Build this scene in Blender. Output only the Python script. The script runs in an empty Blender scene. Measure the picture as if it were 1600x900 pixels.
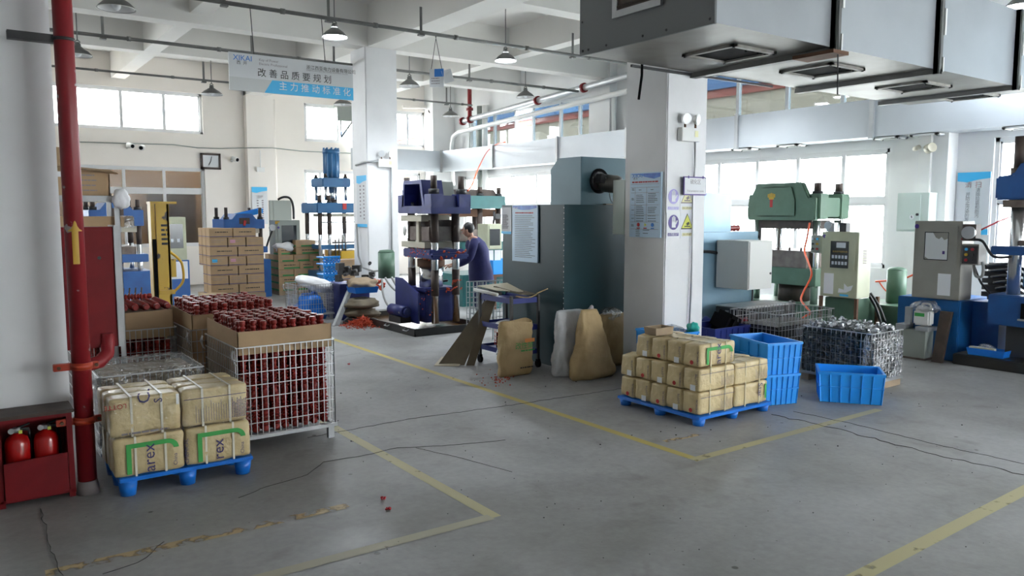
import bpy, bmesh, math, random
from mathutils import Vector, Matrix, Euler
R = random.Random(7)
COL = bpy.context.scene.collection
# ---------------------------------------------------------------- camera, world, exposure, lights
F_PX, YAW, PITCH, CAM_H = 1223.0, math.radians(35.63), math.radians(5.56), 1.85
cd = bpy.data.cameras.new('camera'); cam = bpy.data.objects.new('camera', cd); COL.objects.link(cam)
cd.sensor_width = 36; cd.lens = 36 * F_PX / 1600; cd.clip_end = 200; cd.clip_start = .05
cam.location = (0, 0, CAM_H); cam.rotation_euler = (math.pi / 2 - PITCH, 0, -YAW)
bpy.context.scene.camera = cam
w = bpy.data.worlds.new('sky'); bpy.context.scene.world = w; w.use_nodes = True
bg = w.node_tree.nodes['Background']; bg.inputs[0].default_value = (.93, .97, 1, 1); bg.inputs[1].default_value = 9.0
vs = bpy.context.scene.view_settings
bpy.context.scene.display_settings.display_device = 'sRGB'
vs.view_transform = 'Standard'; vs.look = 'None'; vs.gamma = 1; vs.use_curve_mapping = False; vs.exposure = 1.42

def portal(name, loc, size, rot):       # sky portals in the window openings guide the daylight
    l = bpy.data.lights.new(name, 'AREA'); l.shape = 'RECTANGLE'; l.size, l.size_y = size; l.cycles.is_portal = True
    o = bpy.data.objects.new(name, l); COL.objects.link(o); o.location = loc; o.rotation_euler = rot

# ---------------------------------------------------------------- pixel helpers (a photo pixel -> a point on a real plane)
_f = Vector((math.sin(YAW) * math.cos(PITCH), math.cos(YAW) * math.cos(PITCH), -math.sin(PITCH)))
_r = Vector((math.cos(YAW), -math.sin(YAW), 0)); _u = _r.cross(_f); _o = Vector((0, 0, CAM_H))
def onp(x, y, ax, v):
    d = _f + _r * ((x - 800) / F_PX) - _u * ((y - 450) / F_PX)
    return _o + d * ((v - _o[ax]) / d[ax])
def PX(x, y, v): return onp(x, y, 0, v)
def PY(x, y, v): return onp(x, y, 1, v)
def PZ(x, y, v=0): return onp(x, y, 2, v)

# ---------------------------------------------------------------- materials
MATS = {}
def mat(name, col, rough=.5, metal=0, col2=None, nscale=4, thr=(.4, .7), bump=0, bscale=30, coat=0, emit=0, alpha=1, spec=.5, wave=None):
    if name in MATS: return MATS[name]
    m = bpy.data.materials.new(name); m.use_nodes = True; nt = m.node_tree; b = nt.nodes['Principled BSDF']
    b.inputs['Base Color'].default_value = (*col, 1); b.inputs['Roughness'].default_value = rough
    b.inputs['Metallic'].default_value = metal; b.inputs['Specular IOR Level'].default_value = spec
    if coat: b.inputs['Coat Weight'].default_value = coat; b.inputs['Coat Roughness'].default_value = .12
    if alpha < 1: b.inputs['Alpha'].default_value = alpha
    if emit: b.inputs['Emission Color'].default_value = (*col, 1); b.inputs['Emission Strength'].default_value = emit
    tc = nt.nodes.new('ShaderNodeTexCoord')
    if col2 is not None:
        n = nt.nodes.new('ShaderNodeTexNoise'); n.inputs['Scale'].default_value = nscale; n.inputs['Detail'].default_value = 6
        nt.links.new(tc.outputs['Object'], n.inputs['Vector'])
        r = nt.nodes.new('ShaderNodeValToRGB'); r.color_ramp.elements[0].position = thr[0]; r.color_ramp.elements[1].position = thr[1]
        r.color_ramp.elements[0].color = (*col, 1); r.color_ramp.elements[1].color = (*col2, 1)
        nt.links.new(n.outputs['Fac'], r.inputs['Fac']); nt.links.new(r.outputs['Color'], b.inputs['Base Color'])
    if bump:
        n2 = nt.nodes.new('ShaderNodeTexNoise'); n2.inputs['Scale'].default_value = bscale; n2.inputs['Detail'].default_value = 4
        nt.links.new(tc.outputs['Object'], n2.inputs['Vector'])
        bp = nt.nodes.new('ShaderNodeBump'); bp.inputs['Strength'].default_value = bump; bp.inputs['Distance'].default_value = .02
        nt.links.new(n2.outputs['Fac'], bp.inputs['Height']); nt.links.new(bp.outputs['Normal'], b.inputs['Normal'])
    MATS[name] = m; return m
def glassy(name, tint, mixf=.12, rough=.03, bump=0):
    m = bpy.data.materials.new(name); m.use_nodes = True; nt = m.node_tree; nt.nodes.remove(nt.nodes['Principled BSDF'])
    t = nt.nodes.new('ShaderNodeBsdfTransparent'); t.inputs[0].default_value = (*tint, 1)
    g = nt.nodes.new('ShaderNodeBsdfGlossy'); g.inputs['Roughness'].default_value = rough; g.inputs[0].default_value = (.9, .9, .9, 1)
    mx = nt.nodes.new('ShaderNodeMixShader'); out = nt.nodes['Material Output']
    nt.links.new(t.outputs[0], mx.inputs[1]); nt.links.new(g.outputs[0], mx.inputs[2]); nt.links.new(mx.outputs[0], out.inputs[0])
    if bump:
        n = nt.nodes.new('ShaderNodeTexNoise'); n.inputs['Scale'].default_value = 14; n.inputs['Detail'].default_value = 3; n.inputs['Distortion'].default_value = 1.5
        tc = nt.nodes.new('ShaderNodeTexCoord'); nt.links.new(tc.outputs['Object'], n.inputs['Vector'])
        bp = nt.nodes.new('ShaderNodeBump'); bp.inputs['Strength'].default_value = bump; bp.inputs['Distance'].default_value = .05
        nt.links.new(n.outputs['Fac'], bp.inputs['Height']); nt.links.new(bp.outputs['Normal'], g.inputs['Normal'])
        r = nt.nodes.new('ShaderNodeMapRange'); r.inputs['From Min'].default_value = .45; r.inputs['From Max'].default_value = .8
        r.inputs['To Min'].default_value = mixf * .5; r.inputs['To Max'].default_value = min(1, mixf * 2.2)
        nt.links.new(n.outputs['Fac'], r.inputs['Value']); nt.links.new(r.outputs[0], mx.inputs[0])
    else: mx.inputs[0].default_value = mixf
    MATS[name] = m; return m
M = dict(
 white=mat('white_paint', (.80, .80, .79), .6, col2=(.73, .73, .73), nscale=1.2, bump=.08, bscale=8),
 colw=mat('column_paint', (.80, .80, .81), .5, col2=(.72, .72, .73), nscale=1.5, bump=.05, bscale=6),
 wallback=mat('back_wall_paint', (.87, .82, .76), .6, col2=(.83, .78, .72), nscale=.8),
 ceil=mat('ceiling_paint', (.78, .765, .73), .8, col2=(.72, .705, .67), nscale=.7),
 frame=mat('white_window_frame', (.72, .72, .72), .45),
 pipeg=mat('grey_conduit', (.16, .16, .155), .5, col2=(.11, .11, .105)),
 red=mat('red_enamel', (.20, .008, .011), .5, spec=.3, col2=(.15, .007, .009), nscale=5, bump=.03, bscale=20),
 redpipe=mat('red_pipe_paint', (.25, .013, .018), .4, col2=(.42, .36, .36), nscale=9, thr=(.66, .69), bump=.05, bscale=20),
 orange=mat('red_clamp', (.45, .05, .02), .4),
 yellowp=mat('yellow_paint', (.60, .36, .05), .5),
 galv=mat('galvanised_steel', (.47, .48, .49), .42, .55, col2=(.38, .39, .40), nscale=3),
 duct=mat('duct_sheet', (.50, .53, .56), .4, .3, col2=(.44, .47, .50), nscale=.8, bump=.03, bscale=2),
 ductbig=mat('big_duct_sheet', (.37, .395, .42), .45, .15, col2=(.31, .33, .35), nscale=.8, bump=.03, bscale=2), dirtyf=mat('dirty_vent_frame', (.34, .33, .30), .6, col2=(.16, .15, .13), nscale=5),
 ductu_shaded=mat('duct_underside_shaded', (.23, .225, .205), .45, .1, col2=(.15, .14, .115), nscale=1.5),  # underside shade put into a darker copy of the sheet colour, mottled
 ductend_shaded=mat('duct_end_cap_shaded', (.13, .14, .145), .55, .1, col2=(.14, .15, .15), nscale=1),  # the end face lies in shade; that shade is put into this colour
 dark=mat('dark_steel', (.05, .05, .052), .5, .3),
 black=mat('black_matt', (.008, .008, .009), .9, spec=.1),
 wire=mat('zinc_wire', (.50, .51, .52), .35, .7),
 ins=mat('oxide_red_rubber', (.27, .020, .015), .3, col2=(.20, .014, .011), nscale=30),
 card=mat('cardboard', (.44, .30, .17), .75, col2=(.39, .265, .15), nscale=6),
 cardd=mat('cardboard_dull', (.36, .27, .18), .8, col2=(.30, .225, .15), nscale=5),
 carddark=mat('old_cardboard', (.17, .14, .095), .8, col2=(.12, .10, .07), nscale=5),
 kraft=mat('kraft_film_wrap', (.64, .51, .28), .42, col2=(.52, .40, .20), nscale=7, bump=.75, bscale=13, coat=.18), strapdim=mat('dull_clear_strap', (.62, .54, .36), .3),
 kraftb=mat('kraft_paper', (.47, .34, .17), .6, col2=(.40, .28, .13), nscale=6, bump=.8, bscale=9),
 strap=mat('clear_strap', (.74, .70, .60), .3),
 green=mat('green_print', (.05, .36, .08), .5), ink=mat('navy_print', (.05, .04, .16), .5), redink=mat('red_print', (.50, .03, .03), .5),
 greyink=mat('grey_print', (.25, .22, .24), .6), blackink=mat('black_print', (.03, .03, .03), .6),
 bluepl=mat('blue_plastic', (.012, .19, .72), .35, col2=(.01, .16, .62), nscale=3),
 bluebr=mat('bright_blue_plastic', (.02, .33, .90), .4, col2=(.015, .29, .82), nscale=3),
 bluemc=mat('blue_machine', (.012, .09, .30), .4, col2=(.01, .06, .22), nscale=4),
 navymc=mat('violet_blue_machine', (.026, .036, .18), .4, col2=(.018, .025, .12), nscale=4),
 blueL=mat('mid_blue_machine', (.015, .11, .36), .4, col2=(.012, .08, .28), nscale=4),
 bluecyl=mat('steel_blue_machine', (.03, .15, .33), .4, col2=(.025, .12, .28), nscale=4),
 greenmc=mat('green_machine', (.10, .185, .125), .45, col2=(.075, .145, .095), nscale=4),
 tealmc=mat('teal_enclosure', (.013, .046, .056), .36, 0, spec=.35, col2=(.010, .037, .045), nscale=2),
 tealhood=mat('teal_hood', (.055, .125, .155), .4, .1, col2=(.045, .105, .13), nscale=2),
 tealsheen=mat('teal_sheet_painted_sheen', (.17, .29, .38), .3, .2, col2=(.26, .38, .46), nscale=1),  # whitish reflections on the teal sheet, put into its base colour
 beige=mat('beige_cabinet', (.48, .50, .36), .45, col2=(.42, .43, .30), nscale=4),
 greycab=mat('grey_cabinet', (.30, .29, .26), .5, col2=(.25, .24, .21), nscale=3),
 ltbox=mat('pale_green_box', (.58, .66, .62), .45), greybox=mat('grey_green_box', (.30, .33, .30), .5), whitebox=mat('off_white_box', (.66, .66, .63), .5),
 brown=mat('rusty_brown_steel', (.075, .052, .042), .6, col2=(.05, .035, .03), nscale=12),
 chrome=mat('polished_rod', (.62, .63, .64), .22, .9), rust=mat('rust', (.14, .07, .04), .8), molds=mat('mould_steel', (.17, .14, .12), .45, .4, col2=(.12, .09, .08), nscale=9),
 cream=mat('cream_plate', (.48, .45, .36), .5), ylw=mat('yellow_machine', (.58, .36, .02), .4, col2=(.50, .30, .02), nscale=3),
 ylwdirty=mat('yellow_machine_scuffed', (.58, .36, .02), .4, col2=(.04, .03, .02), nscale=7, thr=(.60, .66)),
 hose=mat('grey_rubber_hose', (.30, .30, .29), .45), hosek=mat('black_rubber_hose', (.015, .015, .017), .4), hoseo=mat('orange_hose', (.75, .10, .03), .4),
 flash=mat('orange_rubber_flash', (.55, .075, .025), .6, col2=(.40, .04, .02), nscale=30),
 paper=mat('white_paper', (.78, .79, .82), .7), whitepl=mat('white_plastic', (.78, .78, .76), .4), plasw=mat('white_sheet_plastic', (.80, .80, .82), .35, bump=.5, bscale=9),
 boardblue=mat('pale_blue_board', (.50, .66, .82), .35), boardtop=mat('royal_blue_print', (.05, .12, .55), .35, col2=(.12, .35, .85), nscale=9),
 skyb=mat('sky_blue_print', (.06, .50, .88), .4), signw=mat('sign_white', (.66, .68, .70), .4), signgrey=mat('sign_light_grey', (.56, .58, .58), .4),
 navycloth=mat('navy_cotton', (.022, .024, .11), .85, col2=(.016, .018, .08), nscale=8, bump=.3, bscale=12), skin=mat('skin', (.45, .25, .17), .55), hair=mat('black_hair', (.012, .010, .010), .5),
 sackw=mat('white_woven_sack', (.62, .63, .66), .55, col2=(.55, .56, .60), nscale=8, bump=1, bscale=9),
 tray=mat('black_oily_tray', (.018, .018, .018), .4, col2=(.03, .026, .022)), oil=mat('amber_oil', (.10, .045, .012), .2),
 screen=mat('dark_screen', (.02, .025, .03), .15), purple=mat('purple_frame', (.07, .035, .25), .4), purplel=mat('faded_purple', (.42, .38, .72), .5), yel=mat('sign_yellow', (.72, .74, .12), .5), yell=mat('faded_yellow', (.80, .78, .45), .5),
 btn=mat('pale_button', (.55, .60, .66), .4), lampsh=mat('lamp_shade_grey', (.13, .13, .125), .45), lampin=mat('lamp_shade_inner', (.7, .7, .7), .3),
 lampon=mat('lit_bulb', (.86, .93, 1.0), .3, emit=26), lampoff=mat('unlit_bulb', (.7, .72, .74), .2),
 plankm=mat('oily_plank', (.045, .03, .022), .5, col2=(.08, .055, .04), nscale=5), bluemc2=mat('bluemc2', (.012, .12, .36), .4, col2=(.01, .09, .28), nscale=4),
 conc=mat('pier_concrete', (.20, .17, .165), .8), bagred=mat('red_plastic', (.42, .02, .03), .3), teallid=mat('teal_plastic', (.02, .42, .36), .3),
)
glassy('window_glass', (.97, .98, .98), .05); glassy('tinted_glass', (.30, .34, .36), .10); glassy('frosted_beige_glass', (.22, .19, .155), .06, .2)
glassy('stretch_film', (.985, .985, .985), .05, .14, .9); glassy('film_heavy', (.80, .82, .85), .42, .22, .9); glassy('film_dark', (.30, .36, .36), .14, .25, .8)
for k in ('window_glass', 'tinted_glass', 'frosted_beige_glass', 'stretch_film', 'film_heavy', 'film_dark'): M[k] = MATS[k]

# ---------------------------------------------------------------- mesh builder
class MB:
    def __init__(s): s.v = []; s.f = []; s.sm = []; s.mi = []; s.m = []
    def add(s, vs_, fs, smooth=False, mi=0):
        n = len(s.v); s.v += [Vector(p) for p in vs_]; s.f += [tuple(i + n for i in f) for f in fs]
        s.sm += [smooth] * len(fs) if not isinstance(smooth, list) else smooth; s.mi += [mi] * len(fs); return s
    def box(s, x0, x1, y0, y1, z0, z1, mi=0):
        v = [(x, y, z) for z in (z0, z1) for y in (y0, y1) for x in (x0, x1)]
        return s.add(v, [(0, 2, 3, 1), (4, 5, 7, 6), (0, 1, 5, 4), (2, 6, 7, 3), (0, 4, 6, 2), (1, 3, 7, 5)], mi=mi)
    def obox(s, c, size, rot=(0, 0, 0), mi=0):
        m = Euler(rot).to_matrix(); a, b, d = (k / 2 for k in size)
        v = [Vector(c) + m @ Vector((x, y, z)) for z in (-d, d) for y in (-b, b) for x in (-a, a)]
        return s.add(v, [(0, 2, 3, 1), (4, 5, 7, 6), (0, 1, 5, 4), (2, 6, 7, 3), (0, 4, 6, 2), (1, 3, 7, 5)], mi=mi)
    def bar(s, p, q, w, h=None, mi=0):
        p = Vector(p); q = Vector(q); d = q - p; h = h or w
        m = d.to_track_quat('Z', 'Y').to_matrix(); L = d.length
        v = [p + m @ Vector((x * w / 2, y * h / 2, z * L)) for z in (0, 1) for y in (-1, 1) for x in (-1, 1)]
        return s.add(v, [(0, 2, 3, 1), (4, 5, 7, 6), (0, 1, 5, 4), (2, 6, 7, 3), (0, 4, 6, 2), (1, 3, 7, 5)], mi=mi)
    def cyl(s, p, q, r, r2=None, n=16, mi=0):
        return s.lathe([(0, r), (1, r if r2 is None else r2)], p, q, n, mi, unit=True)
    def lathe(s, prof, p, q, n=16, mi=0, unit=False, caps=True):   # prof: (t or height, radius)
        p = Vector(p); q = Vector(q); d = q - p; m = d.to_track_quat('Z', 'Y').to_matrix(); L = d.length if unit else 1
        v = []; 
        for t, r in prof:
            for k in range(n):
                a = 2 * math.pi * k / n; v.append(p + m @ Vector((r * math.cos(a), r * math.sin(a), t * L)))
        fs = []; sm = []
        for i in range(len(prof) - 1):
            for k in range(n):
                a, b = i * n + k, i * n + (k + 1) % n; fs.append((a, b, b + n, a + n)); sm.append(n > 7)
        if caps: fs += [tuple(range(n - 1, -1, -1)), tuple((len(prof) - 1) * n + k for k in range(n))]; sm += [False, False]
        return s.add(v, fs, sm, mi)
    def prism(s, poly, axis, a, b, mi=0):     # poly in the two other axes, extruded along axis
        def P(u, w_, t): return {0: (t, u, w_), 1: (u, t, w_), 2: (u, w_, t)}[axis]
        n = len(poly); v = [P(u, w_, a) for u, w_ in poly] + [P(u, w_, b) for u, w_ in poly]
        return s.add(v, [tuple(range(n)), tuple(range(2 * n - 1, n - 1, -1))] + [(i, i + n, (i + 1) % n + n, (i + 1) % n) for i in range(n)], mi=mi)
    def tube(s, pts, r, n=8, mi=0):
        pts = [Vector(p) for p in pts]; v = []; up = None
        for i, p in enumerate(pts):
            d = (pts[min(i + 1, len(pts) - 1)] - pts[max(i - 1, 0)]).normalized()
            if up is None: up = Vector((0, 0, 1)) if abs(d.z) < .9 else Vector((1, 0, 0))
            a = d.cross(up).normalized(); up = a.cross(d).normalized()
            rr = r(i / (len(pts) - 1)) if callable(r) else r
            for k in range(n):
                t = 2 * math.pi * k / n; v.append(p + a * math.cos(t) * rr + up * math.sin(t) * rr)
        fs = [(i * n + k, i * n + (k + 1) % n, (i + 1) * n + (k + 1) % n, (i + 1) * n + k) for i in range(len(pts) - 1) for k in range(n)]
        fs += [tuple(range(n - 1, -1, -1)), tuple((len(pts) - 1) * n + k for k in range(n))]
        return s.add(v, fs, [True] * (len(fs) - 2) + [False, False], mi)
    def ball(s, c, r, n=12, m=8, mi=0):
        c = Vector(c); r = Vector(r) if not isinstance(r, (int, float)) else Vector((r, r, r)); v = []
        for i in range(m + 1):
            p = math.pi * i / m
            for k in range(n):
                a = 2 * math.pi * k / n; v.append((c.x + r.x * math.sin(p) * math.cos(a), c.y + r.y * math.sin(p) * math.sin(a), c.z - r.z * math.cos(p)))
        return s.add(v, [(i * n + k, i * n + (k + 1) % n, (i + 1) * n + (k + 1) % n, (i + 1) * n + k) for i in range(m) for k in range(n)], True, mi)
    def mesh(s, name, mats, org=Vector((0, 0, 0)), bevel=0):
        me = bpy.data.meshes.new(name); me.from_pydata([tuple(p - org) for p in s.v], [], s.f)
        for i, p in enumerate(me.polygons): p.use_smooth = s.sm[i]; p.material_index = s.mi[i]
        for m in (mats if isinstance(mats, (list, tuple)) else [mats]): me.materials.append(M[m] if isinstance(m, str) else m)
        bm = bmesh.new(); bm.from_mesh(me)
        if bevel:
            bmesh.ops.remove_doubles(bm, verts=bm.verts, dist=1e-5)
            bmesh.ops.bevel(bm, geom=[e for e in bm.edges if len(e.link_faces) == 2 and e.calc_face_angle(0) > .6], offset=bevel, segments=2, affect='EDGES', clamp_overlap=True)
        bmesh.ops.recalc_face_normals(bm, faces=bm.faces); bm.to_mesh(me); bm.free()
        return me
    def build(s, name, mats, parent=None, bevel=0):
        if parent is None:
            xs = [p.x for p in s.v]; ys = [p.y for p in s.v]
            org = Vector(((min(xs) + max(xs)) / 2, (min(ys) + max(ys)) / 2, min(p.z for p in s.v)))
        else: org = Vector(parent['_org'])
        o = bpy.data.objects.new(name, s.mesh(name, mats, org, bevel)); COL.objects.link(o); o['_org'] = tuple(org)
        if parent is None: o.location = org
        else: o.parent = parent
        return o
def thing(name, label, cat, loc, group=None):
    o = bpy.data.objects.new(name, None); o.empty_display_size = .05; COL.objects.link(o); o.location = loc; o['_org'] = tuple(loc)
    return tag(o, label, cat, group)
def tag(o, label, cat, group=None, kind=None):
    o['label'] = label; o['category'] = cat
    if group: o['group'] = group
    if kind: o['kind'] = kind
    return o
def struct(o): o['kind'] = 'structure'; return o
def clone(o, loc=None, label=None, rz=None, parent=None):
    c = o.copy(); COL.objects.link(c)
    if parent is not None: c.parent = parent
    for ch in [k for k in COL.objects if k.parent == o]: clone(ch, parent=c)
    if loc is not None: c.location = loc
    if rz is not None: c.rotation_euler = (0, 0, rz)
    if label: c['label'] = label
    return c
def txt(name, s, size, origin, u, v, m, parent, align='LEFT', off=.002, font_w=1.0, thick=.0008):
    """flat lettering: origin = left baseline point, u = reading direction, v = up direction"""
    u = Vector(u).normalized(); v = Vector(v).normalized(); n = u.cross(v)
    c = bpy.data.curves.new(name, 'FONT'); c.body = s; c.size = size; c.align_x = align; c.extrude = 0; c.resolution_u = 2; c.space_line = 1.1
    t = bpy.data.objects.new(name, c); COL.objects.link(t); bpy.context.view_layer.update()
    me = bpy.data.meshes.new_from_object(t.evaluated_get(bpy.context.evaluated_depsgraph_get())); bpy.data.objects.remove(t)
    org = Vector(parent['_org']); o0 = Vector(origin) + n * off - org
    mt = Matrix((u * font_w, v, n)).transposed().to_4x4(); mt.translation = o0; me.transform(mt)
    me.materials.clear(); me.materials.append(M[m]); me.name = name
    o = bpy.data.objects.new(name, me); COL.objects.link(o); o.parent = parent; o['_org'] = tuple(org); return o
def quad(mb, o, u, v, a, b, c, d, off=.0015, mi=0, th=.001):       # thin plate on a face: from (a,b) to (c,d) along u,v
    o = Vector(o); u = Vector(u); v = Vector(v); n = u.cross(v)
    p = [o + u * x + v * y + n * z for z in (off, off + th) for x, y in ((a, b), (c, b), (c, d), (a, d))]
    mb.add(p, [(3, 2, 1, 0), (4, 5, 6, 7), (0, 1, 5, 4), (1, 2, 6, 5), (2, 3, 7, 6), (3, 0, 4, 7)], mi=mi)
def lines(name, o, u, v, rows, x0, x1, y0, y1, h, m, parent, seg=True):   # illegible small print as rows of short bars
    mb = MB(); rr = random.Random(len(name) + int(abs(x0 * 999)) + rows)
    for i in range(rows):
        y = y1 - (y1 - y0) * i / max(1, rows - 1); x = x0
        e = x1 - (rr.random() * .35 * (x1 - x0) if seg else 0)
        while x < e:
            l = rr.uniform(.5, 2.2) * h * 2; quad(mb, o, u, v, x, y, min(x + l, e), y + h, mi=0); x += l + h * .5
    o_ = mb.build(name, m, parent); o_['kind'] = 'stuff'; return o_
# ================================================================ the setting
HX, HY = 12.5, 20.9           # inner faces of right and back wall
CEIL = 5.6
def floor_mat():
    m = bpy.data.materials.new('concrete_floor'); m.use_nodes = True; nt = m.node_tree; b = nt.nodes['Principled BSDF']; L = nt.links
    tc = nt.nodes.new('ShaderNodeTexCoord')
    def noise(s, d, dist=0):
        n = nt.nodes.new('ShaderNodeTexNoise'); n.inputs['Scale'].default_value = s; n.inputs['Detail'].default_value = d; n.inputs['Distortion'].default_value = dist
        L.new(tc.outputs['Object'], n.inputs['Vector']); return n
    def ramp(src, p0, c0, p1, c1):
        r = nt.nodes.new('ShaderNodeValToRGB'); r.color_ramp.elements[0].position = p0; r.color_ramp.elements[1].position = p1
        r.color_ramp.elements[0].color = (*c0, 1); r.color_ramp.elements[1].color = (*c1, 1); L.new(src, r.inputs[0]); return r
    def mul(a, c):
        x = nt.nodes.new('ShaderNodeMix'); x.data_type = 'RGBA'; x.blend_type = 'MULTIPLY'; x.inputs[0].default_value = 1; L.new(a, x.inputs[6]); L.new(c, x.inputs[7]); return x.outputs[2]
    base = ramp(noise(.7, 8, .6).outputs['Fac'], .35, (.225, .222, .215), .65, (.345, .348, .352))
    dark = ramp(noise(2.6, 10, .8).outputs['Fac'], .58, (1, 1, 1), .78, (.70, .68, .65))
    fine = ramp(noise(22, 6).outputs['Fac'], .3, (.90, .90, .90), .7, (1.05, 1.05, 1.05))
    vor = nt.nodes.new('ShaderNodeTexVoronoi'); vor.inputs['Scale'].default_value = 2.3; L.new(tc.outputs['Object'], vor.inputs['Vector'])
    spot = ramp(vor.outputs['Distance'], .035, (.35, .33, .31), .05, (1, 1, 1))
    vor2 = nt.nodes.new('ShaderNodeTexVoronoi'); vor2.inputs['Scale'].default_value = 6; L.new(tc.outputs['Object'], vor2.inputs['Vector'])
    spot2 = ramp(vor2.outputs['Distance'], .035, (.45, .43, .42), .05, (1, 1, 1))
    L.new(mul(mul(mul(mul(base.outputs[0], dark.outputs[0]), fine.outputs[0]), spot.outputs[0]), spot2.outputs[0]), b.inputs['Base Color'])
    rr = ramp(noise(1.5, 6).outputs['Fac'], .35, (.42,) * 3, .7, (.62,) * 3); L.new(rr.outputs[0], b.inputs['Roughness'])
    bp = nt.nodes.new('ShaderNodeBump'); bp.inputs['Strength'].default_value = .12; bp.inputs['Distance'].default_value = .01
    L.new(noise(40, 4).outputs['Fac'], bp.inputs['Height']); L.new(bp.outputs[0], b.inputs['Normal'])
    return m
M['floor'] = floor_mat()
struct(MB().box(-11, HX + .25, -5, HY + .25, -.2, 0).build('floor', 'floor'))
struct(MB().box(-11, HX + .25, -5, HY + .25, CEIL, CEIL + .2).build('ceiling', 'ceil'))
def beams():
    k = 0
    for y, zb, h in ((-1.4, 4.85, .30), (6.27, 4.85, .32), (9.95, 4.98, .16), (13.6, 4.85, .17), (17.2, 5.0, .16), (2.4, 4.98, .16)):
        k += 1; struct(MB().box(-11, HX, y - h, y + h, zb, CEIL).build('trim_%d' % k, 'ceil'))
    for x, zb, h in ((-5.9, 4.85, .3), (-2.9, 5, .15), (.12, 4.85, .3), (3.45, 5.0, .15), (6.65, 4.85, .26), (9.7, 5.0, .15)):
        k += 1; struct(MB().box(x - h, x + h, -5, HY, zb + .003, CEIL + .003).build('trim_%d' % k, 'ceil'))
beams()
def wall(name, axis, pos, thick, u0, u1, z0, z1, holes, m):
    us = sorted({u0, u1, *[h[0] for h in holes], *[h[1] for h in holes]}); zs = sorted({z0, z1, *[h[2] for h in holes], *[h[3] for h in holes]})
    mb = MB()
    for a, b in zip(us, us[1:]):
        for c, d in zip(zs, zs[1:]):
            um, zm = (a + b) / 2, (c + d) / 2
            if any(h[0] < um < h[1] and h[2] < zm < h[3] for h in holes): continue
            if axis == 0: mb.box(pos, pos + thick, a, b, c, d)
            else: mb.box(a, b, pos, pos + thick, c, d)
    return struct(mb.build(name, m))
WN = [0]
def window(axis, pos, h, mull, transom, glass, sash=.05, tilt=None):
    WN[0] += 1; u0, u1, z0, z1 = h; w_ = .06
    def bx(mb, a, b, c, d, p0, p1): return mb.box(p0, p1, a, b, c, d) if axis == 0 else mb.box(a, b, p0, p1, c, d)
    f = MB(); p0, p1 = pos + .04, pos + .12
    for a, b, c, d in ((u0, u1, z0, z0 + w_), (u0, u1, z1 - w_, z1), (u0, u0 + w_, z0, z1), (u1 - w_, u1, z0, z1)): bx(f, a, b, c, d, p0, p1)
    root = struct(f.build('window_%d' % WN[0], 'frame'))
    rows = [(z0 + w_, z1 - w_)] if not transom else [(z0 + w_, transom - .05), (transom + .05, z1 - w_)]
    if transom: bx(MB(), u0 + w_, u1 - w_, transom - .05, transom + .05, p0 + .01, p1 - .01).build('transom', 'frame', root)
    edges = [u0 + w_] + list(mull) + [u1 - w_]
    for i, u in enumerate(mull): bx(MB(), u - .035, u + .035, z0 + w_, z1 - w_, p0 + .002, p1 - .004).build('mullion', 'frame', root)
    for ri, (c, d) in enumerate(rows):
        for i, (a, b) in enumerate(zip(edges, edges[1:])):
            s = MB(); q = .028; off = .012 if (i % 2) else 0
            for aa, bb, cc, dd in ((a, b, c, c + q), (a, b, d - q, d), (a, a + q, c, d), (b - q, b, c, d)): bx(s, aa, bb, cc, dd, p0 + .02 + off, p0 + .045 + off)
            so = s.build('sash', 'frame', root)
            g = glass[(ri * 7 + i) % len(glass)] if isinstance(glass, (list, tuple)) else glass
            bx(MB(), a + q, b - q, c + q, d - q, p0 + .03 + off, p0 + .034 + off).build('pane', g, so)
    if axis == 0: portal('daylight_portal', (pos + .3, (u0 + u1) / 2, (z0 + z1) / 2), (z1 - z0, u1 - u0), (0, math.pi / 2, 0))
    else: portal('daylight_portal', ((u0 + u1) / 2, pos + .3, (z0 + z1) / 2), (u1 - u0, z1 - z0), (-math.pi / 2, 0, 0))
    return root
yl = [PX(x, 330, HX + .08).y for x in (1390, 1317, 1246, 1183, 1124)]
rl = [(yl[0], 12.95, .92, 2.88), (14.35, 19.9, .92, 2.88), (.2, 5.32, .92, 2.93)]
ru = [(6.9, 12.95, 3.62, 4.62), (13.93, 19.6, 3.62, 4.62), (.2, 5.5, 3.62, 4.62)]
wall('wall_right', 0, HX, .25, -5, HY + .25, 0, CEIL, rl + ru, 'white')
window(0, HX, rl[0], yl[1:] + [11.4, 12.2], 2.03, ['window_glass'])
window(0, HX, rl[1], [15.4, 16.4, 17.5, 18.7], 2.03, ['window_glass'])
window(0, HX, rl[2], [1.5, 2.8, 4.1, 4.8], 2.03, ['window_glass'])
window(0, HX, ru[0], [7.8, 8.9, 10.0, 11.0, 12.0], None, ['tinted_glass'])
window(0, HX, ru[1], [PX(x, 190, HX).y for x in (903, 873, 830, 803, 770)], None, ['tinted_glass', 'tinted_glass', 'tinted_glass', 'window_glass'])
window(0, HX, ru[2], [1.5, 2.8, 4.1], None, ['tinted_glass'])
bl = [(1.2, 5.36, .98, 2.95), (7.98, 11.6, .98, 3.0), (-6, -.8, .98, 2.95)]
bu = [(1.2, 5.36, 3.8, 4.81), (8.02, 11.75, 3.77, 4.8), (-6, -.8, 3.8, 4.8)]
wall('wall_back', 1, HY, .25, -11, HX, 0, CEIL, bl + bu, 'wallback')
xb = [PY(x, 300, HY).x for x in (195, 258)]
window(1, HY, bl[0], [1.9, xb[0], xb[1]], 2.37, ['frosted_beige_glass'])
window(1, HY, bl[1], [8.45, 9.6, 10.6], 1.95, ['window_glass'])
window(1, HY, bl[2], [-4.5, -3, -1.9], 2.37, ['window_glass'])
window(1, HY, bu[0], [1.9, PY(190, 180, HY).x, PY(257, 180, HY).x], None, ['window_glass'])
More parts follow.
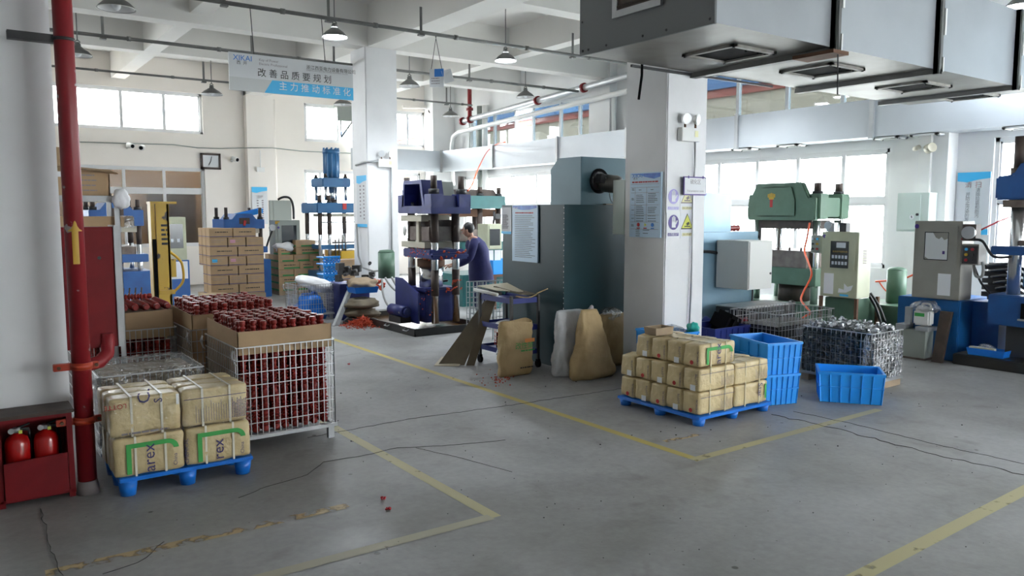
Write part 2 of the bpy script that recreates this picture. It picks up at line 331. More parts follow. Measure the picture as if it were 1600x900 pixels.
window(1, HY, bu[1], [9.0, 10.3, 11.2], None, ['window_glass'])
window(1, HY, bu[2], [-4.5, -3, -1.9], None, ['window_glass'])
lw = [(-3, 3, .95, 4.6), (5, 11, .95, 4.6), (13, 19, .95, 4.6)]
wall('wall_left', 0, -11.25, .25, -5, HY, 0, CEIL, [], 'white')
wall('wall_front', 1, -5.25, .25, -11, HX, 0, CEIL, [(6, 12, .9, 3.0)], 'white')
window(1, -5.25, (6, 12, .9, 3.0), [7.5, 9, 10.5], 2.3, 'window_glass')  # unseen window, placed and sized for the light it throws on the near column
# piers on the walls, sill bands
struct(MB().box(6.39, 7.1, HY - .22, HY, 0, CEIL).build('trim_pier_back', 'wallback'))
struct(MB().box(11.75, HX, HY - .5, HY, 0, CEIL).build('trim_corner_pier', 'white'))
struct(MB().box(HX - .3, HX, PX(1478, 300, HX - .3).y, PX(1440, 300, HX - .3).y, 0, CEIL).build('trim_pier_right', 'white'))
struct(MB().box(HX - .22, HX, 13.35, 14.05, 0, CEIL).build('trim_pier_mid', 'white'))
# free-standing columns
CW = .64
def column(n, x, y, w_=CW):
    o = MB().box(x, x + w_, y, y + w_, 0, 4.86).build('trim_column_%d' % n, 'colw', bevel=.012); return struct(o)
column(1, 6.33, 13.43); column(2, 6.33, 5.97); column(3, -.06, 5.97, .66); column(4, -.2, 13.43)
# neighbouring buildings outside
def outside():
    t = thing('neighbour_building', 'cream neighbouring wall with blue steel eave seen through the upper right windows', 'building', (18, 10, 0))
    a = mat('outside_cream', (.36, .28, .20), .8); b = mat('outside_blue', (.035, .09, .20), .5, col2=(.06, .16, .33), nscale=.8, thr=(.5, .55)); c = mat('outside_red', (.25, .04, .02), .6)
    MB().box(17, 17.3, 3, 40, 3.3, 4.9).build('wall', a, t); MB().box(16.9, 17.3, 3, 40, 4.9, 5.1).build('band', c, t); MB().box(16.8, 17.3, 3, 40, 5.1, 6.0).build('eave', b, t)
    t2 = thing('neighbour_annex', 'beige annex behind the frosted lower window', 'building', (3, 23.5, 0))
    MB().box(-.5, 7.2, 23.2, 23.5, 0, 3.3).build('wall', mat('outside_beige', (.50, .40, .30), .8), t2)
    MB().box(4.4, 5.6, 22.9, 23.2, 0, 2.35).build('stacked_crate', mat('outside_grey', (.10, .09, .085), .8), t2)
    MB().box(6.0, 7.0, 22.7, 23.2, 0, 1.9).build('stacked_crate', MATS['outside_grey'], t2)
outside()
struct(MB().box(-30, 40, HY + .25, 45, -.25, -.05).build('ground_back', mat('yard', (.5, .5, .48), .9)))
struct(MB().box(HX + .25, 40, -20, HY + .25, -.25, -.05).build('ground_right', MATS['yard']))

# ---------------------------------------------------------------- painted floor lines, joints
def worn(name, col, cover, amax=.95):
    m = bpy.data.materials.new(name); m.use_nodes = True; nt = m.node_tree; b = nt.nodes['Principled BSDF']
    b.inputs['Roughness'].default_value = .5
    tc = nt.nodes.new('ShaderNodeTexCoord'); n = nt.nodes.new('ShaderNodeTexNoise'); n.inputs['Scale'].default_value = 11; n.inputs['Detail'].default_value = 8
    nt.links.new(tc.outputs['Object'], n.inputs['Vector']); n3 = nt.nodes.new('ShaderNodeTexNoise'); n3.inputs['Scale'].default_value = 1.3
    nt.links.new(tc.outputs['Object'], n3.inputs['Vector']); b.inputs['Base Color'].default_value = (*[c * amax + k * (1 - amax) for c, k in zip(col, (.285, .285, .28))], 1)
    ad = nt.nodes.new('ShaderNodeMath'); ad.operation = 'ADD'; nt.links.new(n.outputs['Fac'], ad.inputs[0]); nt.links.new(n3.outputs['Fac'], ad.inputs[1])
    r = nt.nodes.new('ShaderNodeMapRange'); r.inputs['From Min'].default_value = 1.28 - cover; r.inputs['From Max'].default_value = 1.42 - cover; r.inputs['To Min'].default_value = .0; r.inputs['To Max'].default_value = 1
    nt.links.new(ad.outputs[0], r.inputs['Value']); nt.links.new(r.outputs[0], b.inputs['Alpha']); M[name] = m; return m
worn('line_fresh', (.52, .42, .10), .62, .9); worn('line_mid', (.50, .44, .18), .56, .72); worn('line_faded', (.56, .48, .20), .60, .34); worn('line_gone', (.66, .42, .08), .36, .5)
def fl_line(p, q, w_, m, k, z=.0015):
    p = Vector((p[0], p[1], 0)); q = Vector((q[0], q[1], 0)); d = (q - p).normalized(); n = Vector((-d.y, d.x, 0)) * w_ / 2; up = Vector((0, 0, z + .001 * k))
    v = [p - n, q - n, q + n, p + n]; b = Vector((0, 0, .0002))
    return struct(MB().add([a + up for a in v], [(0, 1, 2, 3)]).build('floor_line', m))
fl_line((4.46, 3.81), (4.46, 13.2), .075, 'line_fresh', 0)
fl_line((4.42, 3.85), (7.0, 3.85), .08, 'line_mid', 1)
fl_line((2.60, 3.80), (2.60, 12.5), .085, 'line_mid', 0)
fl_line((.3, 3.86), (2.58, 3.82), .085, 'line_faded', 1)
fl_line((.3, 4.53), (1.95, 4.50), .085, 'line_gone', 1)
fl_line((2.7, 2.06), (7.2, 2.16), .09, 'line_mid', 0)
fl_line((4.6, 4.3), (5.0, 4.28), .06, 'line_gone', 1)
joint = mat('joint_gap', (.045, .043, .04), .9)
def crack(pts, w_, name='floor_crack'):
    rr = random.Random(len(pts)); P = []
    for a, b in zip(pts, pts[1:]):
        a = Vector(a); b = Vector(b); n = max(2, int((b - a).length / .06))
        for i in range(n): P.append(a.lerp(b, i / n))
    P.append(Vector(pts[-1])); v = []; fs = []
    for i, p in enumerate(P):
        d = (P[min(i + 1, len(P) - 1)] - P[max(i - 1, 0)]).normalized(); n = Vector((-d.y, d.x, 0)); j = n * rr.uniform(-w_ * 2.2, w_ * 2.2); ww = w_ * rr.uniform(.2, 1) / 2
        v += [p + j - n * ww + Vector((0, 0, .0035)), p + j + n * ww + Vector((0, 0, .0035)), p + j - n * ww + Vector((0, 0, .001)), p + j + n * ww + Vector((0, 0, .001))]
        if i: k = 4 * i; fs += [(k - 4, k - 3, k + 1, k), (k - 4, k, k + 2, k - 2), (k - 3, k - 1, k + 3, k + 1), (k - 2, k + 2, k + 3, k - 1)]
    struct(MB().add(v, fs).build(name, joint))
def gp(*pp): return [PZ(x, y, 0) for x, y in pp]
crack(gp((480, 684), (640, 655), (800, 633), (1000, 603)), .005, 'floor_joint')
crack(gp((1205, 648), (1300, 668), (1400, 695), (1490, 717), (1600, 742)), .011)
crack(gp((1240, 643), (1330, 662), (1450, 692), (1600, 725)), .005)
crack(gp((65, 795), (75, 850), (96, 900)), .005, 'floor_joint')
crack(gp((372, 778), (420, 760), (480, 742), (505, 722), (570, 712), (620, 700), (690, 697), (790, 688)), .0035)
crack(gp((160, 897), (215, 880), (258, 847)), .0045)
crack(gp((650, 700), (720, 716), (800, 738)), .002)
# ================================================================ ducts overhead
def vent(parent, cx, cy, z, lx, ly, m='whitepl'):
    f = MB(); t = .05
    f.box(cx - lx / 2, cx + lx / 2, cy - ly / 2, cy - ly / 2 + t, z - .025, z); f.box(cx - lx / 2, cx + lx / 2, cy + ly / 2 - t, cy + ly / 2, z - .025, z)
    f.box(cx - lx / 2, cx - lx / 2 + t, cy - ly / 2, cy + ly / 2, z - .025, z); f.box(cx + lx / 2 - t, cx + lx / 2, cy - ly / 2, cy + ly / 2, z - .025, z)
    v = f.build('vent_frame', m, parent)
    MB().box(cx - lx / 2 + t, cx + lx / 2 - t, cy - ly / 2 + t, cy + ly / 2 - t, z - .006, z - .001).build('dust_mesh', 'black', v)
    b = MB()
    for sx in (-1, 1):
        for sy in (-1, 1): b.cyl((cx + sx * (lx / 2 - .02), cy + sy * (ly / 2 - .02), z - .035), (cx + sx * (lx / 2 - .02), cy + sy * (ly / 2 - .02), z - .02), .012, n=8)
    b.build('bolt', 'dark', v)['kind'] = 'stuff'
    rr = random.Random(int(cx * 10)); d = MB()
    for i in range(16):
        x = cx + rr.uniform(-.4, .4) * lx; d.obox((x, cy - ly / 2 + t + rr.uniform(0, .05), z - .012), (rr.uniform(.01, .04), .02, rr.uniform(.012, .03)), (0, rr.uniform(-.5, .5), rr.random()))
    d.build('dust_clump', 'black', v)['kind'] = 'stuff'
def big_duct():
    x0, x1, y0, y1, z0, z1 = 5.05, 11.15, 4.28, 5.90, 3.355, 4.235
    t = thing('air_duct', 'large rectangular sheet-metal duct with end cap and underside coloured darker for shade, hanging in front of the white column', 'air duct', (8.5, 5.1, z0))
    xs = [PY(1301, 75, y0).x, PY(1461, 110, y0).x]; xs = [x0] + xs + [xs[1] + (xs[1] - xs[0]), x1]
    for a, b in zip(xs, xs[1:]):
        s = MB(); s.box(a + (.001 if a > x0 else .02), b - .001, y0, y1, z0, z1)
        for i, f in enumerate(s.f): pass
        s.mi = [1, 0, 0, 0, 0, 0]; s.build('duct_section', ['ductbig', 'ductu_shaded'], t)
    e = MB().box(x0 - .012, x0 + .02, y0 - .012, y1 + .012, z0 - .012, z1 + .012).build('end_cap', 'ductend_shaded', t, bevel=.004)
    ev = thing('x', '', '', (0, 0, 0)); bpy.data.objects.remove(ev)
    c = PX(998, 0, x0); g = MB(); vy, vz, hh = c.y, 3.86, .22
    for a, b, cc, d in ((-.30, .30, -.26, -.20), (-.30, .30, .20, .26), (-.30, -.24, -.2, .2), (.24, .30, -.2, .2)): g.box(x0 - .04, x0 - .012, vy + a, vy + b, vz + cc, vz + d)
    gv = g.build('vent_frame', 'galv', t); MB().box(x0 - .022, x0 - .013, vy - .24, vy + .24, vz - .2, vz + .2).build('dust_mesh', 'brown', gv)
    sl = MB()
    for i in range(6): sl.obox((x0 - .03, vy, vz - .17 + i * .068), (.02, .48, .012), (0, .6, 0))
    sl.build('louvre', 'brown', gv)
    r = MB()
    for yy in (y0 + .03, y0 + .5, y0 + .78, y0 + 1.25, y0 + 1.5, y1 - .04): r.ball((x0 - .014, yy, z0 + .03), .012, 8, 5)
    for zz in (z0 + .3, z0 + .6): r.ball((x0 - .014, y1 - .03, zz), .012, 8, 5); r.ball((x0 - .014, y0 + .03, zz), .012, 8, 5)
    r.build('rivet', 'dark', e)['kind'] = 'stuff'
    for i, a in enumerate(xs[1:-1]):
        f = MB(); w_ = .045
        f.box(a - w_, a + w_, y0 - .05, y0, z0 - .05, z1); f.box(a - w_, a + w_, y0 - .05, y1 + .05, z0 - .055, z0 - .001)
        f.box(a - w_, a - w_ + .008, y0 - .07, y0, z0 - .06, z1); f.build('flange', 'pipeg', t)
        c = MB(); c.box(a + w_, a + w_ + .03, y0 - .062, y0 - .03, z0 + .35, z0 + .62); c.box(a + w_, a + w_ + .02, y0 - .06, y0 - .03, z0 - .03, z0 + .12); c.build('flange_clip', 'whitepl', t)
    # soot panels
    for i, (a, b) in enumerate(zip(xs, xs[1:])):
        cx = (a + b) / 2 + (.25 if i == 0 else 0)
        vent(t, cx, 5.0, z0, .62, .62, 'dirtyf')
    # threaded hangers and crosspieces
    for px, ya in ((1312, y0 - .12),):
        x = PY(px, 60, ya).x; MB().tube([(x, ya, z0 - .45), (x, ya + .02, z0 + .2), (x - .02, ya, CEIL)], .007, 6).build('hanger_rod', 'dark', t); MB().box(x - .12, x + .12, ya - .02, ya + .4, z0 - .09, z0 - .058).build('hanger_bar', 'rust', t)
    x = 5.78; MB().box(x - .02, x + 2.3, 5.93, 5.955, z0 - .03, z0 - .005).build('hanger_bar', 'dark', t)
    MB().tube([(5.9, 5.93, z0 + .02), (5.9, 5.93, z0 - .1), (5.86, 5.93, z0 - .35)], .014, 6).build('bent_rod', 'black', t)
big_duct()
def wall_duct():
    z0, z1 = 3.03, 3.62
    t = thing('air_duct', 'long pale sheet-metal duct running along the window walls behind the machines', 'air duct', (12, 12, z0))
    path = [PY(560, 250, 20.1), PY(690, 250, 20.1), PX(770, 250, 11.95), PX(871, 240, 11.95), PX(980, 220, 11.95), PX(1152, 205, 11.95), PX(1363, 190, 11.95), Vector((11.95, 3.2, 3.3)), Vector((11.95, 1.0, 3.3))]
    path = [Vector((p.x, p.y, 0)) for p in path]; d = .50
    def nrm(i):
        a = path[max(0, i - 1)]; b = path[min(len(path) - 1, i + 1)]; v = (b - a).normalized(); n = Vector((-v.y, v.x, 0)); return n
    for i in range(len(path) - 1):
        a, b = path[i], path[i + 1]; na, nb = nrm(i) * d, nrm(i + 1) * d
        v = [Vector((*p.xy, z)) for z in (z0, z1) for p in (a, b, b + nb, a + na)]
        MB().add(v, [(0, 1, 2, 3), (7, 6, 5, 4), (0, 4, 5, 1), (1, 5, 6, 2), (2, 6, 7, 3), (3, 7, 4, 0)]).build('duct_section', 'duct', t)
        n = -nrm(i); u = Vector((-n.y, n.x, 0))
        if i:
            f = MB(); c = a + n * .02; f.obox((c.x, c.y, (z0 + z1) / 2), (.07, .05, z1 - z0 + .06), (0, 0, math.atan2(u.y, u.x))); f.build('flange', 'galv', t)
    for px in (1160, 1232, 1385, 1445, 1592):
        c = PX(px, 235, 12.05); vent(t, 12.14, c.y, z0 - .01, .30, .42)
    return t
wall_duct()
# ================================================================ conduit rails with hangers, lamps
def rail(y, x0, x1, label, hang, z=4.6, r=.028):
    t = thing('conduit_rail', label, 'conduit', ((x0 + x1) / 2, y, z))
    mb = MB(); mb.cyl((x0, y, z), (x1, y, z), r, n=10); mb.build('pipe', 'pipeg', t)
    x = x0 + .7
    while x < x1: MB().cyl((x - .03, y, z), (x + .03, y, z), r * 1.35, n=10).build('coupling', 'pipeg', t); x += 1.4
    for px in hang:
        x = PY(px, 60, y).x; MB().box(x - .02, x + .02, y - .006, y + .006, z - .02, 4.98 if px not in (1,) else 5).box(x - .045, x + .045, y - .04, y + .04, z - .055, z - .028).build('hanger', 'pipeg', t)
rail(10.87, -1, 12.3, 'dark conduit rail nearest the camera, crossing above the long hanging sign', [352, 514, 658, 895])
rail(14.0, -1, 11.9, 'middle dark conduit rail under the ceiling, passing behind the hanging sign', [161, 393, 521, 733, 945])
rail(17.4, -1, 11.2, 'far thin conduit rail in front of the upper back-wall windows', [316, 697], r=.022)
def lamp(x, y, z, label, on, r=.17):
    t = thing('pendant_lamp', label, 'lamp', (x, y, z), 'industrial pendant lamps')
    s = MB(); s.lathe([(0, r), (.02, r * .96), (.07, r * .72), (.11, r * .42), (.13, r * .3)], (x, y, z), (x, y, z + 1), 24, caps=False); s.build('shade', 'lampsh', t)
    s = MB(); s.lathe([(0.003, r * .97), (.022, r * .93), (.07, r * .69), (.108, r * .38)], (x, y, z), (x, y, z + 1), 24, caps=False); s.build('shade_lining', 'lampin', t)
    MB().lathe([(0, r * 1.03), (.008, r * 1.03)], (x, y, z - .004), (x, y, z + 1), 24, caps=False).build('rim', 'whitepl', t)
    MB().lathe([(.115, .05), (.17, .045), (.2, .03)], (x, y, z), (x, y, z + 1), 12).bar((x - .04, y, z + .2), (x, y, z + .24), .012).bar((x + .04, y, z + .2), (x, y, z + .24), .012).build('socket', 'lampsh', t)
    MB().ball((x, y, z + .05), (.055, .055, .07)).build('bulb', 'lampon' if on else 'lampoff', t) if not on else MB().lathe([(0, .01), (.004, r * .8), (.02, r * .86), (.05, .05)], (x, y, z + .004), (x, y, z + 1), 24).build('bulb', 'lampon', t)
    MB().cyl((x, y, z + .22), (x, y, 5.02 if abs(y - 17.3) < .3 else CEIL), .009, n=6).build('stem', 'pipeg', t)
    if on:
        l = bpy.data.lights.new('lamp_light', 'SPOT'); l.energy = 130; l.color = (.88, .95, 1); l.shadow_soft_size = .14; l.spot_size = math.radians(150); l.spot_blend = .6
        o = bpy.data.objects.new('lamp_light', l); COL.objects.link(o); o.location = (x, y, z - .03)
def lp(px, py, y, label, on, r=.17):
    p = PY(px, py, y); lamp(p.x, y, p.z, label, on, r)
lp(523, 58, 11.25, 'lit pendant lamp glowing white above the right end of the hanging sign', True, .185)
lp(790, 95, 11.25, 'lit pendant lamp glowing bluish white between the two white columns', True, .185)
lp(182, 14, 10.45, 'large unlit pendant lamp at the top left edge beside the red pipe', False, .21)
lp(640, 135, 13.8, 'dark unlit pendant lamp just right of the far column', False, .2)
lp(331, 148, 17.3, 'small unlit pendant lamp left of the hanging sign', False, .22)
lp(536, 164, 17.3, 'small unlit pendant lamp below the right end of the hanging sign', False, .22)
lp(122, 87, 13.8, 'unlit pendant lamp half hidden behind the red pipe', False, .2)
lp(821, 152, 13.8, 'unlit pendant lamp above the upper right-wall windows', False, .2)
lp(704, 182, 17.3, 'unlit pendant lamp next to the cream pipes in the far corner', False, .22)
lp(1597, 10, 4.7, 'lit pendant lamp at the top right corner above the large duct', True, .2)
for i, (x, y) in enumerate(((-3, 10.45), (10.4, 9.2))):  # lamps added out of sight to fill the room with light
    lamp(x, y, 4.15, ['added lit pendant lamp out of view on the left, for fill light', 'added lit pendant lamp hidden by the near column, for fill light'][i], True)
# sprinkler and cream pipes along right wall
def wall_pipes():
    t = thing('sprinkler_pipe', 'grey sprinkler main with red couplings running along the right wall under the ceiling', 'pipe', (12.2, 14, 4.3))
    a, b = PX(722, 190, 12.1), PX(981, 118, 12.1)
    e = a + (b - a) * 2.2
    MB().cyl(a, e, .075, n=14).build('main_pipe', 'galv', t)
    for k in (0, .06, .52, .78): MB().cyl(a.lerp(b, k), a.lerp(b, k + .012), .11, n=14).build('coupling', 'red', t)
    MB().cyl(a.lerp(b, .06) + Vector((0, 0, 0)), a.lerp(b, .06) + Vector((0, 0, .9)), .06, n=12).cyl(a.lerp(b, .06) + Vector((0, 0, .25)), a.lerp(b, .06) + Vector((0, 0, .32)), .1, n=12).build('riser', 'redpipe', t)
    t = tag(MB().tube([PX(708, 290, 12.2), PX(706, 230, 12.2), PX(708, 214, 12.2), PX(716, 207, 12.2), PX(981, 142, 12.2), PX(1400, 40, 12.2)], .065, 12).build('drain_pipe', 'whitepl'), 'cream plastic pipe bending down in the far corner below the sprinkler main', 'pipe')
    for px, m, n in ((719, 'galv', 'wide grey duct riser in the far corner'), (738, 'whitepl', 'first cream vertical pipe right of the grey corner riser'), (750, 'greybox', 'dark grey vertical pipe between the cream corner pipes'), (758, 'whitepl', 'second cream vertical pipe beside the right-wall windows')):
        p = PY(px, 300, HY - .65) if px < 740 else PX(px, 300, 12.36); q = MB().cyl((p.x, p.y, 3.64), (p.x, p.y, 4.82), .08, n=12); q.cyl((p.x, p.y, 0), (p.x, p.y, 3.02), .08, n=12) if px > 740 else q.cyl((p.x, p.y, 0), (p.x, p.y, 3.66), .08, n=12); tag(q.build('riser_pipe', m), n, 'pipe')
    tag(MB().tube([PY(629, 167, HY - .12), PY(686, 168, HY - .12), PY(693, 172, HY - .12), PY(694, 230, HY - .12), PY(694, 440, HY - .12)], .05, 10).build('drain_pipe', 'wallback'), 'cream pipe framing the far upper window behind the column', 'pipe')
    tag(MB().cyl((PY(430, 300, HY - .12).x, HY - .12, 0), (PY(430, 300, HY - .12).x, HY - .12, 4.8), .06, n=12).build('drain_pipe', 'wallback'), 'thin cream downpipe right of the back-wall pier', 'pipe')
    p = PX(950, 140, 12.35); tag(MB().tube([p, p + Vector((0, 0, -.1)), PX(958, 152, 12.35), PX(959, 200, 12.35), PX(959, 235, 12.35)], .05, 10).build('drain_pipe', 'whitepl'), 'bent cream branch pipe left of the near column top', 'pipe')
    p = PX(1445, 230, HX - .36); MB
    tag(MB().box(HX - .36, HX - .3, p.y - .09, p.y + .09, 1.9, CEIL).build('cable_trunking', 'whitepl'), 'white cable trunking rising above the pale green wall box', 'trunking')
wall_pipes()
# ================================================================ hanging signs
def banner():
    y = 10.75; a = PY(355, 90, y); b = PY(551, 96, y); z0 = PY(455, 148.5, y).z; z1 = (a.z + b.z) / 2 + .01
    ang = math.atan2(.0, 1); x0, x1 = a.x + .02, b.x; o = Vector((x0, y, z0)); W = x1 - x0; H = z1 - z0
    t = thing('hanging_sign', 'long white and blue slogan board hanging from the conduit rail', 'sign', (x0, y, z0))
    MB().box(x0, x1, y, y + .03, z0, z1).build('board', 'signw', t)
    u, v = (1, 0, 0), (0, 0, 1)
    p = MB(); s = [(x0 + W * .262, z0), (x1, z0), (x1, z0 + H * .355), (x0 + W * .325, z0 + H * .355)]; p.prism(s, 1, y - .003, y); p.build('blue_panel', 'skyb', t)
    p = MB(); p.prism([(x0, z0), (x0 + W * .262, z0), (x0 + W * .325, z0 + H * .355), (x0, z0 + H * .355)], 1, y - .002, y); p.build('grey_panel', 'signgrey', t)
    def at(fx, fz): return (x0 + W * fx, y - .004, z0 + H * fz)
    txt('lettering', 'XIKAI', .10, at(.03, .80), u, v, 'boardblue2', t)
    txt('lettering', '西  开', .055, at(.055, .70), u, v, 'blackink', t)
    txt('lettering', 'Key of Power\nElectric Professional', .048, at(.225, .84), u, v, 'greyink', t)
    txt('lettering', '浙江西亚电力设备有限公司', .062, at(.60, .77), u, v, 'blackink', t)
    txt('lettering', 'ZHEJIANG XIYA ELECTRIC POWER EQUIPMENT CO.,LTD', .0245, at(.60, .715), u, v, 'greyink', t)
    txt('lettering', '改 善 品 质 要 规 划', .122, at(.21, .44), u, v, 'blackink', t)
    txt('lettering', '主 力 推 动 标 准 化', .122, at(.375, .13), u, v, 'paper', t)
    w_ = MB()
    for px in (397, 508): q = PY(px, 92, y + .015); w_.cyl((q.x, q.y, z1), (q.x, 10.87, 4.6), .006, n=5)
    w_.build('hanging_wire', 'dark', t)
mat('boardblue2', (.03, .20, .62), .5); M['boardblue2'] = MATS['boardblue2']
banner()
def small_sign():
    y = 10.9; a, b = PY(671, 106, y), PY(689, 100, y); t = thing('hanging_sign', 'small blue and white square zone sign hanging by two wires right of the far column', 'sign', (a.x, y, 3.9))
    z1 = a.z - .02; s = .3; dx, dy = .17, -.18
    o = Vector((a.x, y, z1 - .28)); u = Vector((.68, -.73, 0)); v = Vector((0, 0, 1)); n = u.cross(v)
    m = MB(); quad(m, o, u, v, 0, 0, .23, .28, off=-.01, th=.01); m.build('board', 'signw', t)
    m = MB(); quad(m, o, u, v, .08, .16, .23, .28, off=.001); m.build('blue_panel', 'boardblue2', t)
    lines('print', o, u, v, 3, .03, .20, .05, .13, .012, 'greyink', t)
    w_ = MB().cyl(o + u * .03 + v * .28, PY(682, 54, 10.87), .005, n=5).cyl(o + u * .2 + v * .28, PY(680, 54, 10.87), .005, n=5); w_.build('hanging_wire', 'dark', t)
    u2 = Vector((.73, .68, 0)); o2 = o + u * .25 + Vector((0, 0, .05)); m = MB(); quad(m, o2, Vector((.9, -.2, .3)).normalized(), Vector((-.2, .2, .95)).normalized(), 0, 0, .16, .2); m.build('tag', 'signw', t)
small_sign()
# ================================================================ back wall fittings
def cctv(px, py, label, flip=1):
    p = PY(px, py, HY - .02); t = thing('security_camera', label, 'camera', tuple(p)); d = Vector((.07 * flip, -.15, -.04))
    MB().cyl(p, p + Vector((0, -.1, .02)), .04, n=10).build('bracket', 'whitepl', t)
    MB().cyl(p + Vector((0, -.1, .05)), p + Vector((0, -.1, .05)) + d, .06, n=14).build('housing', 'whitepl', t)
    MB().cyl(p + Vector((0, -.1, .05)) + d, p + Vector((0, -.1, .05)) + d * 1.06, .045, n=12).build('lens', 'black', t)
cctv(199, 230, 'white camera leftmost on the back wall, on a dark swivel bracket'); cctv(222, 233, 'white box camera second from left on the back wall', -1); cctv(362, 251, 'white bullet camera just right of the wall clock', 1)
p = PY(407, 265, HY - .24); t = thing('junction_box', 'small cream junction box on the back-wall pier', 'junction box', tuple(p)); MB().box(p.x - .1, p.x + .1, p.y - .04, p.y + .02, p.z - .06, p.z + .06).build('box', 'whitepl', t); MB().cyl((p.x, p.y - .01, p.z + .06), (p.x, p.y - .01, p.z + .5), .012, n=6).build('conduit', 'whitepl', t)
a, b = PY(313, 239, HY - .03), PY(345, 265, HY - .03)
t = thing('wall_clock', 'square dark-framed wall clock between two cameras on the back wall', 'clock', (a.x, a.y, b.z)); f = MB(); w_ = .05
f.box(a.x, b.x, a.y - .03, a.y + .02, a.z - w_, a.z).box(a.x, b.x, a.y - .03, a.y + .02, b.z, b.z + w_).box(a.x, a.x + w_, a.y - .03, a.y + .02, b.z, a.z).box(b.x - w_, b.x, a.y - .03, a.y + .02, b.z, a.z).build('frame', 'brown', t)
MB().box(a.x + w_, b.x - w_, a.y - .01, a.y + .01, b.z + w_, a.z - w_).build('dial', 'signw', t); c = (Vector(a) + Vector(b)) / 2
MB().bar((c.x, a.y - .014, c.z), (c.x + .02, a.y - .014, c.z + .12), .012).bar((c.x, a.y - .014, c.z), (c.x - .05, a.y - .014, c.z - .09), .014).build('hand', 'blackink', t)
tag(MB().tube([PY(x, y_, HY - .03) for x, y_ in ((125, 222), (200, 224), (270, 226), (310, 231), (345, 232))] + [PY(x, y_, HY - .24) for x, y_ in ((388, 231), (425, 231))] + [PY(x, y_, HY - .03) for x, y_ in ((470, 236), (560, 240))], .014, 6).build('wall_cable', 'greybox'), 'sagging grey cable strung along the back wall above the clock', 'cable')
def poster(px0, py0, px1, py1, axis, pos, label, rows, cols=(), name='wall_poster'):
    fn = PY if axis == 1 else PX
    a, b = fn(px0, py0, pos), fn(px1, py1, pos)
    t = thing(name, label, 'poster', (a.x, a.y, b.z))
    if axis == 1: u = Vector((1, 0, 0)); W = b.x - a.x
    else: u = Vector((0, -1, 0)); W = a.y - b.y
    v = Vector((0, 0, 1)); o = Vector((a.x, a.y, b.z)); H = a.z - b.z
    m = MB(); quad(m, o, u, v, 0, 0, W, H, off=-.012, th=.014); m.build('board', 'signw', t)
    m = MB(); n = u.cross(v); P = lambda x, z, k: o + u * (x * W) + v * (z * H) + n * k
    pts = [(0, 1), (0, .86), (.3, .84), (.65, .88), (1, .90), (1, 1)]
    m.add([P(x, z, .0035) for x, z in pts], [tuple(range(6))[::-1]]); m.build('header_band', 'skyb', t)
    return t, o, u, v, W, H
t, o, u, v, W, H = poster(393, 292, 419, 350, 1, HY - .24, 'narrow notice with sky-blue header on the back-wall pier, partly behind a press', 0)
txt('lettering', '清扫', .09, o + u * W * .3 + v * H * .7, u, v, 'redink', t); lines('print', o, u, v, 7, W * .3, W * .42, H * .2, H * .62, .03, 'greyink', t, False); lines('print', o, u, v, 9, W * .62, W * .74, H * .15, H * .62, .03, 'greyink', t, False)
t, o, u, v, W, H = poster(1497, 270, 1543, 367, 0, HX - .02, 'white vertical slogan notice with sky-blue header on the right wall', 0)
txt('lettering', 'XIKAI', .085, o + u * W * .12 + v * H * .93, u, v, 'boardblue2', t); txt('lettering', '西 开', .055, o + u * W * .17 + v * H * .885, u, v, 'blackink', t)
txt('lettering', '清', .10, o + u * W * .24 + v * H * .76, u, v, 'redink', t); txt('lettering', '扫', .10, o + u * W * .54 + v * H * .76, u, v, 'redink', t)
for i, ch in enumerate('清除垃圾和脏污'): txt('lettering', ch, .068, o + u * W * .57 + v * H * (.685 - i * .068), u, v, 'blackink', t)
for i, ch in enumerate('并防止污染的发'): txt('lettering', ch, .068, o + u * W * .27 + v * H * (.62 - i * .068), u, v, 'blackink', t)
m = MB(); quad(m, o, u, v, W * .7, 0, W, H * .09, off=.003); m.build('footer_band', 'skyb', t)
t, o, u, v, W, H = poster(557, 275, 574, 355, 0, 6.31, 'curling cream notice with sky-blue header taped to the far column', 0)
lines('print', o, u, v, 9, W * .3, W * .42, H * .2, H * .78, .03, 'greyink', t, False); lines('print', o, u, v, 10, W * .65, W * .77, H * .15, H * .78, .03, 'greyink', t, False)
m = MB(); quad(m, o, u, v, 0, 0, W, H * .06, off=.003); m.build('footer_band', 'skyb', t)
# emergency lights
def elight(px, py, y, label, s=1):
    p = PY(px, py, y); t = thing('emergency_light', label, 'emergency light', tuple(p)); w_, h = .15 * s, .12 * s
    MB().box(p.x - w_, p.x + w_, y - .07, y - .001, p.z - h, p.z + h * .2).build('battery_box', 'whitepl', t, bevel=.006)
    for sx in (-1, 1):
        c = Vector((p.x + sx * w_ * .55, y - .05, p.z + h * 1.0)); d = Vector((sx * .25, -.85, -.1)).normalized()
        h_ = MB().lathe([(-.03, .02), (0, .05 * s), (.03, .062 * s)], c, c + d, 16, caps=True).build('lamp_head', 'whitepl', t); MB().cyl(c + d * .031, c + d * .036, .054 * s, n=16).build('lens', 'lampoff', h_)
        MB().cyl((c.x, c.y, p.z + h * .2), (c.x, c.y, p.z + h * .8), .012, n=8).build('stalk', 'rust', t)
    m = MB(); o = Vector((p.x, y - .071, p.z)); quad(m, o, Vector((1, 0, 0)), Vector((0, 0, 1)), w_ * .35, -h * .6, w_ * .7, -h * .05); m.build('label', 'yell', t)
    return t
elight(1073, 204, 5.97, 'twin-head emergency light on the near column'); elight(601, 251, 13.43, 'twin-head emergency light on the far column', 1.05)
tag(MB().tube([PY(1086, 215, 5.94), PY(1086, 260, 5.94), PY(1083, 300, 5.94), PY(1081, 420, 5.94), PY(1077, 505, 5.94)], .011, 6).build('conduit', 'galv'), 'thin grey conduit down the near column below the emergency light', 'conduit')
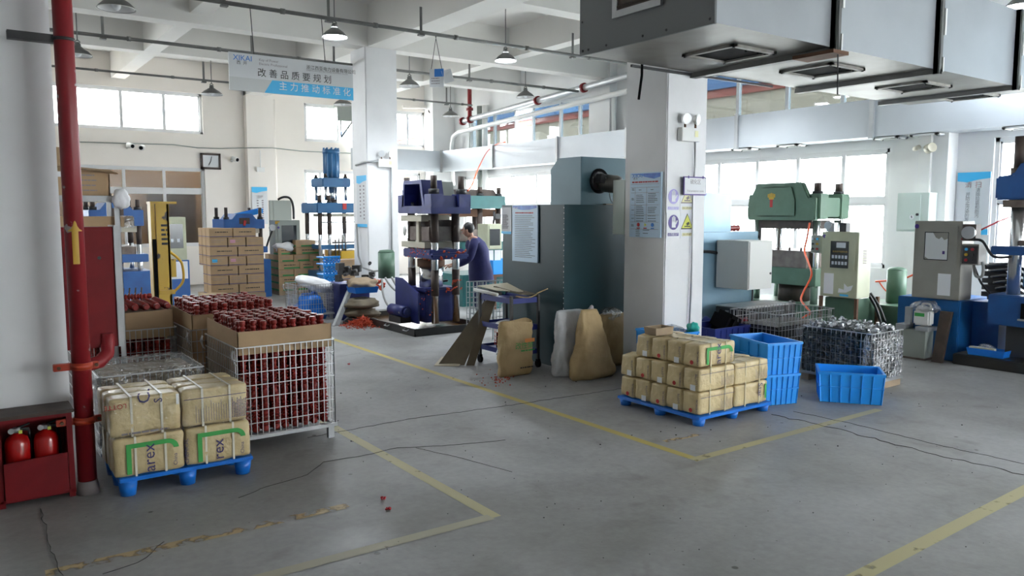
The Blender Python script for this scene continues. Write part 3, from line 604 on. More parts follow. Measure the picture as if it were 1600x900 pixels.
tag(MB().tube([PY(611, 262, 13.40), PY(612, 330, 13.40), PY(612, 410, 13.40)], .014, 6).build('conduit', 'galv'), 'thin conduit down the far column below the emergency light', 'conduit')
tag(MB().tube([PX(556, 258, 6.32), PX(566, 254, 6.3)] + [PY(x, y_, 13.38) for x, y_ in ((578, 253), (590, 252))], .02, 6).build('wall_cable', 'galv'), 'grey cable wrapping the far column to its emergency light', 'cable')
tag(MB().tube([PX(557, 350, 6.28), PX(560, 400, 6.28), PX(566, 418, 6.28), PY(584, 424, 13.3), PY(600, 422, 13.2)], .018, 6).build('hanging_hose', 'hose'), 'dark hose looping from the far column down to the hydraulic unit', 'hose')
# boards on near column
def column_board():
    a, b = PX(983, 271, 6.32), PX(1034, 371, 6.32); o = Vector((6.315, PX(984, 370, 6.315).y, PX(984, 370, 6.315).z)); u = Vector((0, -1, 0)); v = Vector((0, 0, 1)); W = o.y - PX(1034, 300, 6.315).y; H = PX(984, 271, 6.315).z - o.z
    t = thing('notice_board', 'pale blue operating notice with royal blue header on the near column', 'notice board', tuple(o))
    m = MB(); quad(m, o, u, v, 0, 0, W, H, off=-.012, th=.022); m.build('board', 'boardblue', t, bevel=.002)
    n = u.cross(v); P = lambda x, z: o + u * (x * W) + v * (z * H) + n * .0115
    MB().add([P(x, z) for x, z in ((.05, .985), (.05, .978), (.33, .968), (.5, .93), (.78, .90), (.97, .925), (.97, .985))], [(6, 5, 4, 3, 2, 1, 0)]).build('header_band', 'boardtop', t)
    txt('lettering', 'XIKAI', .065, o + u * W * .08 + v * H * .925, u, v, 'boardblue2', t, off=.0135); txt('lettering', '西 开', .03, o + u * W * .12 + v * H * .895, u, v, 'blackink', t, off=.0135)
    o2 = o + n * .010
    lines('print', o2, u, v, 1, W * .08, W * .92, H * .845, H * .845, .016, 'redink', t, False)
    g = MB()
    for z in (.82, .77, .69, .50, .345, .235, .125): quad(g, o2, u, v, W * .05, H * z, W * .94, H * z + .003)
    for x in (.18, .55): quad(g, o2, u, v, W * x, H * .235, W * x + .003, H * .77)
    g.build('table_rule', 'greyink', t)
    for x0, x1, y0, y1, r in ((.22, .5, .54, .65, 5), (.6, .9, .54, .67, 6), (.22, .5, .37, .48, 5), (.6, .9, .38, .46, 4), (.22, .5, .25, .33, 3), (.6, .9, .25, .33, 3), (.22, .4, .02, .11, 4), (.45, .65, .06, .11, 2), (.08, .16, .73, .75, 2), (.3, .42, .73, .73, 1), (.68, .8, .73, .73, 1), (.07, .16, .58, .6, 2), (.07, .16, .42, .42, 1), (.07, .16, .29, .29, 1), (.07, .16, .17, .19, 2)):
        lines('print', o2, u, v, r, W * x0, W * x1, H * y0, H * y1, .006, 'blackink', t)
    for x, c in ((.3, 'redink'), (.52, 'yel'), (.75, 'boardblue2')):
        m = MB(); cc = o2 + u * W * x + v * H * .195; m.cyl(cc + n * .001, cc + n * .003, .022, n=16 if c != 'yel' else 3); m.build('safety_icon', c, t); m = MB(); quad(m, o2, u, v, W * (x - .05), H * .135, W * (x + .05), H * .15); m.build('icon_caption', c if c != 'yel' else 'redink', t)
column_board()
def safety_signs():
    n = 0
    for j, (pz0, pz1) in enumerate(((292, 331), (332, 372))):
        for i, (x0, x1) in enumerate(((1041.5, 1062), (1063, 1083))):
            a = PY(x0, pz0 + .5, 5.968); b = PY(x1, pz1 - .5, 5.968); o = Vector((a.x, 5.968, b.z)); W = b.x - a.x; H = a.z - b.z; u = Vector((1, 0, 0)); v = Vector((0, 0, 1)); f = j == 0
            lab = ['faded purple safety sign, upper left of the four on the near column', 'faded yellow warning sign partly behind the framed plate', 'purple protective-glove sign, lower left of the four on the near column', 'yellow triangle hand-crush sign, lower right of the four on the near column'][j * 2 + i]
            t = thing('safety_sign', lab, 'sign', tuple(o)); m = MB(); quad(m, o, u, v, 0, 0, W, H, off=-.001, th=.004); m.build('board', 'paper', t)
            c = o + u * W * .5 + v * H * .62; nn = Vector((0, -1, 0))
            if i == 0:
                k = 'purplel' if f else 'purple'; MB().cyl(c + nn * .004, c + nn * .006, W * .38, n=24).build('roundel', k, t)
                g = MB(); g.obox(c + nn * .007 + v * -.02, (W * .28, .002, W * .34)); 
                for q in range(4): g.obox(c + nn * .007 + u * (W * (-.11 + q * .07)) + v * (W * .22 - abs(q - 1.5) * .012), (W * .05, .002, W * .26))
                g.obox(c + nn * .007 + u * W * .2 + v * 0, (W * .07, .002, W * .22), (0, .6, 0)); g.build('glove_icon', 'paper', t)
                m = MB(); quad(m, o, u, v, W * .1, H * .08, W * .9, H * .2, off=.004); m.build('caption_band', k, t); txt('lettering', '必须戴防护手套', .03, o + u * W * .13 + v * H * .105, u, v, 'paper', t, off=.0062)
            else:
                k = 'yell' if f else 'yel'; tr = MB(); r = W * .46
                tr.prism([(c.x - r, c.z - r * .75), (c.x + r, c.z - r * .75), (c.x, c.z + r * 1.0)], 1, c.y - .0055, c.y - .004); tr.build('triangle_border', 'greyink' if f else 'blackink', t)
                r *= .88; tr = MB(); tr.prism([(c.x - r, c.z - r * .72), (c.x + r, c.z - r * .72), (c.x, c.z + r * .98)], 1, c.y - .0065, c.y - .0055); tr.build('triangle', k, t)
                g = MB(); g.obox(c + nn * .008 + v * -.045, (W * .42, .002, .012)); g.obox(c + nn * .008 + v * -.015 + u * .01, (W * .2, .002, .03), (0, -.5, 0)); g.build('hand_icon', 'blackink' if not f else 'greyink', t)
                m = MB(); quad(m, o, u, v, W * .15, H * .08, W * .85, H * .2, off=.004); m.build('caption_band', 'yell', t); txt('lettering', '当心机械伤人', .03, o + u * W * .18 + v * H * .105, u, v, 'greyink' if f else 'rust', t, off=.0062)
    a, b = PY(1067.5, 275.5, 5.93), PY(1102.5, 305.5, 5.93); o = Vector((a.x, 5.93, b.z)); W = b.x - a.x; H = a.z - b.z
    t = thing('zone_plate', 'purple-framed vulcanization zone plate hanging on the near column', 'sign', tuple(o)); m = MB(); quad(m, o, u, v, 0, 0, W, H, off=0, th=.012); m.build('frame', 'purple', t, bevel=.002)
    m = MB(); quad(m, o, u, v, .013, .013, W - .013, H - .013, off=.0125); m.build('plate', 'paper', t)
    txt('lettering', '硫化区', .058, o + u * W * .5 + v * H * .62, u, v, 'greyink', t, 'CENTER', off=.015); txt('lettering', 'Vulcanization zone', .036, o + u * W * .5 + v * H * .18, u, v, 'greyink', t, 'CENTER', off=.015)
    m = MB(); quad(m, o, u, v, W * .17, H * .9, W * .21, H * 1.04, off=.013, th=.004); quad(m, o, u, v, W * .8, H * .9, W * .84, H * 1.04, off=.013, th=.004); m.build('clip', 'purple', t)
safety_signs()
# ================================================================ left foreground: fire pipe, extinguisher cabinet, hose cabinet
def fire_pipe():
    x, y = .648, 5.72; t = thing('fire_riser_pipe', 'tall red fire riser pipe in front of the left column with a yellow arrow', 'pipe', (x, y, 0))
    s = MB(); s.cyl((x, y, .07), (x, y, 4.9), .057, n=28); s.build('pipe', 'redpipe', t)
    MB().lathe([(0, .070), (.05, .066), (.08, .060), (.09, .058)], (x, y, 0), (x, y, 1), 24).build('floor_collar', 'conc', t)
    for z in (.47, .83):
        c = MB(); c.lathe([(0, .066), (.045, .066)], (x, y, z), (x, y, z + 1), 24); c.box(x - .16, x - .05, y - .012, y + .03, z, z + .045); c.box(x + .05, x + .1, y - .012, y + .012, z, z + .045); b = c.build('clamp', 'orange', t, bevel=.003)
        MB().cyl((x - .13, y - .03, z + .022), (x - .13, y - .01, z + .022), .012, n=6).cyl((x + .085, y - .03, z + .022), (x + .085, y - .01, z + .022), .012, n=6).build('bolt', 'rust', b)
    z = PY(100, 62, y).z; c = MB(); c.box(x - .30, x - .05, y + .0, y + .06, z - .025, z + .025); c.lathe([(0, .062), (.02, .062)], (x, y, z - .01), (x, y, z + 1), 24); c.build('wall_bracket', 'dark', t)
    # branch to hose cabinet
    MB().tube([(x + .05, 5.9, .82), (x + .14, 5.98, .82), (x + .20, 6.05, .86), (x + .215, 6.1, .93), (x + .215, 6.1, 1.0)], .045, 14).build('branch_elbow', 'redpipe', t)
    # arrow wrapped on pipe front (flat print slightly curved)
    a = MB(); za, zb = PY(118, 412, y).z, PY(118, 345, y).z; rr = .0585
    def pt(ang, z): return (x + rr * math.sin(ang), y - rr * math.cos(ang), z)
    def strip(a0, a1, z0, z1, w0, w1):
        n = 8; vv = []
        for i in range(n + 1):
            k = i / n; vv += [pt(a0 + (a1 - a0) * k, z0), pt(w0 + (w1 - w0) * k, z1)]
        a.add(vv, [(2 * i, 2 * i + 2, 2 * i + 3, 2 * i + 1) for i in range(n)])
    ph = -.35 + .34
    strip(ph - .35, ph + .3, za, za + (zb - za) * .78, ph - .35, ph + .3); strip(ph - .78, ph + .78, za + (zb - za) * .76, zb, ph - .03, ph + .03)
    a.build('arrow', 'yellowp', t)
fire_pipe()
def ext_cabinet():
    x0, x1, y0, y1, z1 = .17, .575, 5.70, 5.945, .585; x0 = .155
    t = thing('extinguisher_cabinet', 'open-fronted red steel cabinet holding fire extinguishers at the foot of the left column', 'cabinet', ((x0 + x1) / 2, y0, 0)); w_ = .03
    MB().box(x0 - .25, x1 + .012, y0 - .03, y1, z1 - .022, z1).build('top_shelf', 'brown', t, bevel=.004)
    f = MB(); f.box(x0, x0 + w_, y0, y1, .03, z1 - .022).box(x1 - w_, x1, y0, y1, .03, z1 - .022).box(x0 + w_, x1 - w_, y0, y0 + .015, z1 - .05, z1 - .022).box(x0 + w_, x1 - w_, y1 - .015, y1, .05, z1 - .022).box(x0, x1, y0, y1, .03, .05)
    f.build('body', 'red', t, bevel=.003)
    g = MB(); g.box(x0, x0 + .035, y0, y0 + .035, 0, .03).box(x1 - .035, x1, y0, y0 + .035, 0, .03).box(x0, x0 + .035, y1 - .035, y1, 0, .03).box(x1 - .035, x1, y1 - .035, y1, 0, .03); g.build('leg', 'red', t)
    d = MB(); d.add([(x0 + .035, y0 - .02, .045), (x1 - .035, y0 - .006, .05), (x1 - .035, y0 - .006, .30), (x0 + .035, y0 - .03, .29), (x0 + .035, y0 - .008, .045), (x1 - .035, y0 + .006, .05), (x1 - .035, y0 + .006, .30), (x0 + .035, y0 - .016, .29)], [(0, 1, 2, 3), (7, 6, 5, 4), (0, 4, 5, 1), (1, 5, 6, 2), (2, 6, 7, 3), (3, 7, 4, 0)]); d.build('front_panel', 'red', t)
    return x0, x1
def extinguisher(x, y, label, rz=0):
    t = thing('fire_extinguisher', label, 'fire extinguisher', (x, y, .05), 'fire extinguishers in the red cabinet')
    mr = mat('extinguisher_red', (.45, .008, .007), .22, coat=.5); mb = MB(); mb.lathe([(0, .066), (.01, .072), (.33, .072), (.365, .06), (.385, .025), (.395, .022)], (x, y, .05), (x, y, 1.05), 24); mb.build('cylinder', mr, t)
    MB().lathe([(.12, .0725), (.20, .0725)], (x, y, .05), (x, y, 1.05), 24, caps=False).build('white_band', 'paper', t)
    MB().cyl((x, y, .44), (x, y, .475), .022, n=12).build('valve', 'galv', t); MB().cyl((x - .03, y - .035, .462), (x - .03, y - .022, .462), .018, n=12).build('gauge', 'galv', t)
    MB().obox((x + .03, y, .48), (.09, .02, .008), (0, -.3, 0)).obox((x + .03, y, .465), (.08, .02, .008), (0, .1, 0)).build('lever', 'dark', t); MB().box(x + .01, x + .03, y - .03, y - .02, .44, .46).build('seal', 'yel', t)
    MB().tube([(x + .01, y + .02, .46), (x + .07, y + .04, .44), (x + .08, y + .03, .33), (x + .078, y + .02, .2)], .009, 6).build('hose', 'hosek', t)
ext_cabinet(); extinguisher(.275, 5.83, 'red fire extinguisher with white band, left of the two in the cabinet'); extinguisher(.435, 5.83, 'red fire extinguisher with white band, right of the two in the cabinet')
def hose_cabinet():
    y = 6.1; a = PY(120, 355, y); b = PY(181, 543, y); x0, x1 = .70, PY(181, 450, y).x - .0; z0, z1 = .90, 1.745
    t = thing('fire_hose_cabinet', 'tall dark red fire hose cabinet with a pale edge strip behind the riser pipe', 'cabinet', ((x0 + x1) / 2, y, z0))
    MB().box(.605, x1, y, y + .22, z0, z1).build('body', 'red', t, bevel=.004)
    MB().box(x1, x1 + .035, y - .012, y + .22, z0 - .002, z1 + .01).build('edge_strip', 'galv', t)
    MB().box(.615, x1 - .01, y - .01, y - .001, z0 + .02, z1 - .02).build('door', 'red', t, bevel=.003)
    p = PY(155, 403, y - .01); MB().cyl((p.x, y - .014, p.z), (p.x, y - .008, p.z), .012, n=12).build('lock', 'dark', t)
    return x1
hose_cabinet()
def rack():
    y = 6.98; pz = PY(181, 305, y); x1 = PY(188, 320, y).x; x0 = .47; zt = pz.z
    t = thing('angle_rack', 'grey slotted-angle rack behind the red hose cabinet', 'rack', ((x0 + x1) / 2, y, 0))
    for (x, yy) in ((x1 - .025, y), (x1 - .025, y + .38), (x0, y), (x0, y + .38)):
        MB().box(x - .02, x + .02, yy, yy + .004, 0, zt + .02).box(x + .016, x + .02, yy, yy + .04, 0, zt + .02).build('upright', 'galv', t)
    for z in (zt - .05, PY(160, 357, y).z - .03):
        MB().box(x0, x1, y - .003, y + .001, z, z + .045).box(x0, x1, y + .38, y + .384, z, z + .045).box(x0, x1, y + .002, y + .378, z + .03, z + .04).build('shelf', 'galv', t)
    MB().cyl((x1 - .03, y - .015, zt - .03), (x1 - .03, y, zt - .03), .012, n=6).build('bolt', 'galv', t)
    # cartons on it
    z = zt - .01; xa, xb = x0 + .05, PY(172, 290, y).x; h = PY(150, 266, y).z - z
    c = thing('open_carton', 'brown open carton with raised flaps on top of the grey rack', 'carton', ((xa + xb) / 2, y + .2, z)); yb = y + .36
    MB().box(xa, xb, y + .01, y + .018, z, z + h).box(xa, xb, yb - .008, yb, z, z + h).box(xa, xa + .008, y + .01, yb, z, z + h).box(xb - .008, xb, y + .01, yb, z, z + h).box(xa, xb, y + .01, yb, z, z + .008).build('box', 'card', c)
    f = MB(); f.add([(xa, y + .01, z + h), (xb, y + .01, z + h), (xb + .06, y - .05, z + h - .03), (xa + .02, y - .07, z + h + .035)] , [(0, 1, 2, 3)]); f.add([(xa, y + .01, z + h + .006), (xb, y + .01, z + h + .006), (xb + .06, y - .05, z + h - .024), (xa + .02, y - .07, z + h + .041)], [(3, 2, 1, 0)]); f.build('flap', 'card', c)
    g = PY(125, 200, y + .02); g2 = PY(140, 255, y + .02)
    MB().obox((xa + .10, y + .10, z + h + .14), (.008, .16, .28), (.1, .22, .5)).build('flap', 'card', c)
    MB().obox((xa + .14, y + .3, z + h + .10), (.24, .008, .2), (-.2, .1, 0)).build('flap', 'card', c)
    o = Vector((xa, y + .01, z)); u, v = Vector((1, 0, 0)), Vector((0, 0, 1)); W = xb - xa
    lines('print', o, u, v, 4, W * .38, W * .50, h * .2, h * .75, .014, 'blackink', c, False); lines('print', o, u, v, 4, W * .56, W * .9, h * .2, h * .78, .01, 'greyink', c)
    m = MB(); quad(m, o, u, v, W * .22, h * .72, W * .45, h * .92); m.build('label', 'paper', c)
    z = PY(160, 357, y).z + .01
    cc = thing('low_carton', 'film-wrapped low brown carton on the lower shelf of the grey rack', 'carton', (.9, y + .3, z)); MB().box(x0 + .05, x1 + .10, y + .04, y + .36, z, z + .085).build('box', 'card', cc, bevel=.006); MB().box(x1 + .02, x1 + .105, y + .035, y + .365, z - .004, z + .09).build('film', 'film_heavy', cc, bevel=.008)
    tag(blob((x1 + .0, y - .05, zt - .03), (.065, .05, .085), 'plasw', 'white_rag', 3), 'white cloth draped over the end of the grey rack', 'cloth')
def blob(c, r, m, name, seed, amp=.25, sub=3, parent=None):
    bm = bmesh.new(); bmesh.ops.create_icosphere(bm, subdivisions=sub, radius=1); from mathutils import noise as nz
    for v in bm.verts:
        d = 1 + amp * nz.noise(v.co * 1.7 + Vector((seed * 3.1, 0, 0))) + amp * .6 * nz.noise(v.co * 4.3 + Vector((0, seed * 1.7, 0)))
        v.co = Vector((v.co.x * r[0], v.co.y * r[1], v.co.z * r[2])) * d
    for f in bm.faces: f.smooth = True
    zmin = min(v.co.z for v in bm.verts)
    me = bpy.data.meshes.new(name); bm.to_mesh(me); bm.free(); me.materials.append(M[m] if isinstance(m, str) else m)
    o = bpy.data.objects.new(name, me); COL.objects.link(o)
    if parent: o.parent = parent; o.location = Vector(c) - Vector(parent['_org']); o['_org'] = parent['_org']
    else:
        for v in me.vertices: v.co.z -= zmin
        o.location = (c[0], c[1], c[2] + zmin); o['_org'] = tuple(o.location)
    return o
rack()
# ================================================================ pallets and wrapped bales
def pallet(x0, x1, y0, y1, h, label, rz=0, round_feet=True):
    t = thing('plastic_pallet', label, 'pallet', ((x0 + x1) / 2, (y0 + y1) / 2, 0)); dt = .026; d = MB()
    d.box(x0, x1, y0, y0 + .07, h - dt, h).box(x0, x1, y1 - .07, y1, h - dt, h).box(x0, x0 + .07, y0 + .07, y1 - .07, h - dt, h).box(x1 - .07, x1, y0 + .07, y1 - .07, h - dt, h)
    n = 7
    for i in range(n): x = x0 + .07 + (x1 - x0 - .14) * (i + .5) / n; d.box(x - .035, x + .035, y0 + .07, y1 - .07, h - dt + .004, h - .002)
    for i in range(4): y = y0 + .07 + (y1 - y0 - .14) * (i + .5) / 4; d.box(x0 + .07, x1 - .07, y - .02, y + .02, h - dt, h - .006)
    d.build('deck', 'bluepl', t, bevel=.004)
    for i in range(3):
        for j in range(3):
            x = x0 + .058 + (x1 - x0 - .116) * i / 2; y = y0 + .058 + (y1 - y0 - .116) * j / 2
            MB().lathe([(0, .048), (h - dt, .060)], (x, y, 0), (x, y, 1), 20).build('foot', 'bluepl', t)
    return t
from mathutils import noise as NZ
def bale_mesh(L, T, H, seed):
    bm = bmesh.new(); bmesh.ops.create_cube(bm, size=1); bmesh.ops.subdivide_edges(bm, edges=bm.edges, cuts=9, use_grid_fill=True)
    for v in bm.verts:
        c = v.co.copy(); q = Vector((c.x * L, c.y * T, c.z * H)); r = .022; h = Vector((L / 2 - r, T / 2 - r, H / 2 - r))
        k = Vector((max(-h.x, min(h.x, q.x)), max(-h.y, min(h.y, q.y)), max(-h.z, min(h.z, q.z)))); d = q - k
        if d.length > 1e-6: q = k + d.normalized() * min(r, d.length)
        s = Vector((seed * 5.3, seed * 2.1, 0)); n1 = NZ.noise(q * 7 + s); n2 = NZ.noise(q * 26 + s)
        nn = Vector((c.x ** 3, c.y ** 3, c.z ** 3)).normalized(); sgn = .009 * n1 + .0045 * n2 - .003
        q += Vector((nn.x, nn.y, nn.z)) * sgn; v.co = q + Vector((0, 0, H / 2))
    for f in bm.faces: f.smooth = True
    me = bpy.data.meshes.new('bale'); bm.to_mesh(me); bm.free(); me.materials.append(M['kraft']); return me
BM = {}
def bale(x0, y0, z0, L, T, H, label, group, face='none', k=0):
    key = (round(L, 3), round(T, 3), round(H, 3), k % 3)
    if key not in BM: BM[key] = bale_mesh(L, T, H, k % 3 + 1)
    cx, cy = x0 + L / 2, y0 + T / 2; t = thing('wrapped_bale', label, 'bale', (cx, cy, z0), group)
    b = bpy.data.objects.new('block', BM[key]); COL.objects.link(b); b.parent = t; b['_org'] = t['_org']
    for sx in (-.2, .22):
        s = MB(); X = cx + sx * L; e = .003
        s.box(X - .007, X + .007, y0 - e, y0 + T + e, z0 + H, z0 + H + e).box(X - .007, X + .007, y0 - e, y0, z0, z0 + H + e).box(X - .007, X + .007, y0 + T, y0 + T + e, z0, z0 + H + e); s.build('strap', 'strap' if T < .18 else 'strapdim', t)
    return t
def front_print(t, x0, y0, z0, L, H, kind):
    u, v = Vector((1, 0, 0)), Vector((0, 0, 1)); o = Vector((x0, y0 - .003, z0))
    if kind == 'arex' or kind == 'rex':
        g = MB(); a, b, w_ = .17 * L, .86 * L, .03
        quad(g, o, u, v, a, 0.02, a + w_ * 1.0, H * .84, off=.004); quad(g, o, u, v, a, H * .84 - w_, b - .05, H * .84, off=.0045)
        pts = []; R0, R1 = .065, .035; c = (b - .05, H * .84 - .065)
        for i in range(9): an = math.pi / 2 - i * math.pi / 16; pts.append((c[0] + R0 * math.cos(an) * 1.1, c[1] + R0 * math.sin(an)))
        for i in range(9): an = i * math.pi / 16; pts.append((c[0] + R1 * math.cos(an) * 1.1, c[1] + R1 * math.sin(an)))
        n = Vector((0, -1, 0)); g.add([o + u * x + v * y + n * .0055 for x, y in pts], [(i, i + 1, 16 - i, 17 - i) for i in range(8)]); g.build('green_mark', 'green', t)
        s_ = 'arex' if kind == 'arex' else 'rex'; txt('lettering', s_, .105, o + u * L * .56 + v * H * .06, v, -u, 'ink', t, off=.006)
        txt('lettering', 'China', .035, o + u * L * .88 + v * H * .12, v, -u, 'ink', t, off=.006)
        if kind == 'rex': txt('lettering', 'CHEMICAL', .036, o + u * L * .03 + v * H * .1, v, -u, 'ink', t, off=.006)
    if kind == 'lotte':
        txt('lettering', 'LOTTE', .045, o + u * L * .24 + v * H * .86, -u, -v, 'redink', t, off=.006); txt('lettering', 'C.', .11, o + u * L * .56 + v * H * .80, v, -u, 'ink', t, off=.006); txt('lettering', 'S', .075, o + u * L * .73 + v * H * .78, v, -u, 'ink', t, off=.006)
        m = MB(); quad(m, o, u, v, L * .93, H * .68, L * .97, H * .95, off=.006); m.build('label', 'paper', t); lines('print', o + Vector((0, -.004, 0)), u, v, 1, L * .15, L * .9, H * .07, H * .07, .012, 'greyink', t)
    if kind == 'text':
        m = MB(); quad(m, o, u, v, L * .02, H * .74, L * .97, H * .755, off=.005); m.build('rule', 'ink', t)
        lines('print', o + Vector((0, -.004, 0)), v, -u, 14, H * .12, H * .66, -L * .70, -L * .2, .004, 'greyink', t); lines('print', o + Vector((0, -.004, 0)), v, -u, 9, H * .12, H * .72, -L * .97, -L * .76, .005, 'ink', t)
def side_print(t, x0, y0, z0, T, H, k):
    u, v = Vector((0, -1, 0)), Vector((0, 0, 1)); o = Vector((x0 - .003, y0 + T, z0)); n = Vector((-1, 0, 0))
    if k % 2 == 0:
        m = MB(); c = o + u * T * .55 + v * H * .2 + n * .003; m.cyl(c, c + n * .0015, .019, n=16); m.build('red_dot', 'redink', t); txt('lettering', 'CHEMICAL', .027, o + u * T * .96 + v * H * .1, v, -u, 'ink', t, off=.006)
    else:
        m = MB(); quad(m, o, u, v, T * .5, H * .05, T * .8, H * .3, off=.003); m.build('label', 'paper', t); txt('lettering', 'LOTTE', .03, o + u * T * .9 + v * H * .35, v, -u, 'ink', t, off=.006)
# left pallet
pallet(.80, 1.66, 5.47, 6.10, .125, 'blue plastic pallet under the wrapped bales beside the red riser pipe')
L_, T_, H_ = .435, .168, .262; GL = 'kraft bales on the left pallet'
for lay in range(2):
    for c in range(2):
        for r in range(3):
            x0 = .775 + c * (L_ + .008) + (0 if lay == 0 else -.012); y0 = 5.485 + r * (T_ + .004) + lay * .01; z0 = .126 + lay * (H_ + .002)
            side = ['left', 'right'][c]; lev = ['bottom', 'top'][lay]; row = ['front', 'middle', 'rear'][r]
            t = bale(x0, y0, z0, L_, T_, H_, 'kraft-wrapped bale in the %s row, %s layer, %s half of the left pallet' % (row, lev, side), GL, k=r + c + lay)
            if r == 0: front_print(t, x0, y0, z0, L_, H_, [['arex', 'rex'], ['lotte', 'text']][lay][c])
f = MB().box(.752, 1.668, 5.466, 6.03, .39, .664).build('bale_film', 'stretch_film', bevel=.02); tag(f, 'clear stretch film around the upper bales on the left pallet', 'film')
# right pallet
pallet(5.15, 6.15, 4.42, 5.44, .085, 'blue plastic pallet under the three-layer bale stack by the near column')
L2, T2, H2 = .475, .193, .205; GR = 'kraft bales on the right pallet'
for lay in range(3):
    for c in range(2 if lay < 2 else 1):
        for r in range(5 if lay < 2 else 4):
            x0 = 5.175 + c * (L2 + .006) + (.035 if lay == 2 else 0); y0 = 4.45 + r * (T2 + .003) + (.03 if lay == 2 else 0); z0 = .086 + lay * (H2 + .002)
            t = bale(x0, y0, z0, L2, T2, H2, 'kraft bale %s from the front, %s layer%s of the right pallet' % (['first', 'second', 'third', 'fourth', 'fifth'][r], ['bottom', 'middle', 'top'][lay], '' if lay == 2 else [' left half', ' right half'][c]), GR, k=r + lay)
            if c == 0: side_print(t, x0, y0, z0, T2, H2, r + lay)
            if r == 0:
                if lay == 2: front_print(t, x0, y0, z0, L2, H2, 'arex')
                elif c == 1 and lay == 0:
                    o = Vector((x0, y0 - .003, z0)); txt('lettering', 'Star', .085, o + Vector((L2 * .68, 0, H2 * .95)), (0, 0, -1), (1, 0, 0), 'ink', t, off=.006); m = MB(); quad(m, o, Vector((1, 0, 0)), Vector((0, 0, 1)), L2 * .88, H2 * .2, L2 * .93, H2 * .85, off=.005); m.build('green_mark', 'green', t)
                else:
                    o = Vector((x0, y0 - .003, z0)); m = MB(); quad(m, o, Vector((1, 0, 0)), Vector((0, 0, 1)), .01, H2 * .76, L2 * .97, H2 * .775, off=.005); m.build('rule', 'ink', t); lines('print', o + Vector((0, -.004, 0)), Vector((0, 0, 1)), Vector((-1, 0, 0)), 9, H2 * .15, H2 * .65, -L2 * .92, -L2 * .6, .004, 'greyink', t)
zt = .086 + 3 * .207
def open_tray(x0, x1, y0, y1, z, h, m, name, label, cat, th=.006, taper=.9):
    cx, cy = (x0 + x1) / 2, (y0 + y1) / 2
    def ring(s, zz, i=0): return [(cx + (x - cx) * s - math.copysign(i, x - cx), cy + (y - cy) * s - math.copysign(i, y - cy), zz) for x, y in ((x0, y0), (x1, y0), (x1, y1), (x0, y1))]
    v = ring(taper, z) + ring(1, z + h) + ring(1, z + h, th) + ring(taper, z + th, th); fs = [(3, 2, 1, 0), (12, 13, 14, 15)]
    for k in range(3): fs += [(k * 4 + i, k * 4 + (i + 1) % 4, k * 4 + 4 + (i + 1) % 4, k * 4 + 4 + i) for i in range(4)]
    o = MB().add(v, fs).build(name, m, bevel=.002)
    return tag(o, label, cat)
a = PY(1021, 515, 5.12); open_tray(a.x - .07, a.x + .17, 5.02, 5.18, .086 + 3 * .207 + .004, .07, 'cardd', 'shallow_tray', 'dirty grey shallow tray on top of the right bale stack', 'tray')
# ================================================================ wire cages
def mesh_panel(mb, o, u, v, W, H, nu, nv, r=.0028, n=None):
    o, u, v = Vector(o), Vector(u), Vector(v)
    for i in range(nu + 1): p = o + u * (W * i / nu); mb.bar(p, p + v * H, r * 2)
    nn = u.cross(v) * r * 1.8
    for j in range(nv + 1): p = o + v * (H * j / nv) + nn; mb.bar(p, p + u * W, r * (3.2 if j == nv else 2))
def cage(x0, x1, y0, y1, z0, z1, label, group='wire mesh stillage cages', nx=17, ny=17, nz=7, feet=True, m='wire'):
    t = thing('wire_cage', label, 'cage', ((x0 + x1) / 2, (y0 + y1) / 2, 0), group)
    for nm, o, u, W, n in (('front_mesh', (x0, y0, z0), (1, 0, 0), x1 - x0, nx), ('back_mesh', (x1, y1, z0), (-1, 0, 0), x1 - x0, nx), ('side_mesh', (x0, y1, z0), (0, -1, 0), y1 - y0, ny), ('side_mesh', (x1, y0, z0), (0, 1, 0), y1 - y0, ny)):
        mb = MB(); mesh_panel(mb, o, u, (0, 0, 1), W, z1 - z0, n, nz); mb.build(nm, m, t)
    if feet:
        b = MB(); b.box(x0 - .012, x1 + .012, y0 - .02, y0 + .015, z0 - .025, z0).box(x0 - .012, x1 + .012, y1 - .015, y1 + .02, z0 - .025, z0).box(x0 - .02, x0 + .015, y0, y1, z0 - .024, z0 - .001).box(x1 - .015, x1 + .02, y0, y1, z0 - .024, z0 - .001)
        for i in range(8): yy = y0 + (y1 - y0) * (i + .5) / 8; b.box(x0, x1, yy - .004, yy + .004, z0 - .012, z0 - .004)
        b.build('base_frame', 'galv', t)
        for x in (x0 + .03, x1 - .055):
            for y in (y0 + .01, y1 - .05): MB().box(x, x + .05, y, y + .04, 0, z0 - .024).build('foot', 'galv', t)
    for (x, y) in ((x0, y0), (x1, y0), (x0, y1)):
        c = MB()
        for k in range(3): c.tube([(x - .015, y + .02 + k * .02, z1 - .02), (x - .03, y + .02 + k * .02, z1 - .06), (x - .01, y + .03 + k * .02, z1 - .12), (x + .005, y + .02, z1 - .14)], .003, 5)
        c.build('spring_clip', m, t)
    return t
def liner(x0, x1, y0, y1, z0, z1, label, m='card', dz=0):
    th = .006; mb = MB()
    mb.prism([(x0, z0), (x1, z0), (x1, z1 + .012), (x0 + .35 * (x1 - x0), z1), (x0, z1 - dz)], 1, y0, y0 + th); mb.box(x0, x1, y1 - th, y1, z0, z1).box(x1 - th, x1, y0, y1, z0, z1)
    mb.prism([(y0, z0), (y1, z0), (y1, z1 + .02), (y0 + .3, z1 + .005), (y0, z1 - dz)], 0, x0, x0 + th)
    return tag(mb.build('cardboard_liner', m), label, 'cardboard')
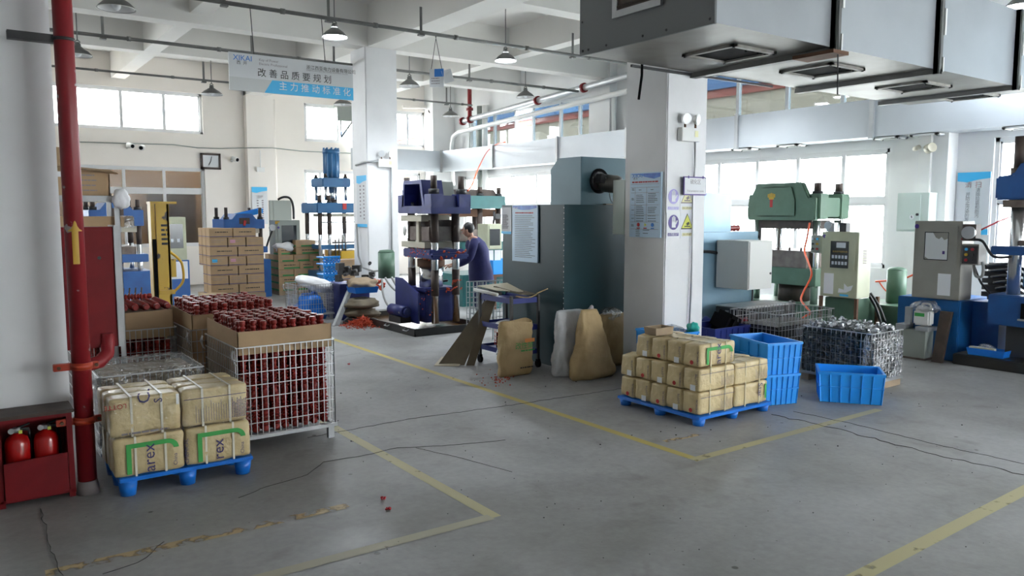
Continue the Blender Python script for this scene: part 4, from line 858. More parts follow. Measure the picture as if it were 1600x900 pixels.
def insulator_mesh(H, cap=True):
    pr = [(0, .02), (.012, .028), (.035, .028), (.04, .02)]; z = .05; i = 0
    while z < H - .112:
        R_ = .036 if i % 2 == 0 else .030; pr += [(z, .0185), (z + .007, R_), (z + .011, R_ * .97), (z + .014, .019)]; z += .026; i += 1
    pr += [(H - .098, .019), (H - .093, .036), (H - .089, .036), (H - .084, .019), (H - .066, .017), (H - .062, .0235), (H - .048, .0235), (H - .044, .018), (H - .036, .018), (H - .031, .0245), (H - .003, .0245), (H, .021)]
    return MB().lathe(pr, (0, 0, 0), (0, 0, 1), 10).mesh('insulator', 'ins')
IM = insulator_mesh(.30); IL = insulator_mesh(.62)
IC = {'n': 0}
def insulator(x, y, z, label, group, rot=None, me=None):
    o = bpy.data.objects.new('insulator', me or IM); COL.objects.link(o); o.location = (x, y, z); IC['n'] += 1
    if rot: o.rotation_euler = rot
    else: o.rotation_euler = (R.uniform(-.02, .02), R.uniform(-.02, .02), R.uniform(0, 6))
    return tag(o, label, 'insulator', group)
# cage 1 (front), 2 (behind), 3 (left)
CA = dict(x0=1.715, x1=2.49, y0=5.97, y1=6.86); ZB = .125
cage(CA['x0'], CA['x1'], CA['y0'], CA['y1'], ZB, .82, 'front wire cage packed with dark red insulators, right of the left pallet')
liner(CA['x0'] + .012, CA['x1'] - .012, CA['y0'] + .012, CA['y1'] - .012, .76, .94, 'brown cardboard collar standing out of the front wire cage')
liner2 = MB().box(CA['x0'] + .012, CA['x0'] + .018, CA['y0'] + .05, CA['y1'] - .02, .14, .755).build('cardboard_sheet', 'cardd'); tag(liner2, 'cardboard sheet lining the left side of the front wire cage', 'cardboard')
ORDN = ['first', 'second', 'third', 'fourth', 'fifth', 'sixth', 'seventh', 'eighth', 'ninth', 'tenth', 'eleventh']
def core(x0, x1, y0, y1, nx, ny, tiers, label, z0=.13):
    prof = [(0, .02), (.03, .028), (.06, .019), (.10, .034), (.13, .019), (.16, .034), (.19, .019), (.22, .034), (.25, .019), (.28, .03), (.29, .025)]; mb = MB()
    for k in range(tiers):
        for i in range(nx):
            for j in range(1, ny): mb.lathe(prof, (x0 + (x1 - x0) * (i + .5) / nx, y0 + (y1 - y0) * (j + .5) / ny, z0 + k * .29), (x0 + (x1 - x0) * (i + .5) / nx, y0 + (y1 - y0) * (j + .5) / ny, z0 + k * .29 + 1), 6)
    tag(mb.build('insulator_mass', 'ins'), label, 'insulators', kind='stuff')
def fill(x0, x1, y0, y1, nx, ny, ztop, label_t, label_s, grp, tiers=2, side=True, tier0=.13):
    for i in range(nx):
        for j in range(ny):
            x = x0 + (x1 - x0) * (i + .5) / nx; y = y0 + (y1 - y0) * (j + .5) / ny
            insulator(x + R.uniform(-.006, .006), y + R.uniform(-.006, .006), ztop - .30 + R.uniform(-.008, .008), label_t % (ORDN[j], ORDN[i]), grp)
    for k in range(tiers):
        z = tier0 + k * .29
        for i in range(nx):
            insulator(x0 + (x1 - x0) * (i + .5) / nx + R.uniform(-.006, .006), y0 + .045, z, label_s % (['bottom', 'middle'][k], ORDN[i] + ' from left'), grp)
        if side:
            for j in range(1, ny): insulator(x1 - .042, y0 + (y1 - y0) * (j + .5) / ny, z, label_s % (['bottom', 'middle'][k], ORDN[j - 1] + ' along right side'), grp)
fill(CA['x0'] + .03, CA['x1'] - .03, CA['y0'] + .03, CA['y1'] - .03, 9, 11, 1.015, 'upright red insulator, %s row from front, %s from left, in the front wire cage', 'red insulator behind mesh, %s tier, %s, in the front wire cage', 'insulators in the front wire cage')
core(CA['x0'] + .03, CA['x1'] - .11, CA['y0'] + .03, CA['y1'] - .03, 8, 10, 2, 'packed dark red insulators deep inside the lower part of the front wire cage')
CB = dict(x0=1.66, x1=2.45, y0=7.12, y1=8.05)
cage(CB['x0'], CB['x1'], CB['y0'], CB['y1'], ZB, .82, 'wire cage directly behind the front cage, full of upright insulators')
liner(CB['x0'] + .012, CB['x1'] - .012, CB['y0'] + .012, CB['y1'] - .012, .14, .95, 'cardboard collar of the cage behind the front one')
fill(CB['x0'] + .03, CB['x1'] - .03, CB['y0'] + .03, CB['y1'] - .03, 9, 11, 1.04, 'upright red insulator, %s row from front, %s from left, in the second cage', '', 'insulators in the second cage', 0, False)
core(CB['x0'] + .03, CB['x1'] - .03, CB['y0'] + .03, CB['y1'] - .03, 8, 9, 2, 'packed dark red insulators low inside the cage behind the front one')
CC = dict(x0=.80, x1=1.60, y0=7.42, y1=8.3)
cage(CC['x0'], CC['x1'], CC['y0'], CC['y1'], ZB, .82, 'wire cage behind the film-wrapped cage, with insulators laid flat on top')
liner(CC['x0'] + .012, CC['x1'] - .012, CC['y0'] + .012, CC['y1'] - .012, .74, .97, 'plain cardboard collar of the cage behind the film-wrapped one')
tag(MB().box(CC['x0'] + .03, CC['x1'] - .03, CC['y0'] + .10, CC['y1'] - .02, .95, .965).build('cardboard_sheet', 'cardd'), 'cardboard sheet under the flat-lying insulators', 'cardboard')
for i in range(9): insulator(CC['x0'] + .06 + i * .085, CC['y0'] + .05, ZB + .0, 'bottom tier red insulator, %s from left, behind mesh of the left wire cage' % ORDN[i], 'insulators in the left cage'); insulator(CC['x0'] + .06 + i * .085, CC['y0'] + .05, ZB + .29, 'upper tier red insulator, %s from left, behind mesh of the left wire cage' % ORDN[i], 'insulators in the left cage')
for i in range(9): insulator(CC['x0'] + .05 + i * .088, CC['y0'] + .66, 1.01, 'red insulator lying flat, %s from left, on the left cage' % ORDN[i], 'insulators lying on the left cage', (math.pi / 2, 0, .0), IL)
insulator(1.17, CC['y0'] + .30, 1.085, 'dark red insulator lying crosswise on top of the flat row on the left cage', None, (0, math.pi / 2, .0), IM)
for i in range(4): tag(MB().cyl((1.24 + i * .05, CC['y0'] + .34, 1.09), (1.25 + i * .05, CC['y0'] + .36, 1.16), .007, n=8).build('steel_bolt', 'brown'), 'rusty bolt, %s from left, standing behind the crosswise insulator' % ORDN[i], 'bolt', 'bolts on the left cage')
core(CC['x0'] + .03, CC['x1'] - .03, CC['y0'] + .06, CC['y1'] - .03, 8, 9, 2, 'packed dark red insulators deep inside the left wire cage')
# wrapped cage
WX = dict(x0=.82, x1=1.53, y0=6.24, y1=6.93)
cage(WX['x0'], WX['x1'], WX['y0'], WX['y1'], .1, .66, 'low wire cage of cartons wrapped in clear film behind the left pallet', nz=5)
for i in range(4):
    for j in range(2):
        x = WX['x0'] + .02 + i * .17; tag(MB().box(x, x + .165, WX['y0'] + .02 + j * .33, WX['y0'] + .34 + j * .33, .105, .63).build('carton', 'cardd', bevel=.004), 'dull brown carton %s from left, %s row, inside the film-wrapped cage' % (['first', 'second', 'third', 'fourth'][i], ['front', 'back'][j]), 'carton', 'cartons in the film-wrapped cage')
tag(MB().box(WX['x0'] - .02, WX['x1'] + .02, WX['y0'] - .02, WX['y1'] + .02, .09, .685).build('wrap_film', 'film_heavy', bevel=.03), 'crinkled clear film wrapped round the low cage behind the left pallet', 'film')
# ================================================================ presses
def finish_flash(mb, t): o = mb.build('rubber_flash', 'flash', t); o['kind'] = 'stuff'; return o
def rods(t, pts, z0, z1, r=.045, dark=None, zs=None):
    for x, y in pts:
        o = MB().cyl((x, y, z0), (x, y, z1), r, n=18).build('tie_rod', 'chrome', t)
        if dark: MB().cyl((x, y, dark[0]), (x, y, dark[1]), r * 1.12, n=18).build('rod_sleeve', 'brown', o)
def nuts(t, pts, z, r=.075, h=.09, stud=.16, rs=.045):
    for x, y in pts:
        n = MB().cyl((x, y, z), (x, y, z + h), r, n=8).build('nut', 'dark', t); MB().cyl((x, y, z + h), (x, y, z + h + stud), rs, n=14).build('stud', 'brown', n)
def crown_prism(axis, a0, a1, z0, z1, zmid, shoulder, p0, p1):
    pts = [(a0, z0), (a1, z0), (a1, zmid), (a1 - shoulder, zmid), (a1 - shoulder * 1.55, z1), (a0 + shoulder * 1.55, z1), (a0 + shoulder, zmid), (a0, zmid)]
    mb = MB()
    if axis == 1: mb.prism(pts, 1, p0, p1)      # profile in x,z
    else: mb.prism(pts, 0, p0, p1)              # profile in y,z
    return mb
def cen_press():
    x0, x1, y0, y1 = 5.97, 6.55, 10.40, 11.38
    t = thing('hydraulic_press', 'large violet-blue four-column moulding press standing in a black oil tray', 'press', (6.25, 11.2, 0), 'hydraulic presses')
    # base tank with ribs
    b = MB(); b.box(x0, x1, y0 + .25, y1, .12, .66).box(x0 - .02, x1 + .02, y0 + .2, y1, .60, .64); b.build('base', 'navymc', t, bevel=.01)
    MB().prism([(y0 + .2, .60), (y0 + .75, .80), (y0 + .95, .80), (y0 + .95, .12), (y0 + .2, .12)], 0, x0 - .16, x0 - .13).build('guard_plate', 'navymc', t)
    MB().cyl((x0 - .28, y0 + .35, .30), (x0 - .28, y0 + .85, .30), .09, n=18).cyl((x0 - .28, y0 + .3, .30), (x0 - .28, y0 + .35, .30), .06, n=12).build('accumulator', 'navymc', t, )
    MB().box(x0 - .36, x0 - .18, y0 + .4, y0 + .8, .12, .22).build('accumulator_bracket', 'dark', t)
    P = [(x0 + .10, y0 + .12), (x1 - .10, y0 + .12), (x0 + .10, y1 - .12), (x1 - .10, y1 - .12)]
    rods(t, P, .12, 2.0, .058, (1.38, 1.82)); 
    for x, y in P: MB().cyl((x, y, .55), (x, y, .95), .062, n=16).build('rod_sleeve', 'brown', t)
    # ram and lower cylinder
    MB().cyl((6.25, 10.95, .64), (6.25, 10.95, 1.02), .19, n=28).build('ram', 'chrome', t); MB().cyl((6.25, 10.95, .98), (6.25, 10.95, 1.10), .22, n=28).build('ram_collar', 'rust', t)
    tb = MB().box(x0 - .02, x1 + .02, y0 + .05, y1 - .05, 1.13, 1.27).build('moving_table', 'navymc', t, bevel=.015); MB().box(x0 - .04, x1 + .06, y0 - .04, y0 + .12, 1.12, 1.22).build('table_lip', 'navymc', t, bevel=.03)
    MB().box(x0 - .03, x1 - .05, y0 + .2, y1 - .02, 1.29, 1.38).build('lower_platen', 'cream', t); MB().box(x0 + .02, x1, y0 + .14, y1 - .2, 1.40, 1.62).build('mould', 'molds', t, bevel=.01)
    MB().box(x0 + .1, x1 - .02, y0 + .2, y1 - .25, 1.62, 1.72).build('mould_top', 'brown', t); MB().box(x0 - .03, x1 - .1, y0 + .3, y1, 1.70, 1.80).build('upper_platen', 'cream', t)
    MB().box(x0 - .01, x0 + .03, y0 + .42, y0 + .50, 1.38, 1.70).build('platen_post', 'cream', t); MB().ball((x0 - .03, y0 + .85, 1.55), (.03, .05, .09)).build('limit_switch', 'whitepl', t)
    # crown: casting with pockets
    zc0, zc1 = 1.82, 2.38
    c = MB(); c.box(x0 - .05, x1 + .08, y0 - .05, y1 + .05, zc0, zc0 + .10)
    for yy in (y0 - .05, y1 - .17):
        for xx in (x0 - .05, x1 - .14): c.box(xx, xx + .22, yy, yy + .22, zc0 + .10, zc0 + .30)
    c.box(x0 - .0, x1 + .02, y0 + .02, y0 + .05, zc0 + .1, zc0 + .28); c.build('crown', 'navymc', t, bevel=.008)
    s = MB()
    yA, yB = y0 + .16, y1 - .08
    out = [(yA, zc0 + .10), (yB, zc0 + .10), (yB - .06, zc0 + .52), (yA + .10, zc0 + .52)]; inn = [(yA + .07, zc0 + .12), (yB - .06, zc0 + .12), (yB - .10, zc0 + .46), (yA + .15, zc0 + .46)]
    X0, X1 = x0 - .05, x0 + .32
    v = [(X0, a, b) for a, b in out] + [(X0, a, b) for a, b in inn] + [(X1, a, b) for a, b in out] + [(X1 - .1, a, b) for a, b in inn]
    fs = [(i, (i + 1) % 4, (i + 1) % 4 + 4, i + 4) for i in range(4)] + [(i + 4, (i + 1) % 4 + 4, (i + 1) % 4 + 12, i + 12) for i in range(4)] + [(12, 13, 14, 15), (11, 10, 9, 8)] + [(i, i + 8, (i + 1) % 4 + 8, (i + 1) % 4) for i in range(4)]
    s.add(v, fs); s.build('crown_housing', 'navymc', t); MB().prism([(yA + .02, zc0 + .1), (yB, zc0 + .1), (yB - .06, zc0 + .50), (yA + .12, zc0 + .50)], 0, X1 + .001, x1 - .05).build('crown_housing', 'greybox', t)
    N = [(x0 + .06, y0 + .06), (x1 - .03, y0 + .06), (x0 + .06, y1 - .06), (x1 - .03, y1 - .06)]; nuts(t, N, zc0 + .30, .085, .08, .20, .05)
    # rubber flash specks
    f = MB(); rr = random.Random(3)
    for i in range(60):
        y = rr.uniform(y0, y1 - .2); z = rr.choice([1.20, 1.24, .60, .45, 1.16, .3]) + rr.uniform(-.05, .05); x = x0 - .025 if z > 1 else x0 - .005
        f.obox((x, y, z), (rr.uniform(.004, .012), rr.uniform(.006, .022), rr.uniform(.006, .022)), (rr.random(), rr.random(), rr.random()))
    for i in range(12): f.obox((rr.uniform(x0, x1), y0 - .045, rr.uniform(1.13, 1.26)), (rr.uniform(.01, .05), .02, rr.uniform(.01, .05)), (rr.random(), rr.random(), 0))
    for i in range(14): f.obox((rr.uniform(x0 + .2, x1 - .1), y0 - .05, rr.uniform(.62, .80)), (rr.uniform(.01, .04), .02, rr.uniform(.02, .07)), (rr.random(), rr.random(), 0))
    finish_flash(f, t)
    return t
cen_press()
def oil_tray():
    x0, x1, y0, y1, h = 5.52, 6.72, 10.18, 12.45, .115
    t = thing('oil_tray', 'long black steel drip tray with side handles under the violet-blue press', 'tray', (6.1, 11.3, 0)); w_ = .025
    MB().box(x0, x1, y0, y0 + w_, 0, h).box(x0, x1, y1 - w_, y1, 0, h).box(x0, x0 + w_, y0, y1, 0, h).box(x1 - w_, x1, y0, y1, 0, h).box(x0, x1, y0, y1, 0, .012).build('pan', 'tray', t, bevel=.004)
    MB().box(x0 + .03, x1 - .03, y0 + .03, y1 - .03, .03, .034).build('oil', 'oil', t)
    for y in (10.42, 11.05): MB().tube([(x0, y - .06, .09), (x0 - .04, y - .06, .07), (x0 - .04, y + .06, .07), (x0, y + .06, .09)], .008, 6).build('handle', 'galv', t)
oil_tray()
def hyd_unit():
    t = thing('hydraulic_unit', 'greasy hydraulic pump unit with green motor left of the violet-blue press', 'pump', (5.55, 12.2, 0))
    MB().box(5.35, 5.9, 12.5, 13.1, .0, .62).build('tank', 'navymc', t, bevel=.01)
    p = PY(604, 425, 12.8); MB().cyl((p.x, 12.8, .66), (p.x, 12.8, 1.12), .15, n=24).lathe([(0, .15), (.04, .12), (.05, .03)], (p.x, 12.8, 1.12), (p.x, 12.8, 2.12), 24).build('motor', 'greenmc', t)
    v = MB(); rr = random.Random(5)
    for i in range(11):
        c = Vector((rr.uniform(5.3, 5.85), rr.uniform(12.3, 12.5), rr.uniform(.62, .95))); v.obox(c, (rr.uniform(.06, .14),) * 2 + (rr.uniform(.06, .13),), (0, 0, rr.random()))
    for i in range(8): c = Vector((rr.uniform(5.3, 5.85), 12.3, rr.uniform(.7, .98))); v.cyl(c, c + Vector((rr.uniform(-.08, .08), -.08, .02)), .028, n=8)
    v.build('valve_block', 'dark', t)
    for k, pp in enumerate(([(597, 436), (598, 455), (603, 472), (612, 482), (624, 476)], [(602, 434), (610, 446), (622, 456), (640, 459), (653, 456)], [(612, 433), (620, 448), (628, 458), (648, 452), (662, 450)], [(655, 458), (652, 468), (644, 480), (636, 490), (624, 488)], [(655, 456), (664, 462), (668, 474), (678, 482)], [(650, 452), (664, 450), (678, 442), (700, 438)])):
        ys = 11.9 if k < 3 else 11.3
        pts = [PY(x, y, ys - .12 * i) for i, (x, y) in enumerate(pp)]; MB().tube(smooth(pts), .018, 8).build('hydraulic_hose', 'hose' if k != 5 else 'hosek', t)
    f = MB()
    for i in range(22): c = PY(rr.uniform(583, 600), rr.uniform(437, 452), 12.2); f.obox(c, (rr.uniform(.02, .07), .03, rr.uniform(.02, .06)), (rr.random(), rr.random(), 0))
    finish_flash(f, t)
def smooth(pts, n=5):
    pts = [Vector(p) for p in pts]; out = []
    for i in range(len(pts) - 1):
        p0, p1, p2, p3 = pts[max(0, i - 1)], pts[i], pts[i + 1], pts[min(len(pts) - 1, i + 2)]
        for k in range(n): t = k / n; out.append(.5 * ((2 * p1) + (p2 - p0) * t + (2 * p0 - 5 * p1 + 4 * p2 - p3) * t * t + (3 * p1 - p0 - 3 * p2 + p3) * t ** 3))
    return out + [pts[-1]]
hyd_unit()
def teal_press():
    Y = 12.9; x0, x1 = PY(722, 320, Y).x, PY(790, 320, Y).x; y1 = Y + 1.1
    z0, z1 = PY(760, 326, Y).z, PY(760, 306, Y).z; zt = PY(760, 296, Y).z
    t = thing('hydraulic_press', 'teal and brown moulding press directly behind the worker', 'press', ((x0 + x1) / 2, Y + .5, 0), 'hydraulic presses')
    MB().box(x0, x1, Y, y1, z0, z1).build('crown', 'tealmc2', t, bevel=.01); MB().prism([(x0 + .05, z1), (x1 - .12, z1), (x1 - .22, zt), (x0 + .05, zt)], 1, Y + .1, y1 - .1).build('crown_housing', 'brown', t)
    P = [(x1 - .1, Y + .12), (x1 - .55, Y + .12), (x0 + .1, y1 - .12), (x1 - .1, y1 - .12)]; rods(t, P, .4, z0, .055, (1.2, z0)); nuts(t, [(x1 - .1, Y + .1), (x1 - .55, Y + .1)], z1, .07, .05, .12)
    MB().box(x0, x1 - .12, Y + .1, y1 - .1, z0 - .16, z0 - .01).build('upper_platen', 'rust', t); MB().box(x0, x1 - .2, Y + .1, y1 - .1, 1.28, 1.5).build('mould', 'molds', t); MB().box(x0, x1, Y + .02, y1 - .02, 1.08, 1.26).build('table', 'tealmc2', t); MB().box(x0, x1, Y, y1, 0, .62).build('base', 'tealmc2', t)
    MB().tube([PY(772, 330, Y - .05), PY(772, 340, Y - .05), PY(771, 350, Y - .05)], .025, 8).box(x1 - .3, x1 - .16, Y - .08, Y, z0 - .2, z0 - .1).build('valve', 'dark', t)
mat('tealmc2', (.03, .15, .15), .45, col2=(.025, .12, .12)); M['tealmc2'] = MATS['tealmc2']
teal_press()
tag(MB().tube(smooth([PY(789, 222, 11.9), PX(775, 226, 11.8), PX(762, 236, 11.6), PY(748, 262, 12.2), PY(738, 288, 11.4), PY(731, 298, 10.7)]), .014, 6).build('air_hose', 'hoseo'), 'orange air hose sweeping down from the wall duct to the violet-blue press', 'hose')
def worker():
    cx, cy = 7.33, 11.16; rt = Vector((-.88, .47, 0)).normalized()      # facing direction, towards the press
    t = thing('person', 'person in a navy work coat bending towards the large press, seen from behind', 'person', (cx, cy, 0)); sd = Vector((-rt.y, rt.x, 0)); O = Vector((cx, cy, 0))
    def P(f, s, z): return O + rt * f + sd * s + Vector((0, 0, z))
    def skin(name, verts, edges, rad, m, root, sub=2):
        me = bpy.data.meshes.new(name); me.from_pydata([tuple(v - Vector(t['_org'])) for v in verts], edges, []); o = bpy.data.objects.new(name, me); COL.objects.link(o)
        md = o.modifiers.new('s', 'SKIN'); 
        for i, r in enumerate(rad): me.skin_vertices[0].data[i].radius = r if isinstance(r, tuple) else (r, r); me.skin_vertices[0].data[i].use_root = i == root
        o.modifiers.new('u', 'SUBSURF').levels = sub; bpy.context.view_layer.update()
        m2 = bpy.data.meshes.new_from_object(o.evaluated_get(bpy.context.evaluated_depsgraph_get())); o.modifiers.clear(); o.data = m2; m2.materials.clear(); m2.materials.append(M[m])
        for p in m2.polygons: p.use_smooth = True
        o.parent = t; o['_org'] = t['_org']; return o
    hx = .14
    V = [P(0, 0, .86), P(.02, 0, 1.05), P(.06, 0, 1.25), P(.12, 0, 1.36), P(.155, 0, 1.42), P(.19, 0, 1.49), P(.215, 0, 1.56),
         P(.12, .19, 1.33), P(.22, .25, 1.10), P(.42, .20, .96), P(.49, .18, .92), P(.12, -.19, 1.33), P(.20, -.26, 1.10), P(.40, -.22, .98), P(.47, -.20, .95),
         P(0, .10, .80), P(.03, .11, .46), P(0, .11, .08), P(.13, .12, .04), P(0, -.10, .80), P(-.02, -.11, .46), P(-.05, -.11, .08), P(.08, -.12, .04)]
    E = [(0, 1), (1, 2), (2, 3), (3, 4), (4, 5), (5, 6), (3, 7), (7, 8), (8, 9), (9, 10), (3, 11), (11, 12), (12, 13), (13, 14), (0, 15), (15, 16), (16, 17), (17, 18), (0, 19), (19, 20), (20, 21), (21, 22)]
    Rr = [(.12, .15), (.115, .14), (.12, .16), (.10, .13), (.05, .05), (.07, .08), (.075, .085), .07, .052, .035, .028, .07, .052, .035, .028, .085, .06, .045, .04, .085, .06, .045, .04]
    skin('body', V, E, Rr, 'skin', 0)
    # coat: lofted rings, sleeves
    c = MB(); rings = [(.66, -.02, .215, .245), (.85, -.01, .205, .235), (1.02, .015, .18, .21), (1.2, .05, .19, .235), (1.31, .09, .17, .25), (1.375, .125, .12, .17), (1.405, .15, .075, .085)]; n = 24; v = []
    for z, f, a, b in rings:
        for k in range(n):
            an = 2 * math.pi * k / n; w_ = 1 + .04 * math.sin(an * 5 + z * 9); v.append(P(f + a * math.cos(an) * w_, b * math.sin(an) * w_, z + (f * -.3) * math.cos(an)))
    c.add(v, [(i * n + k, i * n + (k + 1) % n, (i + 1) * n + (k + 1) % n, (i + 1) * n + k) for i in range(len(rings) - 1) for k in range(n)], True)
    for s in (1, -1): c.tube(smooth([P(.10, .16 * s, 1.345), P(.14, .235 * s, 1.27), P(.20, .262 * s, 1.10), P(.30, .245 * s, 1.02), P(.40, .21 * s, .975)]), lambda q: .085 - .03 * q, 14)
    c.build('coat', 'navycloth', t)
    MB().tube(smooth([P(.01, .10, .80), P(.04, .115, .46), P(0, .115, .09)]), lambda q: .105 - .035 * q, 14).build('trouser_leg', 'navycloth', t); MB().tube(smooth([P(-.01, -.10, .80), P(-.02, -.115, .46), P(-.05, -.115, .09)]), lambda q: .105 - .035 * q, 14).build('trouser_leg', 'navycloth', t)
    for s, f in ((1, .05), (-1, 0)): MB().ball(P(f, .115 * s, .05), (.13, .06, .055)).build('shoe', 'black', t)
    # head features
    hc = P(.215, 0, 1.545); MB().ball(hc, (.088, .083, .115), 18, 12).build('head', 'skin', t)
    hr = MB(); hr.ball(hc - rt * .022 + Vector((0, 0, .028)), (.100, .098, .108), 18, 12); hr.build('hair', 'hair', t)
    nose = MB(); nose.bar(hc + rt * .08 + Vector((0, 0, .015)), hc + rt * .105 + Vector((0, 0, -.02)), .022); nose.build('nose', 'skin', t)
    for s in (1, -1):
        MB().ball(hc + sd * .086 * s - Vector((0, 0, .012)) + rt * .012, (.018, .012, .03)).build('ear', 'skin', t); MB().ball(hc + rt * .080 + sd * .03 * s + Vector((0, 0, .008)), (.010, .010, .008)).build('eye', 'blackink', t)
    MB().bar(hc + rt * .083 + sd * .022 + Vector((0, 0, -.055)), hc + rt * .083 - sd * .022 + Vector((0, 0, -.055)), .012).build('mouth', 'redink', t)
    for s in (1, -1):
        base = P(.48, .19 * s, .94); hb = MB(); hb.obox(base + rt * .03, (.09, .08, .03), (0, .3, math.atan2(rt.y, rt.x)))
        for q in range(4): a = base + rt * .07 + sd * (-.03 + q * .02); hb.tube([a, a + rt * .035 - Vector((0, 0, .012)), a + rt * .055 - Vector((0, 0, .04))], lambda q_: .0095, 6)
        a = base + rt * .02 - sd * .04 * s; hb.tube([a, a + rt * .03 - sd * .02 * s, a + rt * .05 - sd * .02 * s - Vector((0, 0, .02))], .01, 6); hb.build('hand', 'skin', t)
worker()
# blue crates and table behind worker
p0, p1 = PY(757, 405, 13.4), PY(785, 440, 13.4)
tag(MB().box(8.3, 9.1, 12.2, 12.7, .62, .66).box(8.32, 8.38, 12.2, 12.26, 0, .62).box(9.02, 9.08, 12.2, 12.26, 0, .62).box(8.32, 8.38, 12.64, 12.7, 0, .62).box(9.02, 9.08, 12.64, 12.7, 0, .62).build('work_table', 'rust'), 'small brown table between the worker and the teal enclosure', 'table')
open_tray(8.32, 9.1, 12.22, 12.7, .665, .27, 'bluebr', 'plastic_crate', 'blue crate on the small brown table right of the worker', 'crate', taper=.96)
# beige control cabinet beside teal press
def control_cab(x0, x1, y0, y1, z0, z1, label, screen, m='beige', face=0, stand=None, extras=True):
    t = thing('control_cabinet', label, 'cabinet', ((x0 + x1) / 2, (y0 + y1) / 2, z0 if not stand else 0))
    MB().box(x0, x1, y0, y1, z0, z1).build('body', m, t, bevel=.006)
    if face == 0: o, u, W = Vector((x0, y1, z0)), Vector((0, -1, 0)), y1 - y0
    else: o, u, W = Vector((x0, y0, z0)), Vector((1, 0, 0)), x1 - x0
    v = Vector((0, 0, 1)); H = z1 - z0; a, b, c, d = screen
    m_ = MB(); quad(m_, o, u, v, W * .10, H * .42 if b > .4 else H * .05, W * .92, H * .94, off=0, th=.012); dr = m_.build('door', m, t, bevel=.002)
    m_ = MB(); quad(m_, o, u, v, W * a, H * b, W * c, H * d, off=.012, th=.004); m_.build('screen', 'screen', dr)
    return t, o, u, v, W, H
Yc = 12.3; a, b = PY(762, 350, Yc), PY(784, 389, Yc); t, o, u, v, W, H = control_cab(a.x, b.x, Yc, Yc + .35, b.z, a.z, 'beige control cabinet with dark window partly behind the teal enclosure', (.12, .15, .85, .8), face=1)
MB().box(a.x, b.x, Yc + .03, Yc + .33, 0, b.z).build('plinth', 'tealmc2', t); m = MB(); quad(m, o, u, v, W * .05, -.28, W * .45, -.02, off=-.03 + .002); quad(m, o, u, v, W * .55, -.28, W * .98, -.02, off=-.03 + .002); m.build('paper_sheet', 'paper', t)
# ---------------------------------------------------------------- left background presses
def small_press(x0, x1, Y, z0, z1, zmid, label, m, zt, D=.9, mark=True, studs=.12):
    t = thing('hydraulic_press', label, 'press', ((x0 + x1) / 2, Y + D / 2, 0), 'hydraulic presses'); y1 = Y + D; sh = (x1 - x0) * .2
    crown_prism(1, x0, x1, z0, z1, zmid, sh, Y, y1).build('crown', m, t, bevel=.008)
    cx = (x0 + x1) / 2; w_ = (x1 - x0) * .13; MB().box(cx - w_, cx + w_, Y - .004, Y + .02, (z0 + zmid) / 2 + .0, zmid + .03).build('recess', 'brown', t)
    if mark: MB().obox((cx, Y - .012, (z0 + zmid) / 2 + .02), (.05, .01, .11), (0, .2, 0)).build('red_tag', 'redink', t)
    P = [(x0 + .07, Y + .08), (x1 - .07, Y + .08), (x0 + .07, y1 - .08), (x1 - .07, y1 - .08)]; nuts(t, P, zmid, .06, .05, studs, .035); rods(t, P, .3, z0, .04, (z0 - .3, z0))
    MB().box(x0 + .05, x1 - .05, Y + .05, y1 - .05, z0 - .1, z0 - .002).build('upper_platen', 'cream', t); MB().box(x0 + .1, x1 - .12, Y + .08, y1 - .08, zt, zt + .12).build('mould', 'molds', t); MB().box(x0 - .02, x1 + .04, Y - .04, y1, zt - .13, zt).build('table', m, t, bevel=.008); MB().box(x0 - .05, x1 + .1, Y - .05, y1 + .1, .0, zt - .28).build('base', m, t, bevel=.01); MB().cyl((cx, Y + D / 2, zt - .28), (cx, Y + D / 2, zt - .13), .14, n=20).build('ram', 'chrome', t)
    return t
small_press(1.80, 2.60, 14.0, 1.62, 2.0, 1.88, 'mid-blue press leftmost at the back, behind the angle rack', 'blueL', 1.16)
small_press(4.71, 5.57, 17.0, 1.49, 1.81, 1.69, 'blue press behind the blue-striped cartons with a blue tray on its crown', 'blueL', 1.1, studs=.2)
c = PY(397, 331, 17.05); o_ = open_tray(c.x - .27, c.x + .27, 17.1, 17.5, 0, .1, 'bluebr', 'plastic_tray', 'light blue tray tilted on the crown of the press behind the cartons', 'tray', taper=.95); o_.location = (c.x, 17.4, c.z - .08); o_.rotation_euler = (0, -.22, 0)
